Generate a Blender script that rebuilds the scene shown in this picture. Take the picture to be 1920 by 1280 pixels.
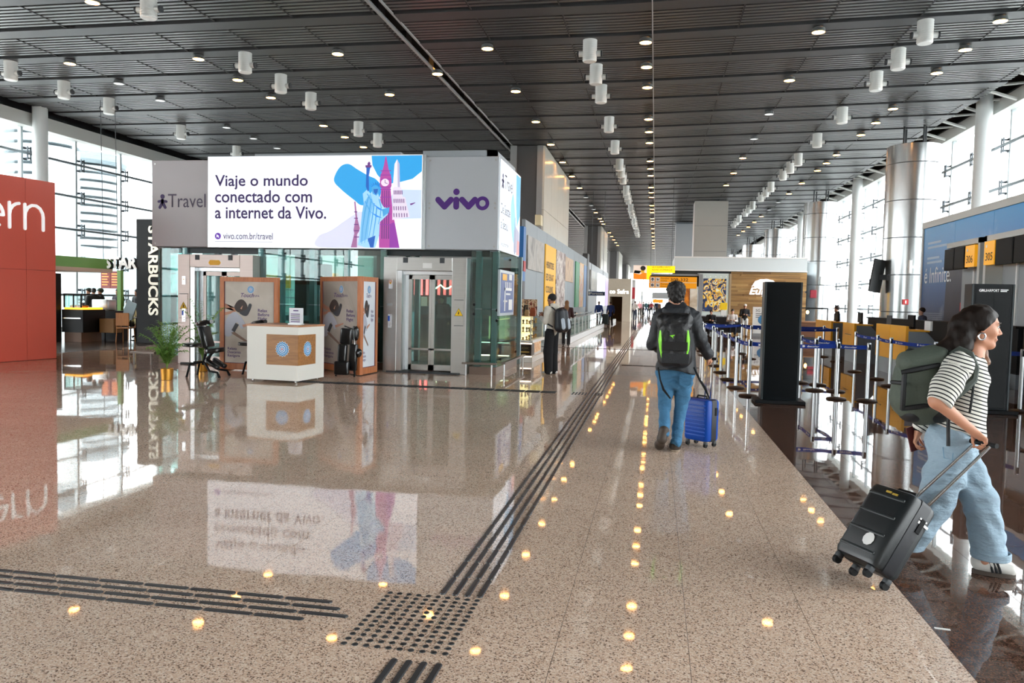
import bpy, math, random
import numpy as np
from mathutils import Vector, Matrix

random.seed(7)
for o in list(bpy.data.objects):
    bpy.data.objects.remove(o)
scene = bpy.context.scene
COL = scene.collection

# ------------------------------------------------------------------ camera
YAW, PITCH, ROLL = math.radians(10.275), math.radians(3.043), math.radians(1.2688)
FPX, CAM_H = 1473.33, 1.6
_f = Vector((-math.sin(YAW)*math.cos(PITCH), math.cos(YAW)*math.cos(PITCH), -math.sin(PITCH)))
_r = Vector((math.cos(YAW), math.sin(YAW), 0))
_u = _r.cross(_f)
R_ = _r*math.cos(ROLL) + _u*math.sin(ROLL)
U_ = -_r*math.sin(ROLL) + _u*math.cos(ROLL)
cam_data = bpy.data.cameras.new('camera')
cam = bpy.data.objects.new('camera', cam_data)
COL.objects.link(cam)
cam_data.sensor_width = 36
cam_data.lens = FPX/1920*36
cam_data.clip_end = 1500
mw = Matrix.Identity(4)
for i in range(3):
    mw[i][0] = R_[i]; mw[i][1] = U_[i]; mw[i][2] = -_f[i]
mw[0][3], mw[1][3], mw[2][3] = 0, 0, CAM_H
cam.matrix_world = mw
scene.camera = cam
# pixel (1920x1280) -> direction; depth always comes from a floor or wall plane
def ray(x, y):
    return R_*((x-960)/FPX) - U_*((y-640)/FPX) + _f
def fl(x, y, z=0.0):
    d = ray(x, y); t = (z-CAM_H)/d.z
    return Vector((t*d.x, t*d.y, z))
def atY(x, y, Y):
    d = ray(x, y); t = Y/d.y
    return Vector((t*d.x, Y, CAM_H+t*d.z))
def atX(x, y, X):
    d = ray(x, y); t = X/d.x
    return Vector((X, t*d.y, CAM_H+t*d.z))

# ------------------------------------------------------------------ world, sun, exposure
world = bpy.data.worlds.new('overcast_sky'); scene.world = world
world.use_nodes = True
bg = world.node_tree.nodes['Background']
bg.inputs[0].default_value = (0.97, 0.985, 1.0, 1)
bg.inputs[1].default_value = 6.0
scene.view_settings.view_transform = 'Standard'
scene.view_settings.look = 'None'
scene.view_settings.gamma = 1
scene.view_settings.exposure = 0.82
scene.view_settings.use_curve_mapping = False

# ------------------------------------------------------------------ materials
def lin(c):
    if isinstance(c, str):
        c = [int(c[i:i+2], 16)/255 for i in (0, 2, 4)]
    return tuple((v/12.92 if v <= 0.04045 else ((v+0.055)/1.055)**2.4) for v in c) + (1.0,)
MATS = {}
def mat(name, col, rough=0.5, metal=0.0, emit=0.0, ecol=None, spec=0.5, var=0.0, vscale=6.0, bump=0.0, bscale=60.0, stretch=None, coat=0.0, bdist=0.01):
    if name in MATS: return MATS[name]
    m = bpy.data.materials.new(name); m.use_nodes = True
    nt = m.node_tree; b = nt.nodes['Principled BSDF']
    c = lin(col)
    b.inputs['Base Color'].default_value = c
    b.inputs['Roughness'].default_value = rough
    b.inputs['Metallic'].default_value = metal
    b.inputs['Specular IOR Level'].default_value = spec
    if coat: b.inputs['Coat Weight'].default_value = coat; b.inputs['Coat Roughness'].default_value = 0.05
    if emit:
        b.inputs['Emission Color'].default_value = lin(ecol or col)
        b.inputs['Emission Strength'].default_value = emit
    if var or bump:
        geo = nt.nodes.new('ShaderNodeTexCoord')
        mp = nt.nodes.new('ShaderNodeMapping')
        nt.links.new(geo.outputs['Object'], mp.inputs[0])
        if stretch: mp.inputs['Scale'].default_value = stretch
    if var:
        n = nt.nodes.new('ShaderNodeTexNoise'); n.inputs['Scale'].default_value = vscale; n.inputs['Detail'].default_value = 3
        nt.links.new(mp.outputs[0], n.inputs['Vector'])
        mx = nt.nodes.new('ShaderNodeMix'); mx.data_type = 'RGBA'
        mx.inputs[6].default_value = tuple(max(0, v*(1-var)) for v in c[:3])+(1,)
        mx.inputs[7].default_value = tuple(min(1, v*(1+var)) for v in c[:3])+(1,)
        nt.links.new(n.outputs[0], mx.inputs[0]); nt.links.new(mx.outputs[2], b.inputs['Base Color'])
    if bump:
        n2 = nt.nodes.new('ShaderNodeTexNoise'); n2.inputs['Scale'].default_value = bscale; n2.inputs['Detail'].default_value = 4
        nt.links.new(mp.outputs[0], n2.inputs['Vector'])
        bp = nt.nodes.new('ShaderNodeBump'); bp.inputs['Strength'].default_value = bump; bp.inputs['Distance'].default_value = bdist
        nt.links.new(n2.outputs[0], bp.inputs['Height']); nt.links.new(bp.outputs[0], b.inputs['Normal'])
    MATS[name] = m
    return m
def glass(name, tint='e8f4f2', refl=0.06, rough=0.0):
    if name in MATS: return MATS[name]
    m = bpy.data.materials.new(name); m.use_nodes = True
    nt = m.node_tree; nt.nodes.clear()
    out = nt.nodes.new('ShaderNodeOutputMaterial')
    tr = nt.nodes.new('ShaderNodeBsdfTransparent'); tr.inputs[0].default_value = lin(tint)
    gl = nt.nodes.new('ShaderNodeBsdfGlossy'); gl.inputs['Roughness'].default_value = rough
    gl.inputs[0].default_value = (1, 1, 1, 1)
    lw = nt.nodes.new('ShaderNodeLayerWeight'); lw.inputs[0].default_value = 0.25
    mp = nt.nodes.new('ShaderNodeMapRange'); mp.inputs[3].default_value = refl; mp.inputs[4].default_value = 0.5
    nt.links.new(lw.outputs['Fresnel'], mp.inputs[0])
    mx = nt.nodes.new('ShaderNodeMixShader')
    nt.links.new(mp.outputs[0], mx.inputs[0]); nt.links.new(tr.outputs[0], mx.inputs[1]); nt.links.new(gl.outputs[0], mx.inputs[2])
    nt.links.new(mx.outputs[0], out.inputs[0])
    MATS[name] = m
    return m
def speckle(name, base, dark, light, rough, ior, scale=190, tilevar=0.06):
    """polished granite: fine mineral speckle on a plain ground"""
    m = bpy.data.materials.new(name); m.use_nodes = True
    nt = m.node_tree; b = nt.nodes['Principled BSDF']
    geo = nt.nodes.new('ShaderNodeNewGeometry')
    v = nt.nodes.new('ShaderNodeTexVoronoi'); v.inputs['Scale'].default_value = scale
    nt.links.new(geo.outputs['Position'], v.inputs['Vector'])
    r = nt.nodes.new('ShaderNodeValToRGB')
    e = r.color_ramp.elements
    e[0].position = 0.0; e[0].color = lin(dark)
    e[1].position = 0.2; e[1].color = lin(base)
    for p, c in ((0.12, dark), (0.62, base), (0.8, light)):
        x = e.new(p); x.color = lin(c)
    sep = nt.nodes.new('ShaderNodeSeparateColor')
    nt.links.new(v.outputs['Color'], sep.inputs[0]); nt.links.new(sep.outputs[0], r.inputs[0])
    n = nt.nodes.new('ShaderNodeTexNoise'); n.inputs['Scale'].default_value = 1.1; n.inputs['Detail'].default_value = 5
    nt.links.new(geo.outputs['Position'], n.inputs['Vector'])
    mr = nt.nodes.new('ShaderNodeMapRange'); mr.inputs[3].default_value = 1-tilevar*2; mr.inputs[4].default_value = 1+tilevar*2
    nt.links.new(n.outputs[0], mr.inputs[0])
    mx = nt.nodes.new('ShaderNodeMix'); mx.data_type = 'RGBA'; mx.blend_type = 'MULTIPLY'; mx.inputs[0].default_value = 1
    nt.links.new(r.outputs[0], mx.inputs[6]); nt.links.new(mr.outputs[0], mx.inputs[7])
    nt.links.new(mx.outputs[2], b.inputs['Base Color'])
    b.inputs['Roughness'].default_value = rough; b.inputs['IOR'].default_value = ior
    n2 = nt.nodes.new('ShaderNodeTexNoise'); n2.inputs['Scale'].default_value = 2.2; n2.inputs['Detail'].default_value = 2
    nt.links.new(geo.outputs['Position'], n2.inputs['Vector'])
    bp = nt.nodes.new('ShaderNodeBump'); bp.inputs['Strength'].default_value = 0.012; bp.inputs['Distance'].default_value = 0.05
    nt.links.new(n2.outputs[0], bp.inputs['Height']); nt.links.new(bp.outputs[0], b.inputs['Normal'])
    MATS[name] = m
    return m
def wood(name, c1, c2, rough=0.4, scale=6, axis=2, stretch=12):
    m = bpy.data.materials.new(name); m.use_nodes = True
    nt = m.node_tree; b = nt.nodes['Principled BSDF']
    tc = nt.nodes.new('ShaderNodeTexCoord'); mp = nt.nodes.new('ShaderNodeMapping')
    s = [scale*stretch]*3; s[axis] = scale
    mp.inputs['Scale'].default_value = s
    nt.links.new(tc.outputs['Object'], mp.inputs[0])
    n = nt.nodes.new('ShaderNodeTexNoise'); n.inputs['Scale'].default_value = 1; n.inputs['Detail'].default_value = 5
    nt.links.new(mp.outputs[0], n.inputs['Vector'])
    r = nt.nodes.new('ShaderNodeValToRGB'); r.color_ramp.elements[0].position = 0.3; r.color_ramp.elements[1].position = 0.7
    r.color_ramp.elements[0].color = lin(c1); r.color_ramp.elements[1].color = lin(c2)
    nt.links.new(n.outputs[0], r.inputs[0]); nt.links.new(r.outputs[0], b.inputs['Base Color'])
    b.inputs['Roughness'].default_value = rough
    MATS[name] = m
    return m

# ------------------------------------------------------------------ mesh builder
class MB:
    def __init__(s): s.v = []; s.f = []; s.m = []; s.cur = 0
    def add(s, vs, fs):
        o = len(s.v); s.v += [tuple(p) for p in vs]
        for q in fs: s.f.append(tuple(i+o for i in q)); s.m.append(s.cur)
        return s
    def box(s, lo, hi, M=None):
        x0, y0, z0 = lo; x1, y1, z1 = hi
        vs = [Vector(p) for p in ((x0,y0,z0),(x1,y0,z0),(x1,y1,z0),(x0,y1,z0),(x0,y0,z1),(x1,y0,z1),(x1,y1,z1),(x0,y1,z1))]
        if M: vs = [M @ p for p in vs]
        return s.add(vs, [(0,3,2,1),(4,5,6,7),(0,1,5,4),(1,2,6,5),(2,3,7,6),(3,0,4,7)])
    def cbox(s, c, size, M=None):
        return s.box([c[i]-size[i]/2 for i in range(3)], [c[i]+size[i]/2 for i in range(3)], M)
    def rbox(s, c, size, r=0.02, M=None, seg=3):
        """box with rounded vertical corners and eased rims (axis z)"""
        hx, hy, hz = size[0]/2, size[1]/2, size[2]/2
        def ring(inset, z):
            out = []
            for (sx, sy, a0) in ((1,1,0),(-1,1,90),(-1,-1,180),(1,-1,270)):
                for k in range(seg+1):
                    a = math.radians(a0+90*k/seg)
                    out.append(Vector((c[0]+sx*(hx-r)+(r-inset)*math.cos(a), c[1]+sy*(hy-r)+(r-inset)*math.sin(a), c[2]+z)))
            return out
        e = min(r*0.6, hz*0.5)
        rings = [ring(e, -hz), ring(0.3*e, -hz+0.3*e), ring(0, -hz+e), ring(0, hz-e), ring(0.3*e, hz-0.3*e), ring(e, hz)]
        return s.loft(rings, M)
    def loft(s, rings, M=None, caps=True, closed=True):
        n = len(rings[0]); vs = [Vector(p) for r in rings for p in r]
        if M: vs = [M @ p for p in vs]
        fs = []
        for i in range(len(rings)-1):
            for j in range(n if closed else n-1):
                k = (j+1) % n
                fs.append((i*n+j, i*n+k, (i+1)*n+k, (i+1)*n+j))
        if caps:
            fs.append(tuple(range(n-1, -1, -1))); fs.append(tuple(range((len(rings)-1)*n, len(rings)*n)))
        return s.add(vs, fs)
    def cyl(s, p0, p1, r0, r1=None, n=12, caps=True):
        return s.tube([p0, p1], [r0, r0 if r1 is None else r1], n, caps)
    def tube(s, pts, rs, n=8, caps=True):
        pts = [Vector(p) for p in pts]
        if not hasattr(rs, '__len__'): rs = [rs]*len(pts)
        rings = []; ref = None
        for i, p in enumerate(pts):
            t = (pts[min(i+1, len(pts)-1)]-pts[max(i-1, 0)])
            if t.length < 1e-9: t = Vector((0,0,1))
            t.normalize()
            if ref is None:
                ref = Vector((0,0,1)) if abs(t.z) < 0.9 else Vector((1,0,0))
            a = (ref - t*ref.dot(t)).normalized(); ref = a; b = t.cross(a)
            rings.append([p+(a*math.cos(2*math.pi*k/n)+b*math.sin(2*math.pi*k/n))*rs[i] for k in range(n)])
        return s.loft(rings, None, caps)
    def lathe(s, prof, c=(0,0,0), n=24, M=None, caps=True):
        rings = [[Vector((c[0]+r*math.cos(2*math.pi*k/n), c[1]+r*math.sin(2*math.pi*k/n), c[2]+z)) for k in range(n)] for r, z in prof]
        return s.loft(rings, M, caps)
    def ell(s, c, r, M=None, n=12, m=8):
        rings = []
        for i in range(m+1):
            t = -math.pi/2+math.pi*i/m; t = max(-1.55, min(1.55, t))
            rings.append([Vector((c[0]+r[0]*math.cos(t)*math.cos(2*math.pi*k/n), c[1]+r[1]*math.cos(t)*math.sin(2*math.pi*k/n), c[2]+r[2]*math.sin(t))) for k in range(n)])
        return s.loft(rings, M)
    def prism(s, poly, o, ax, up, depth):
        """flat outline (list of (a,b)) in the plane o + a*ax + b*up, thickness along ax x up (front face at +depth)"""
        o, ax, up = Vector(o), Vector(ax), Vector(up); n = ax.cross(up)
        k = len(poly)
        vs = [o+ax*a+up*b for a, b in poly] + [o+ax*a+up*b+n*depth for a, b in poly]
        fs = [tuple(range(k-1, -1, -1)), tuple(range(k, 2*k))] + [(i, (i+1) % k, k+(i+1) % k, k+i) for i in range(k)]
        return s.add(vs, fs)
    def quad(s, a, b, c, d): return s.add([a, b, c, d], [(0,1,2,3)])
    def mesh(s, name, mats, smooth=False):
        me = bpy.data.meshes.new(name)
        me.from_pydata([tuple(p) for p in s.v], [], s.f)
        for m in (mats if isinstance(mats, (list, tuple)) else [mats]): me.materials.append(m)
        if any(s.m): me.polygons.foreach_set('material_index', s.m)
        if smooth:
            me.polygons.foreach_set('use_smooth', [True]*len(me.polygons))
            try: me.set_sharp_from_angle(angle=math.radians(38))
            except Exception: pass
        me.update()
        return me
CH = {}
def KIDS(o): return CH.get(o.name, [])
def WM(o):
    L = Matrix.Translation(o.location) @ o.rotation_euler.to_matrix().to_4x4()
    return L if o.parent is None else WM(o.parent) @ o.matrix_parent_inverse @ L
def tag(o, label=None, cat=None, group=None, kind=None):
    if label: o['label'] = label
    if cat: o['category'] = cat
    if group: o['group'] = group
    if kind: o['kind'] = kind
    return o
def ob(name, mb, mats, parent=None, smooth=False, world=False, bevel=0, label=None, cat=None, group=None, kind=None, loc=None, rotz=0):
    me = mb if isinstance(mb, bpy.types.Mesh) else mb.mesh(name, mats, smooth)
    o = bpy.data.objects.new(name, me); COL.objects.link(o)
    if loc is not None: o.location = loc
    if rotz: o.rotation_euler = (0, 0, rotz)
    if parent is not None:
        o.parent = parent
        if world:
            o.matrix_parent_inverse = WM(parent).inverted()
        CH.setdefault(parent.name, []).append(o)
    if bevel:
        b = o.modifiers.new('bevel', 'BEVEL'); b.width = bevel; b.segments = 2; b.limit_method = 'ANGLE'; b.angle_limit = math.radians(40)
        b.harden_normals = False
    return tag(o, label, cat, group, kind)
def thing(name, label, cat, loc=(0,0,0), rotz=0, group=None, kind=None):
    o = bpy.data.objects.new(name, None); COL.objects.link(o)
    o.empty_display_size = 0.1; o.location = loc; o.rotation_euler = (0, 0, rotz)
    return tag(o, label, cat, group, kind)
def dup(root, loc, rotz=None, label=None, group=None):
    r = root.copy(); COL.objects.link(r); r.location = loc
    if rotz is not None: r.rotation_euler = (0, 0, rotz)
    if label: r['label'] = label
    if group: r['group'] = group
    for ch in KIDS(root):
        c = ch.copy(); COL.objects.link(c); c.parent = r; CH.setdefault(r.name, []).append(c)
        for g in KIDS(ch):
            d = g.copy(); COL.objects.link(d); d.parent = c; CH.setdefault(c.name, []).append(d)
    return r
def RZ(a): return Matrix.Rotation(a, 4, 'Z')
def TR(*p): return Matrix.Translation(Vector(p))
ORD = ['nearest', 'second', 'third', 'fourth', 'fifth', 'sixth', 'seventh', 'eighth', 'ninth', 'tenth', 'eleventh', 'twelfth', 'thirteenth', 'fourteenth', 'fifteenth', 'sixteenth', 'seventeenth', 'eighteenth', 'nineteenth', 'twentieth', 'twenty-first', 'twenty-second', 'twenty-third', 'twenty-fourth', 'twenty-fifth', 'twenty-sixth', 'twenty-seventh', 'twenty-eighth']

TXT_SCENE = bpy.data.scenes.new('type_setting')
TXT = {}
def glyphs(txt, bold, shear, space):
    key = (txt, bold, shear, space)
    if key not in TXT:
        cu = bpy.data.curves.new('txt', 'FONT'); cu.body = txt; cu.size = 1; cu.resolution_u = 3
        cu.offset = bold; cu.shear = shear; cu.space_character = space; cu.space_line = 0.95
        t = bpy.data.objects.new('txt', cu); TXT_SCENE.collection.objects.link(t)
        TXT_SCENE.view_layers[0].update(); dg = TXT_SCENE.view_layers[0].depsgraph
        ev = t.evaluated_get(dg); me0 = ev.to_mesh()
        TXT[key] = ([v.co.copy() for v in me0.vertices], [tuple(p.vertices) for p in me0.polygons])
        ev.to_mesh_clear(); bpy.data.objects.remove(t); bpy.data.curves.remove(cu)
    return TXT[key]
# lettering: font outlines turned into flat meshes and fitted to a box a*ax, b*up
def lettering(txt, o, ax, up, w, h, m, parent, name='lettering', depth=0.004, bold=0.0, shear=0.0, world=True, align='L', label=None, space=1.0, words=False):
    V, F = glyphs(txt, bold, shear, space)
    x0 = min(v.x for v in V); x1 = max(v.x for v in V); y0 = min(v.y for v in V); y1 = max(v.y for v in V)
    o, ax, up = Vector(o), Vector(ax), Vector(up); n = ax.cross(up)
    sy = h/(y1-y0); sx = (w/(x1-x0)) if w else sy
    tot = (x1-x0)*sx; off = 0 if align == 'L' else (-tot/2 if align == 'C' else -tot)
    if words:   # one object for each word of the line
        fs = sorted((min(V[i].x for i in f), max(V[i].x for i in f), f) for f in F); grp = [[fs[0][2]]]; xm = fs[0][1]
        for a_, b_, f in fs[1:]:
            if a_ > xm+0.16: grp.append([])
            grp[-1].append(f); xm = max(xm, b_)
        for g_ in grp:
            ids = sorted({i for f in g_ for i in f}); mp_ = {i: k for k, i in enumerate(ids)}
            ob('word', MB().add([o+ax*((V[i].x-x0)*sx+off)+up*((V[i].y-y0)*sy)+n*depth for i in ids], [tuple(mp_[i] for i in f) for f in g_]), m, parent, world=world)
        return
    mb = MB()
    mb.add([o+ax*((v.x-x0)*sx+off)+up*((v.y-y0)*sy)+n*depth for v in V], F)
    return ob(name, mb, m, parent, world=world, label=label)
def disc(c, ax, up, r=0.1, n=24, ry=None):
    return [(c[0]+r*math.cos(2*math.pi*k/n), c[1]+(ry or r)*math.sin(2*math.pi*k/n)) for k in range(n)]
X_, Y_, Z_ = Vector((1,0,0)), Vector((0,1,0)), Vector((0,0,1))

M_white = mat('white_paint', 'e8e8e6', 0.45)
M_black = mat('black_gloss', '090b0d', 0.25, spec=0.25)
M_blackm = mat('black_matt', '0f1113', 0.55, spec=0.2)
M_steel = mat('brushed_steel', 'b4b4b2', 0.32, 0.85, var=0.08, vscale=2, stretch=(1, 1, 30))
M_alu = mat('aluminium', 'cfd2d4', 0.3, 0.9)
M_chrome = mat('chrome', 'dfe3e6', 0.18, 1.0)
M_grey = mat('grey_paint', '9a9fa3', 0.5)
M_dgrey = mat('dark_grey_paint', '3c4044', 0.5)
M_purple = mat('purple_print', '4a1d78', 0.5)
M_dpurple = mat('dark_purple_print', '3a2a5e', 0.5)
# =================================================================== THE SETTING
CEIL0 = 8.5
def ceil_z(x): return CEIL0 + max(0.0, x+1.0)*0.024
BEAM0, BAY = 21.3, 2.2
X_LEFT, X_RIGHT, X_GAP0, X_GAP1 = -23.6, 10.75, -6.95, -6.55
GL, GR = -24.3, 12.07

M_granite = speckle('light_granite', 'dcbca4', '7f6757', 'efdbc8', 0.03, 1.52, 150)
M_brown = speckle('brown_granite', '573e33', '34231d', '71574a', 0.02, 1.55, 150)
M_grout = mat('grout', '5d5046', 0.6)
M_cafe_floor = mat('cafe_floor', '4a413c', 0.18, var=0.25, vscale=3)

# ---- floor: individual slabs with open joints on a dark bed
TW, TY0, TX0, TXB = 0.607, 3.367, 0.201, 1.415
floor = ob('floor', MB().box((-24.2, -30, -0.25), (12.0, 190, -0.006)), M_grout, kind='structure')
tmesh = {}
def tile_mesh(w, d, m, key):
    if key not in tmesh:
        tmesh[key] = MB().box((-w/2+0.0013, -d/2+0.0013, -0.006), (w/2-0.0013, d/2-0.0013, 0.0)).mesh('tile', m)
    return tmesh[key]
def px_of(p):
    d = Vector(p)-Vector((0, 0, CAM_H)); c = d.dot(_f)
    if c < 0.3: return None
    return 960+FPX*d.dot(R_)/c, 640-FPX*d.dot(U_)/c, c
def lay(x0, x1, y0, y1, m, key, x_al, bed):
    cells = []
    i0 = math.floor((x0-x_al)/TW); i1 = math.ceil((x1-x_al)/TW)
    j0 = math.floor((y0-TY0)/TW); j1 = math.ceil((y1-TY0)/TW)
    for i in range(i0, i1):
        for j in range(j0, j1):
            a, b = max(x0, x_al+i*TW), min(x1, x_al+(i+1)*TW)
            c, d = TY0+j*TW, TY0+(j+1)*TW
            if b-a < 0.05: continue
            q = px_of(((a+b)/2, (c+d)/2, 0))
            vis = q and -60 < q[0] < 1980 and q[1] < 1330
            cells.append((0 if vis else 1, math.hypot((a+b)/2, (c+d)/2), a, b, c, d))
    cells.sort()
    rest = MB()
    for n, (hid, dist, a, b, c, d) in enumerate(cells):
        if n < 300 and not hid:
            me = tile_mesh(b-a, d-c, m, (key, round(b-a, 3)))
            ob('tile', me, m, floor, loc=((a+b)/2, (c+d)/2, 0))
        else:
            rest.box((a+0.0013, c+0.0013, -0.006), (b-0.0013, d-0.0013, 0))
    ob('tile_field', rest, m, floor, kind='stuff')
lay(-14.8, TXB, 1.5, 62, M_granite, 'light', TX0, None)
lay(TXB, 12.0, 1.5, 50, M_brown, 'brown', TXB, None)
far = MB(); far.box((-14.8, 62, -0.006), (TXB, 189, 0)); far.box((-24.2, -30, -0.006), (TXB, 1.4, 0)); far.box((-24.2, 1.4, -0.006), (-14.8, 17.0, 0))
ob('far_paving', far, M_granite, floor)
far = MB(); far.box((TXB, 50, -0.006), (12.0, 189, 0)); far.box((TXB, -30, -0.006), (12.0, 1.4, 0))
ob('far_brown_paving', far, M_brown, floor)
ob('cafe_paving', MB().box((-24.2, 17.0, -0.006), (-14.8, 40, 0.0)), M_cafe_floor, floor)

# ---- ceiling: slats between cross beams under a dark plenum
M_slat = mat('ceiling_slat', '636464', 0.34, 0.6)
M_beam = mat('ceiling_beam', '47494b', 0.45, 0.3)
M_void = mat('plenum_dark', '1b1c1e', 0.9)
pl = MB()
pl.box((-25.2, -31, 9.5), (13.2, 191, 9.8))
ceiling = ob('ceiling', pl, M_void, kind='structure')
NS, SP = 7, 0.2
def slat_box(mb, x0, x1, y):
    z0, z1 = ceil_z(x0), ceil_z(x1)
    vs = []
    for (x, z) in ((x0, z0), (x1, z1)):
        vs += [(x, y-0.055, z+0.06), (x, y+0.055, z+0.06), (x, y+0.06, z+0.13), (x, y-0.06, z+0.13)]
    return mb.add(vs, [(0,1,5,4),(1,2,6,5),(2,3,7,6),(3,0,4,7),(0,3,2,1),(4,5,6,7)])
def beam_box(mb, x0, x1, y):
    z0, z1 = ceil_z(x0), ceil_z(x1)
    vs = []
    for (x, z) in ((x0, z0), (x1, z1)):
        vs += [(x, y-0.27, z+0.03), (x, y+0.27, z+0.03), (x, y+0.25, z+0.40), (x, y-0.25, z+0.40)]
    return mb.add(vs, [(0,1,5,4),(1,2,6,5),(2,3,7,6),(3,0,4,7),(0,3,2,1),(4,5,6,7)])
spans = ((X_LEFT, X_GAP0), (X_GAP1, -1.0), (-1.0, X_RIGHT))
meshes_s = [slat_box(MB(), a, b, 0).mesh('slat', M_slat) for a, b in ((X_LEFT, X_GAP0),)]
ms_r = MB(); slat_box(ms_r, X_GAP1, -1.0, 0); slat_box(ms_r, -1.0, X_RIGHT, 0); meshes_s.append(ms_r.mesh('slat', M_slat))
mbL = beam_box(MB(), X_LEFT, X_GAP0, 0).mesh('cross_beam', M_beam)
mbR = MB(); beam_box(mbR, X_GAP1, -1.0, 0); beam_box(mbR, -1.0, X_RIGHT, 0); mbR = mbR.mesh('cross_beam', M_beam)
rest_s, rest_b = MB(), MB()
cnt = 0
for k in range(-22, 77):
    yb = BEAM0+k*BAY
    near = -3 <= k <= 17
    if near:
        ob('cross_beam', mbL, M_beam, ceiling, loc=(0, yb, 0)); ob('cross_beam', mbR, M_beam, ceiling, loc=(0, yb, 0))
    else:
        for a, b in spans: beam_box(rest_b, a, b, yb)
    for s in range(NS):
        ys = yb+0.27+0.22+s*SP
        if near and cnt < 298:
            for me in meshes_s: ob('slat', me, M_slat, ceiling, loc=(0, ys, 0)); cnt += 1
        else:
            for a, b in spans: slat_box(rest_s, a, b, ys)
ob('slat_field', rest_s, M_slat, ceiling, kind='stuff')
ob('beam_field', rest_b, M_beam, ceiling, kind='stuff')
jm = mat('joint_dark', '26282a', 0.6)
for i in range(8):
    x = X_LEFT+1.5+i*2.15
    ob('slat_joint', MB().box((x-0.018, -20, CEIL0+0.048), (x+0.018, 190, CEIL0+0.075)), jm, ceiling)
for i in range(8):
    x = -4.6+i*2.15
    z = ceil_z(x)
    ob('slat_joint', MB().box((x-0.018, -20, z+0.048), (x+0.018, 190, z+0.075)), jm, ceiling)
ob('gap_rail', MB().box((X_GAP0+0.02, -20, CEIL0+0.02), (X_GAP0+0.09, 190, CEIL0+0.09)).box((X_GAP1-0.05, -20, CEIL0+0.02), (X_GAP1, 190, CEIL0+0.06)), mat('pale_rail', 'a7aaab', 0.4), ceiling)
ob('cable_rail', MB().box((-0.30, 8, CEIL0+0.0), (-0.275, 188, CEIL0+0.03)), mat('rail_grey', 'b5b8ba', 0.4), ceiling)

# ---- glazed walls
M_wglass = glass('window_glass', 'fafcfc', 0.04)
M_mull = mat('mullion_grey', 'b3bdc0', 0.4, 0.3)
M_trans = mat('transom_tube', '7d878c', 0.35, 0.6)
M_trim = mat('pale_trim', 'c6c8c4', 0.5)
M_clamp = mat('clamp_steel', '565d62', 0.35, 0.7)
def glazing(name, X, s, y0, y1, mull_ys, transz, head, side_in, pil_ys, foot=0.0):
    """curtain wall in the plane x = X, s = +1 when the hall lies at larger x"""
    w = ob(name, MB().box((X-0.1, y0, -0.2), (X+0.1, y1, foot+0.06)), M_trim, kind='structure')
    ys = [y for y in mull_ys if y0 <= y <= y1]
    for a, b in zip(ys[:-1], ys[1:]):
        ob('pane', MB().box((X-0.008, a+0.04, foot+0.08), (X+0.008, b-0.04, head)), M_wglass, w)
    for y in ys:
        ob('mullion', MB().box((X-0.07, y-0.05, foot), (X+0.07, y+0.05, head+0.3)), M_mull, w)
    for z in transz:
        ob('transom', MB().cyl((X+s*0.22, y0, z), (X+s*0.22, y1, z), 0.055, n=8), M_trans, w)
    cb = MB()
    for z in transz:
        for dz in (-0.22, 0.22):
            cb.box((X+s*0.02-0.03, -0.12, z+dz-0.03), (X+s*0.02+0.03, 0.12, z+dz+0.03))
        cb.box((X+s*0.12-0.14, -0.03, z-0.22), (X+s*0.12+0.14, 0.03, z-0.16)); cb.box((X+s*0.12-0.14, -0.03, z+0.16), (X+s*0.12+0.14, 0.03, z+0.22))
        cb.box((X+s*0.24-0.02, -0.10, z-0.26), (X+s*0.24+0.02, -0.06, z+0.26)); cb.box((X+s*0.24-0.02, 0.06, z-0.26), (X+s*0.24+0.02, 0.10, z+0.26))
    cm = cb.mesh('spider_clamp', M_clamp)
    for y in ys: ob('spider_clamp', cm, M_clamp, w, loc=(0, y+0.16, 0))
    for y in pil_ys:
        ob('wall_column', MB().cyl((X+s*0.75, y, 0), (X+s*0.75, y, head+0.9), 0.27, n=24), mat('pale_column', 'd3d8d8', 0.35), w, smooth=True)
    return w
wl = glazing('window_1', GL, 1, -30, 62, [26.76-2.85*k for k in range(19, 0, -1)]+[26.76, 29.65, 32.467, 35.2]+[35.2+2.85*k for k in range(1, 9)], [1.4, 2.76, 4.126, 5.488, 6.846], 7.85, 1, [26.9, 26.9-17.1, 26.9-34.2, 44.0])
wr = glazing('window_2', GR, -1, -30, 190, [33.207+2.78*k for k in range(-22, 56)], [1.5, 2.95, 4.42, 5.92, 7.40], 8.6, -1, [30.95+17.9*k for k in range(-3, 8)])
ob('trim_1', MB().box((GL-0.35, -30, 7.85), (GL+0.45, 62, 8.35)), M_trim, kind='structure')
ob('trim_2', MB().box((GR-0.35, -30, 8.6), (GR+0.25, 190, 9.05)), M_trim, kind='structure')
# upstand above the glass closes the plenum; sloping brackets carry the ceiling edge
ob('trim_3', MB().box((GL-0.6, -30, 8.35), (GL-0.3, 62, 9.6)).box((GR+0.25, -30, 9.0), (GR+0.5, 190, 9.6)), M_dgrey, kind='structure')
br = MB().box((-0.05, -0.05, 0), (0.05, 0.05, 1)).mesh('edge_bracket', M_trim)
for k in range(-2, 30):
    y = BEAM0+k*BAY+1.1
    z = ceil_z(X_RIGHT)
    ob('edge_bracket', MB().tube([(X_RIGHT-0.5, y, z+0.25), (GR-0.3, y-0.5, z+0.25)], 0.05, 6).tube([(X_RIGHT-0.3, y, z+0.2), (X_RIGHT+0.9, y+0.2, z-0.12)], 0.06, 6), M_trim, ceiling)
ob('edge_plate', MB().box((X_LEFT-0.05, -20, CEIL0+0.1), (X_LEFT, 62, CEIL0+0.3)), M_dgrey, ceiling)

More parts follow.
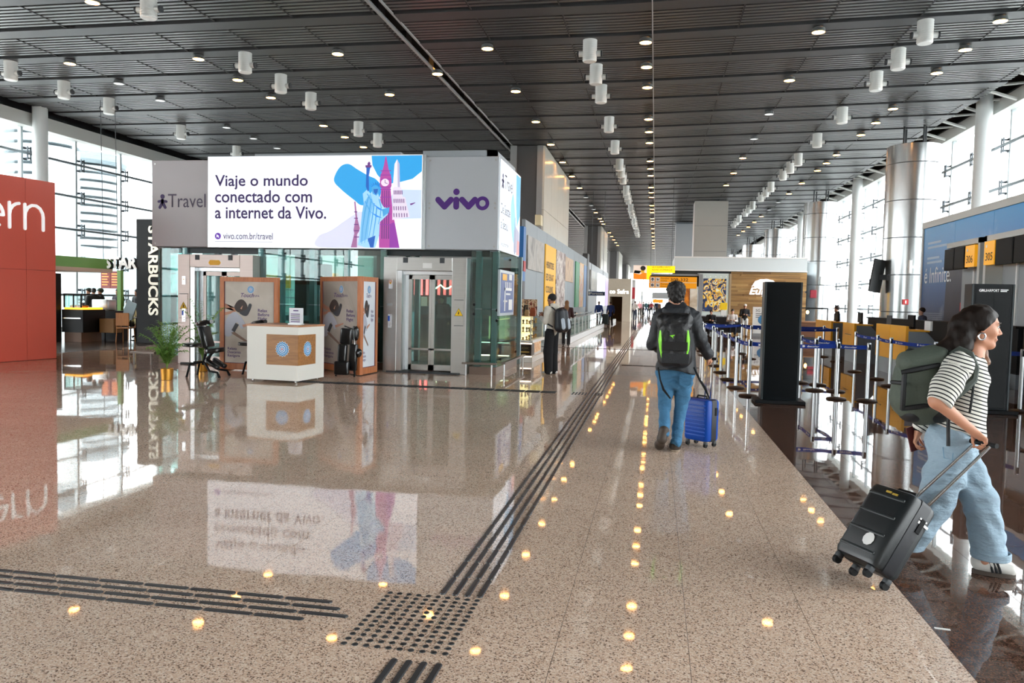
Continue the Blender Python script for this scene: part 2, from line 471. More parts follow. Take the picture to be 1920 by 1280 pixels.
# plain end wall of the hall behind the viewpoint
ob('wall_front', MB().box((-24.6, -30.4, -0.2), (12.4, -30.0, 9.5)), mat('end_wall', 'b9b4ac', 0.6), kind='structure')

# far end: pale glazed end of the pier
wf = ob('window_4', MB().box((-24, 189.4, -0.2), (12.1, 189.9, 0.2)), M_trim, kind='structure')
for i in range(12):
    x = -24+i*3.0
    ob('pane', MB().box((x+0.08, 189.6, 0.2), (x+2.92, 189.64, 8.5)), M_wglass, wf)
    ob('mullion', MB().box((x-0.08, 189.5, 0), (x+0.08, 189.8, 9.4)), M_mull, wf)
for z in (1.2, 2.4, 3.6, 4.8, 6.0, 7.2, 8.4):
    ob('transom', MB().box((-24, 189.5, z-0.06), (12.1, 189.8, z+0.06)), M_trans, wf)

# outside apron so that the glass looks out over pale concrete
ob('apron', MB().box((-400, -300, -0.6), (-24.6, 500, -0.3)).box((12.4, -300, -0.6), (400, 500, -0.3)).box((-24.6, -300, -0.6), (12.4, -30.3, -0.3)).box((-24.6, 190, -0.6), (12.4, 500, -0.3)), mat('apron_concrete', 'c3c4c2', 0.8, var=0.1), kind='structure')
# =================================================================== CEILING FIXTURES
M_lamp_on = mat('lamp_glow', 'ffd9a0', 0.4, emit=30, ecol='ffad55')
M_lamp_off_glow = mat('lamp_lens_off_glow', 'e4e8e8', 0.35, emit=0.5)  # unlit lenses; faint glow added to the material so they show white
M_lamp_h = mat('lamp_housing', '8b8f90', 0.35, 0.6)
def make_downlight(lit):
    t = thing('downlight', 'x', 'ceiling light')
    ob('housing', MB().lathe([(0.10, 0.13), (0.155, 0.10), (0.175, 0.0), (0.152, 0.0), (0.152, 0.012)], n=20, caps=False), M_lamp_h, t, smooth=True)
    ob('lens', MB().lathe([(0.152, 0.004), (0.152, 0.014)], n=20), M_lamp_on if lit else M_lamp_off_glow, t)
    return t
rows = {-17.6: 'outermost row by the left window wall', -13.35: 'second row from the left window wall', -9.04: 'row above the lift kiosk', -6.75: 'gap in the ceiling', -4.72: 'row beside the tall stone piers', -0.47: 'row along the cable rail over the walkway', 3.84: 'row over the queue', 8.04: 'outer row by the big round columns'}
spots = {}
def spot(px, py, lit):
    p = fl(px, py, CEIL0-0.1); x = min(rows, key=lambda r: abs(r-p.x)); p = fl(px, py, ceil_z(x)-0.1)
    spots[(x, round((p.y-BEAM0)/BAY))] = lit
for q in [(182,0),(136,115),(377,105),(452,148),(514,181),(638,98),(733,175),(914,83),(966,165),(1004,224),(1030,268),(430,239),(522,276),(611,235),(647,257),(684,276),(1543,48),(1485,145),(1394,294),(1376,322),(1361,347),(1054,301),(1071,328),(1084,351)]:
    spot(*q, True)
for q in [(103,190),(305,187),(249,240),(310,263),(365,277),(13,160),(1444,209),(1416,256)]:
    spot(*q, False)
spots[(-6.75, 1)] = True
for k in (-2, 0, 1, 2, 4, 5, 6, 8, 9, 10, 12, 13, 14, 16, 17, 18, 20, 21, 22, 24, 26, 28, 30, 32, 34, 36): spots[(-0.47, k)] = True
for k in (-2, 0, 1, 2, 4, 5, 6, 8, 9, 10, 12, 14, 20, 22, 24, 26, 28): spots[(8.04, k)] = True
for k in (16, 18): spots[(8.04, k)] = False
for k in (18, 20, 21, 22, 26, 28, 30, 32, 34): spots[(-4.72, k)] = True
for k in (14, 16, 17): spots[(-4.72, k)] = False
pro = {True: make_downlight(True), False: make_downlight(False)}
fresh = {True: True, False: True}
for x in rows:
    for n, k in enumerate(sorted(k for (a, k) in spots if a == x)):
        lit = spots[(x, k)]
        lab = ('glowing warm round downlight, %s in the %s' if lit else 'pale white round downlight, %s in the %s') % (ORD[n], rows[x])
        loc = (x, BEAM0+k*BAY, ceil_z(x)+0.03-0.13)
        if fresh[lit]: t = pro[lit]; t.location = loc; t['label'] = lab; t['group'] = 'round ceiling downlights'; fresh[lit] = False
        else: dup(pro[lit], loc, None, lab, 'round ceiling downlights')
M_vent = mat('white_metal_tube', 'd9dbd8', 0.4, 0.1)
def make_vent():
    t = thing('air_outlet', 'x', 'ceiling outlet')
    b = MB()
    prof = [(0.19, 0.55)]
    for i in range(9):
        z = 0.52-i*0.055; prof += [(0.19, z), (0.184, z-0.02), (0.19, z-0.04)]
    prof += [(0.19, 0.02), (0.18, 0.0)]
    ob('drum', MB().lathe(prof, n=20), M_vent, t, smooth=True)
    ob('bottom_cap', MB().lathe([(0.165, -0.012), (0.17, 0.0)], n=20), mat('outlet_cap', 'f2f3f0', 0.4), t)
    for s in (-1, 1):
        n = ob('nozzle', MB().cyl((s*0.17, 0, 0.2), (s*0.31, 0, 0.2), 0.075, n=14), M_vent, t, smooth=True)
        ob('nozzle_ring', MB().cyl((s*0.29, 0, 0.2), (s*0.335, 0, 0.2), 0.085, n=14), M_dgrey, n, smooth=True)
    return t
vrows = {-19.65: ('by the left window wall', (0, 1, 2, 4, 6)), -11.87: ('above the lift kiosk', (-2, 0, 1, 2, 4, 5)), -1.93: ('over the left half of the walkway', (0, 1, 2, 4, 6, 8, 9, 10, 12, 13, 14, 16, 17, 18, 20, 21, 22, 24, 25, 26)), 6.35: ('over the check-in queue', (0, 1, 2, 4, 6, 8, 9, 10, 12, 13, 14, 16, 17, 18, 20, 21, 22))}
vp = make_vent(); first = True
for x, (where, ks) in vrows.items():
    for n, k in enumerate(ks):
        lab = 'white drum air outlet, %s in the row %s' % (ORD[n], where)
        loc = (x, BEAM0+k*BAY, ceil_z(x)+0.03-0.55)
        if first: vp.location = loc; vp['label'] = lab; vp['group'] = 'drum air outlets'; first = False
        else: dup(vp, loc, None, lab, 'drum air outlets')

# =================================================================== COLUMNS AND PIERS
M_clad = mat('column_cladding', 'c2c5c6', 0.22, 0.95, var=0.06, vscale=3, stretch=(1, 1, 0.15))
M_seam = mat('seam', '60656a', 0.5)
def round_column(y, lab, n=0):
    t = thing('round_column', lab, 'column', (9.95, y, 0), group='clad round columns')
    z = 0.0
    while z < 8.0:
        h = min(1.45, 8.03-z)
        ob('cladding_drum', MB().lathe([(0.985, 0.004), (1.0, 0.012), (1.0, h-0.012), (0.985, h-0.004)], c=(0, 0, z), n=48), M_clad, t, smooth=True)
        z += 1.46
    ob('core', MB().cyl((0, 0, 0), (0, 0, 8.02), 0.97, n=32), M_seam, t)
    for a in range(4):
        an = a*math.pi/2+0.4
        ob('head_rod', MB().cyl((0.5*math.cos(an), 0.5*math.sin(an), 8.02), (0.5*math.cos(an), 0.5*math.sin(an), 8.8), 0.04, n=6), M_dgrey, t)
    return t
for n, y in enumerate((34, 52, 70, 88, 106, 124, 142)):
    round_column(y, 'wide shiny metal-clad round column, %s in the row along the right windows' % ORD[n])
M_pier = mat('pier_stone', 'c9c6bb', 0.28, var=0.08, vscale=1.2)
M_pierd = mat('pier_dark', '4a4a4b', 0.5)
M_pierg = mat('pier_grey', '9a9c9c', 0.35, 0.3)
for n, (y0, y1) in enumerate(((35.2, 45.4), (72.8, 82.0), (109, 119), (146, 156))):
    t = thing('stone_pier', 'tall pale pier with dark front face above the shop wall, %s on the left' % ORD[n], 'pier', (-5.7, y0, 0), group='tall piers')
    ob('dark_front', MB().box((-6.35, y0+0.05, 0), (-5.43, y1-0.01, 8.52)), M_pierd, t, world=True)
    ob('grey_return', MB().box((-5.42, y0, 0), (-5.16, y1, 8.52)), M_pierg, t, world=True)
    ob('grey_return', MB().box((-6.65, y0, 0), (-6.35, y1, 8.52)), M_pierg, t, world=True)
    L = (y1-y0)/4
    for i in range(4):
        for z in range(3):
            ob('stone_slab', MB().box((-5.16, y0+i*L+0.01, z*2.84+0.01), (-5.07, y0+(i+1)*L-0.01, min(8.52, (z+1)*2.84-0.01))), M_pier, t, world=True)
t = thing('square_column', 'square pale panelled column rising behind the white coffee shop fascia', 'column', (3.52, 55.9, 0))
ob('core', MB().box((2.45, 55.05, 0), (4.6, 57.2, 8.55)), M_seam, t, world=True)
for z in (0, 1.72, 3.44, 5.16, 6.88):
    ob('panel', MB().box((2.42, 55.0, z+0.01), (4.62, 57.22, min(8.55, z+1.71))), mat('pale_panel', 'b9b6b0', 0.35, 0.2), t, world=True)
t = thing('square_column', 'grey square column seen just left of the pale one over the coffee shop', 'column', (2.2, 70, 0))
ob('core', MB().box((1.55, 69.05, 0), (3.5, 71.2, 8.55)), M_seam, t, world=True)
for z in (0, 2.8, 5.6): ob('panel', MB().box((1.5, 69.0, z+0.01), (3.6, 71.3, min(8.55, z+2.79))), M_grey, t, world=True)

# =================================================================== LEFT SHOP WALL WITH PRINTED PANELS
WX = -4.9
M_wallg = mat('grey_board', '8e979d', 0.5)
wall = ob('wall_left', MB().box((WX-0.12, 29.2, 0), (WX, 56.0, 4.62)), M_wallg, kind='structure')
for i in range(9):
    y = 29.2+i*2.98
    ob('board', MB().box((WX, y+0.01, 0.12), (WX+0.02, min(56.0, y+2.97), 4.6)), M_wallg, wall)
def wpanel(name, q0, q1, m, parent=None, lab=None, cat=None, d=0.05):
    """panel on the wall from the pixel of its top-left to its bottom-right corner"""
    ym = (q0[1]+q1[1])/2; a, b = atX(*q0, WX), atX(*q1, WX); a.y = atX(q0[0], ym, WX).y; b.y = atX(q1[0], ym, WX).y-0.03
    return ob(name, MB().box((WX+0.025, a.y, b.z), (WX+0.025+d, b.y, a.z)), m, parent, label=lab, cat=cat), a, b
M_yel = mat('yellow_print', 'f2b41c', 0.45)
M_ink = mat('dark_ink', '2a2622', 0.5)
o, a, b = wpanel('poster', (1019, 456), (1039, 583), M_yel, None, 'tall yellow poster with dark lettering on the grey shop wall', 'poster')
for i, tx in enumerate(('HEARTDES', 'ED EKAT', 'COLINS.')):
    lettering(tx, (WX+0.08, a.y+0.3, 3.05-i*0.55), Y_, Z_, (b.y-a.y)*0.7, 0.3, M_ink, o, bold=0.01)
def photo_mat(name, cols, scale=3.0, rough=0.45, seed=0.0, detail=3.0, dist=1.2):
    m = bpy.data.materials.new(name); m.use_nodes = True
    nt = m.node_tree; bb = nt.nodes['Principled BSDF']
    tc = nt.nodes.new('ShaderNodeNewGeometry'); mp = nt.nodes.new('ShaderNodeMapping'); mp.inputs['Location'].default_value = (seed, seed*2, seed*3)
    nt.links.new(tc.outputs['Position'], mp.inputs[0])
    n = nt.nodes.new('ShaderNodeTexNoise'); n.inputs['Scale'].default_value = scale; n.inputs['Detail'].default_value = detail; n.inputs['Distortion'].default_value = dist
    nt.links.new(mp.outputs[0], n.inputs['Vector'])
    r = nt.nodes.new('ShaderNodeValToRGB'); e = r.color_ramp.elements
    k = len(cols); e[0].position = 0.3; e[0].color = lin(cols[0]); e[1].position = 0.7; e[1].color = lin(cols[-1])
    for i, c in enumerate(cols[1:-1]): x = e.new(0.3+0.4*(i+1)/(k-1)); x.color = lin(c)
    nt.links.new(n.outputs[0], r.inputs[0]); nt.links.new(r.outputs[0], bb.inputs['Base Color'])
    bb.inputs['Roughness'].default_value = rough
    return m
wpanel('poster', (1040, 467), (1057, 580), photo_mat('mural_a', ['3a2c28', '6b4a40', 'cfc6bf', '8a7a70'], 1.6), None, 'brown and white photo poster right of the yellow poster', 'poster')
wpanel('poster', (1057.5, 480), (1073, 530), photo_mat('mural_b', ['8c6a48', 'c2a07a', 'a98f74'], 1.2, seed=3), None, 'tan curtain-like picture panel high on the shop wall', 'poster')
wpanel('poster', (1077, 489), (1084, 575), mat('green_print', '3c9a63', 0.45, var=0.2), None, 'narrow green strip poster on the grey shop wall', 'poster')
wpanel('poster', (1084.3, 491), (1092, 575), photo_mat('mural_c', ['f2a22c', 'f6c27a', 'e9dfd2', 'f08c1e'], 1.0, seed=5), None, 'orange and white strip poster between the green and blue strips', 'poster')
wpanel('poster', (1092.3, 496), (1097.5, 575), mat('blue_print', '3a78b4', 0.45, var=0.2), None, 'narrow blue strip poster at the far end of the grey shop wall', 'poster')
wpanel('picture_panel', (986, 440), (1017, 512), photo_mat('mural_d', ['6d6a66', 'a6a29c', '8d857b'], 0.8, seed=8), None, 'grey curtain-like picture panel at the near end of the shop wall', 'poster')
ob('floodlight', MB().box((WX+0.0, 31.6, 4.62), (WX+0.25, 32.1, 5.05)), mat('cream_box', 'd8cba6', 0.4), bevel=0.02, label='small cream floodlight box on top of the grey shop wall', cat='floodlight')
# end face of the wall toward the lift: blue pillar, red board, notice
t = thing('totem_sign', 'dark pillar beside the lift kiosk with blue upper part and red sign', 'sign pillar', (-5.6, 28.6, 0))
p0 = atY(971, 440, 28.6); p1 = atY(984, 440, 28.6)
ob('post', MB().box((p0.x-0.5, 28.6, 0), (p1.x-0.04, 29.1, 2.3)), mat('navy_board', '232634', 0.4), t, world=True)
ob('blue_board', MB().box((p0.x-0.5, 28.6, 2.3), (p1.x-0.04, 29.1, 4.3)), mat('blue_board', '2a6cb0', 0.4), t, world=True)
zr = atY(975, 507, 28.6).z
r = ob('red_board', MB().box((p0.x-0.5, 28.55, zr-0.02), (p1.x-0.02, 28.6, zr+0.36)).box((p1.x-0.06, 28.55, zr-0.02), (p1.x-0.02, 29.1, zr+0.36)), mat('red_board', 'b5202a', 0.45), t, world=True)
lettering('HAPPY\nFREE', (p0.x+0.02, 28.55, zr+0.06), X_, Z_, 0.2, 0.22, M_white, r)
ob('notice', MB().box((p1.x-0.30, 28.56, zr-0.60), (p1.x-0.08, 28.6, zr-0.28)), M_white, t, world=True)

# beyond the wall: second shop front, light panel, hanging sign
wall2 = ob('wall_left', MB().box((WX-0.12, 57.6, 0), (WX, 82, 4.5)), M_grey, kind='structure')
ob('pier_post', MB().box((WX-0.3, 56.05, 0), (WX+0.06, 57.5, 5.0)), M_pierd, label='dark vertical post at the end of the grey shop wall', cat='post')
def wp2(q0, q1, m, lab, d=0.08):
    ym = (q0[1]+q1[1])/2; a, b = atX(*q0, WX), atX(*q1, WX); a.y = atX(q0[0], ym, WX).y; b.y = atX(q1[0], ym, WX).y-0.05
    return ob('poster', MB().box((WX+0.01, a.y, b.z), (WX+0.01+d, b.y, a.z)), m, label=lab, cat='poster')
wp2((1105, 505), (1118, 545), photo_mat('mural_e', ['8f9494', 'b4b4ae', 'a39e94'], 0.6, seed=2), 'grey slatted picture panel beyond the dark post')
wp2((1119, 511), (1133, 573), mat('lit_panel', 'eef1f5', 0.4, emit=0.9, ecol='e6ecf6'), 'bright white backlit poster beyond the dark post')
wp2((1133.6, 520), (1138.5, 573), mat('lilac_panel', '9f8fc0', 0.4, emit=0.4), 'narrow lilac edge panel beside the bright white poster')
t = thing('hanging_sign', 'small navy direction sign hanging before the bright white poster', 'sign', atY(1118, 551, 50))
a = atY(1103, 546, 50); b = atY(1134, 554.5, 50)
s = ob('board', MB().box((a.x, 50, b.z), (b.x, 50.08, a.z)), mat('navy_sign', '243a66', 0.4), t, world=True)
lettering('Portoes', (a.x+0.12, 49.995, b.z+0.07), X_, Z_, 0.8, 0.14, M_white, s)
ob('icon', MB().box((a.x+0.03, 49.985, b.z+0.05), (a.x+0.1, 49.999, a.z-0.05)), M_white, s, world=True)
for x in (a.x+0.15, b.x-0.15): ob('rod', MB().cyl((x, 50.04, a.z), (x, 50.04, 8.53), 0.012, n=6), M_dgrey, t, world=True)

# bank portal
t = thing('bank_portal', 'beige stone bank portal with white lettering at the far left', 'shop front', (-3.0, 66, 0))
a = atY(1141, 522, 66); b = atY(1181, 600, 66); M_beige = mat('beige_stone', 'd8cfbd', 0.4, var=0.06)
c0 = atY(1142, 560, 66); c1 = atY(1167, 556, 66)
ob('lintel', MB().box((a.x, 66, c1.z), (b.x, 70, a.z)), M_beige, t, world=True)
ob('jamb', MB().box((c1.x, 66, 0), (b.x, 70, c1.z)), M_beige, t, world=True)
ob('jamb', MB().box((a.x, 66, 0), (a.x+0.15, 70, c1.z)), M_beige, t, world=True)
ob('interior', MB().box((a.x+0.15, 69.6, 0), (c1.x, 70, c1.z)), mat('bank_inside', '8a6f4e', 0.5), t, world=True)
lt = atY(1143, 550, 66)
lettering('co Safra', (lt.x, 65.99, lt.z), X_, Z_, b.x-lt.x-0.15, 0.36, mat('lit_white', 'ffffff', 0.4, emit=1.2), t, bold=0.01)
# shops further down the left side
for (x0, yt, y, m, lab, nm) in ((1182, 535, 84, mat('far_red', 'b03038', 0.5), 'distant red and white shop front down the left side', 'far_shop'), (1189, 545, 112, mat('far_green', '9fc0a4', 0.5), 'distant pale green shop front near the end of the hall', 'far_shop'), (1196, 552, 145, M_grey, 'distant grey shop front at the end of the hall', 'far_shop')):
    a = atY(x0, yt, y); b = atY(x0+9, yt, y)
    t = thing(nm, lab, 'shop front', (a.x, y, 0))
    ob('wall', MB().box((a.x-1.2, y, 0), (b.x, y+20, a.z+0.6)), M_trim, t, world=True)
    ob('sign_board', MB().box((a.x-1, y-0.1, a.z-1.4), (b.x, y, a.z-0.2)), m, t, world=True)
    ob('shop_window', MB().box((b.x, y+1, 0.4), (b.x+0.05, y+18, a.z-1.2)), mat('lit_shop', 'f3efe4', 0.4, emit=0.8), t, world=True)
t = thing('shop_block', 'distant grey bulkhead with orange sign behind the man with the backpack', 'shop front', (0.6, 95, 0))
a = atY(1223, 548, 95); b = atY(1262, 560, 95)
ob('bulkhead', MB().box((a.x, 95, b.z), (b.x+6, 101, a.z)), M_grey, t, world=True)
c = atY(1224, 561, 95); d = atY(1243, 567.5, 95)
ob('sign_board', MB().box((c.x, 94.8, d.z), (d.x, 95, c.z)), mat('orange_sign', 'd98a10', 0.4, emit=0.3), t, world=True)
ob('support', MB().box((b.x-0.3, 95.5, 0), (b.x+5, 100, b.z)), M_trim, t, world=True)

# long right-hand shop side behind the orange sign
t = thing('menu_wall', 'glazed shop side with orange food pictures behind the direction sign', 'shop front', (1.6, 49, 0))
for (q0, q1, m) in (((1284, 540), (1292, 600), photo_mat('food_a', ['7a2a10', 'e08a20', 'f3b040'], 1.4, seed=4)), ((1293, 541), (1306, 600), photo_mat('food_b', ['e9e2d6', 'd2c4b0', 'a88a62'], 0.9, seed=6))):
    a, b = atY(*q0, 46.5), atY(*q1, 46.5)
    ob('picture', MB().box((a.x, 46.5, max(0.05, b.z)), (b.x, 46.6, a.z)), m, t, world=True)
ob('side_screen', MB().box((atY(1283, 560, 46.6).x, 46.6, 0), (atY(1307, 560, 46.6).x, 47.5, 3.3)), M_trim, t, world=True)

# =================================================================== COFFEE SHOP BLOCK
FY = 48.0
t = thing('coffee_shop', 'coffee shop block with brown wood wall under a white fascia', 'shop front', (4.8, FY, 0))
a = atY(1265, 481, FY); b = atY(1513, 510, FY); zf0, zf1 = b.z, a.z
fw = MB().box((a.x, FY, zf0), (b.x, 54, zf1))
ob('fascia', fw, mat('white_fascia', 'cfd6d8', 0.4), t, world=True)
ob('fascia_trim', MB().box((a.x-0.02, FY-0.06, zf0-0.02), (b.x+0.02, FY, zf0+0.05)).box((a.x-0.02, FY-0.06, zf1-0.05), (b.x+0.02, FY, zf1+0.02)), M_white, t, world=True)
wl_, wr_ = atY(1370, 560, FY), atY(1513, 560, FY)
M_plank = [wood('plank_%d' % i, c1, c2, 0.5, 0.5, 0, 20) for i, (c1, c2) in enumerate((('8c6738', 'b48a52'), ('7c5a34', 'a27a48'), ('9a7644', 'c09a62')))]
zz = 0.0; nrow = 0
while zz < zf0-0.04:
    h = 0.118; x = wl_.x - random.random()*1.0
    while x < wr_.x:
        L = random.choice((1.1, 1.6, 2.2)); x0 = max(x, wl_.x); x1 = min(x+L, wr_.x)
        if x1-x0 > 0.08 and nrow*1 < 40:
            dp = random.choice((0.0, 0.015, 0.03))
            ob('plank', MB().box((x0+0.004, FY+0.28-dp, zz+0.004), (x1-0.004, FY+0.4, min(zf0, zz+h)-0.004)), random.choice(M_plank), t, world=True)
        x += L
    zz += h; nrow += 1
ob('wall_backing', MB().box((a.x, FY+0.4, 0), (wr_.x, 54, zf0)), M_dgrey, t, world=True)
# white tree-and-lettering emblem
def cloud(cx, cz, pts): return [(cx+p[0], cz+p[1]) for p in pts]
e0 = atY(1435, 533, FY)
crown = []
for k in range(40):
    an = 2*math.pi*k/40; rr = 1+0.09*abs(math.sin(an*5.5))
    crown.append((0.62*rr*math.cos(an), 0.30*rr*math.sin(an)))
M_sign_w = mat('sign_white', 'f6f6f6', 0.4, emit=0.5)
em = ob('tree_emblem', MB().prism(crown, (e0.x, FY+0.20, e0.z), X_, Z_, 0.05).prism([(-0.07, -0.62), (-0.03, -0.2), (0.06, -0.2), (0.10, -0.62), (0.22, -0.7), (-0.2, -0.7)], (e0.x, FY+0.20, e0.z), X_, Z_, 0.05), M_sign_w, t, world=True)
e1 = atY(1405, 556, FY)
lettering('Europa', (e1.x, FY+0.2, e1.z), X_, Z_, 1.9, 0.55, M_sign_w, t, depth=0.05, shear=0.25, bold=0.03)
lettering('^', (e1.x+0.1, FY+0.2, e1.z+0.6), X_, Z_, 0.25, 0.1, M_sign_w, t, depth=0.05, bold=0.03)
# framed abstract painting behind glass
a, b = atY(1312, 512, FY-0.4), atY(1369, 592, FY-0.4)
t2 = thing('glass_showcase', 'pale glass showcase panel framing a bright abstract painting', 'showcase', (a.x, FY-0.4, 0))
ob('back_panel', MB().box((a.x, FY-0.4, b.z), (b.x, FY-0.3, a.z)), mat('pale_teal_panel', 'c8d2cf', 0.3), t2, world=True)
ob('side_post', MB().box((a.x-0.12, FY-0.5, 0), (a.x, FY-0.3, a.z)), M_grey, t2, world=True)
ob('side_post', MB().box((b.x-0.1, FY-0.45, 0), (b.x, FY-0.3, a.z)), mat('tan_post', 'a58f73', 0.4), t2, world=True)
ob('base_panel', MB().box((a.x, FY-0.4, 0), (b.x, FY-0.3, b.z)), M_grey, t2, world=True)
c, d = atY(1319, 522, FY-0.45), atY(1360, 584, FY-0.45)
pm = bpy.data.materials.new('abstract_painting'); pm.use_nodes = True
nt = pm.node_tree; bb = nt.nodes['Principled BSDF']
g_ = nt.nodes.new('ShaderNodeNewGeometry'); n_ = nt.nodes.new('ShaderNodeTexNoise'); n_.inputs['Scale'].default_value = 1.9; n_.inputs['Distortion'].default_value = 2.2; n_.inputs['Detail'].default_value = 2
r_ = nt.nodes.new('ShaderNodeValToRGB'); r_.color_ramp.interpolation = 'CONSTANT'
for i, (p, cc) in enumerate(((0.0, '1c2c50'), (0.40, '27406e'), (0.47, 'e0a52a'), (0.53, 'f0d060'), (0.57, 'e9e4d0'), (0.61, '27406e'), (0.68, 'e08a20'))):
    e = r_.color_ramp.elements[i] if i < 2 else r_.color_ramp.elements.new(p)
    e.position = p; e.color = lin(cc)
nt.links.new(g_.outputs['Position'], n_.inputs['Vector']); nt.links.new(n_.outputs[0], r_.inputs[0]); nt.links.new(r_.outputs[0], bb.inputs['Base Color'])
ob('painting', MB().box((c.x, FY-0.46, d.z), (d.x, FY-0.4, c.z)), pm, t2, world=True)
for i in range(5): ob('hook', MB().cyl((c.x+0.1+i*0.3, FY-0.44, c.z+0.12), (c.x+0.1+i*0.3, FY-0.41, c.z+0.12), 0.035, n=8), M_white, t2, world=True)
# yellow notice on a stand, poster board, low sofas
t3 = thing('notice_stand', 'yellow square notice on a thin white stand before the painting', 'notice stand', (atY(1356, 575, 44).x, 44, 0))
q = atY(1357, 574, 44)
ob('board', MB().box((q.x-0.19, 44, q.z-0.19), (q.x+0.19, 44.03, q.z+0.19)), mat('notice_yellow', 'f7cf1a', 0.4), t3, world=True, bevel=0.01)
ob('pole', MB().cyl((q.x, 44.05, 0.03), (q.x, 44.05, q.z), 0.02, n=8), M_white, t3, world=True)
ob('leaflet_box', MB().box((q.x-0.14, 43.9, 1.0), (q.x+0.14, 44.0, 1.28)), M_white, t3, world=True)
ob('foot', MB().lathe([(0.2, 0), (0.2, 0.02), (0.03, 0.04)], c=(q.x, 44.05, 0)), M_white, t3, world=True, smooth=True)
t4 = thing('poster_board', 'white poster board with blue round picture near the black totem', 'poster board', (atY(1425, 580, 42).x, 42, 0))
a, b = atY(1412, 575, 42), atY(1440, 608, 42)
ob('board', MB().box((a.x, 42, 0.15), (b.x, 42.05, a.z)), M_white, t4, world=True)
ob('picture', MB().prism(disc((0, 0), 0, 0, 0.24), ((a.x+b.x)/2+0.12, 41.995, 0.85), X_, Z_, 0.005), mat('balloon_blue', '3d7fb0', 0.5), t4, world=True)
lettering('5G', (a.x+0.14, 41.995, a.z-0.25), X_, Z_, 0.22, 0.14, M_ink, t4)
for i in range(3): ob('text_line', MB().box((a.x+0.14, 41.992, a.z-0.36-i*0.09), (a.x+0.62, 41.998, a.z-0.33-i*0.09)), M_dgrey, t4, world=True)
ob('foot', MB().box((a.x, 41.8, 0), (b.x, 42.25, 0.15)), M_grey, t4, world=True)
for n, (x0, x1) in enumerate(((2.05, 3.1), (3.2, 4.5), (5.2, 6.4))):
    t = thing('sofa', 'dark %s low sofa in the coffee shop seating, behind the queue belts' % ('leftmost', 'middle', 'rightmost')[n], 'sofa', ((x0+x1)/2, 43.0, 0), group='coffee shop sofas')
    dk = mat('dark_leather', '26262a', 0.45)
    ob('seat', MB().rbox(((x0+x1)/2, 43.0, 0.28), (x1-x0, 0.8, 0.3), 0.06), dk, t, world=True)
    ob('backrest', MB().rbox(((x0+x1)/2, 43.32, 0.68), (x1-x0, 0.2, 0.52), 0.06), dk, t, world=True)
    for s in (x0+0.06, x1-0.06): ob('armrest', MB().rbox((s, 43.0, 0.5), (0.12, 0.78, 0.2), 0.04), dk, t, world=True)
    for s in (x0+0.1, x1-0.1):
        for y in (42.7, 43.3): ob('leg', MB().cyl((s, y, 0), (s, y, 0.14), 0.025, n=8), M_chrome, t, world=True)
# pendant lamp bar and wooden bar right of the totem
t = thing('bar_counter', 'brown wooden coffee bar with black lamp frame right of the totem', 'bar counter', (8.0, 40, 0))
a, b = atY(1500, 602, 40), atY(1545, 612, 40)
ob('body', MB().box((a.x-0.6, 40, 0.1), (b.x, 40.8, a.z-0.06)), wood('bar_wood', '5e3a24', '7d5236', 0.4, 1, 0), t, world=True)
ob('worktop', MB().box((a.x-0.65, 39.95, a.z-0.06), (b.x+0.05, 40.85, a.z)), wood('bar_top', '8a5a38', 'a9764c', 0.35, 1, 0), t, world=True)
ob('plinth', MB().box((a.x-0.55, 40.05, 0), (b.x-0.05, 40.75, 0.1)), M_dgrey, t, world=True)
pa, pb = atY(1500, 578, 40.4), atY(1553, 578, 40.4)
fr = ob('lamp_frame', MB().box((pa.x-0.6, 40.38, pa.z), (pb.x, 40.42, pa.z+0.05)).box((pb.x-0.05, 40.38, a.z), (pb.x, 40.42, pa.z)).box((pa.x-0.6, 40.38, a.z), (pa.x-0.55, 40.42, pa.z)), M_blackm, t, world=True)
for px_ in (1514, 1540):
    q = atY(px_, 585, 40.4)
    l = ob('pendant_bulb', MB().ell((q.x, 40.4, q.z), (0.07, 0.07, 0.09)), mat('bulb_glow', 'ffca80', 0.4, emit=12, ecol='ffb860'), fr, world=True, smooth=True)
    ob('pendant_cord', MB().cyl((q.x, 40.4, q.z+0.08), (q.x, 40.4, pa.z), 0.008, n=6), M_blackm, fr, world=True)
# red fire notice and white camera on the second column
for (pxy, Y, w, h, m, nm, lab, cat) in (((1524, 551), 51.0, 0.36, 0.48, mat('fire_red', 'a01f34', 0.45), 'wall_notice', 'dark red notice on the second round column', 'notice'), ((1540, 526), 51.02, 0.2, 0.5, M_white, 'security_camera', 'white security camera bracket on the second round column', 'camera')):
    q = atY(*pxy, Y); ob(nm, MB().box((q.x-w/2, Y-0.2, q.z-h/2), (q.x+w/2, Y-0.0, q.z+h/2)), m, bevel=0.02, label=lab, cat=cat)
q = atY(1699, 566, 32.9); r = ob('fire_notice', MB().box((q.x-0.1, 32.95, q.z-0.1), (q.x+0.1, 33.1, q.z+0.1)), mat('fire_red2', 'c01f24', 0.45), label='small red fire notice on the nearest round column', cat='notice')
ob('symbol', MB().box((q.x-0.025, 32.945, q.z-0.06), (q.x+0.025, 32.95, q.z+0.06)), M_white, r, world=True)
q = atY(1706, 500, 32.8); c = ob('security_camera', MB().box((q.x-0.06, 32.7, q.z-0.25), (q.x+0.06, 32.85, q.z+0.25)), M_white, bevel=0.02, label='white slim camera bracket on the nearest round column', cat='camera')
ob('arm', MB().box((q.x-0.03, 32.8, q.z-0.04), (q.x+0.15, 32.98, q.z+0.04)), M_white, c, world=True)
t = thing('wall_monitor', 'slim black monitor on a bracket at the left edge of the nearest column', 'monitor', atY(1648, 516, 34))
a, b = atY(1634, 488, 33.6), atY(1655, 546, 33.6)
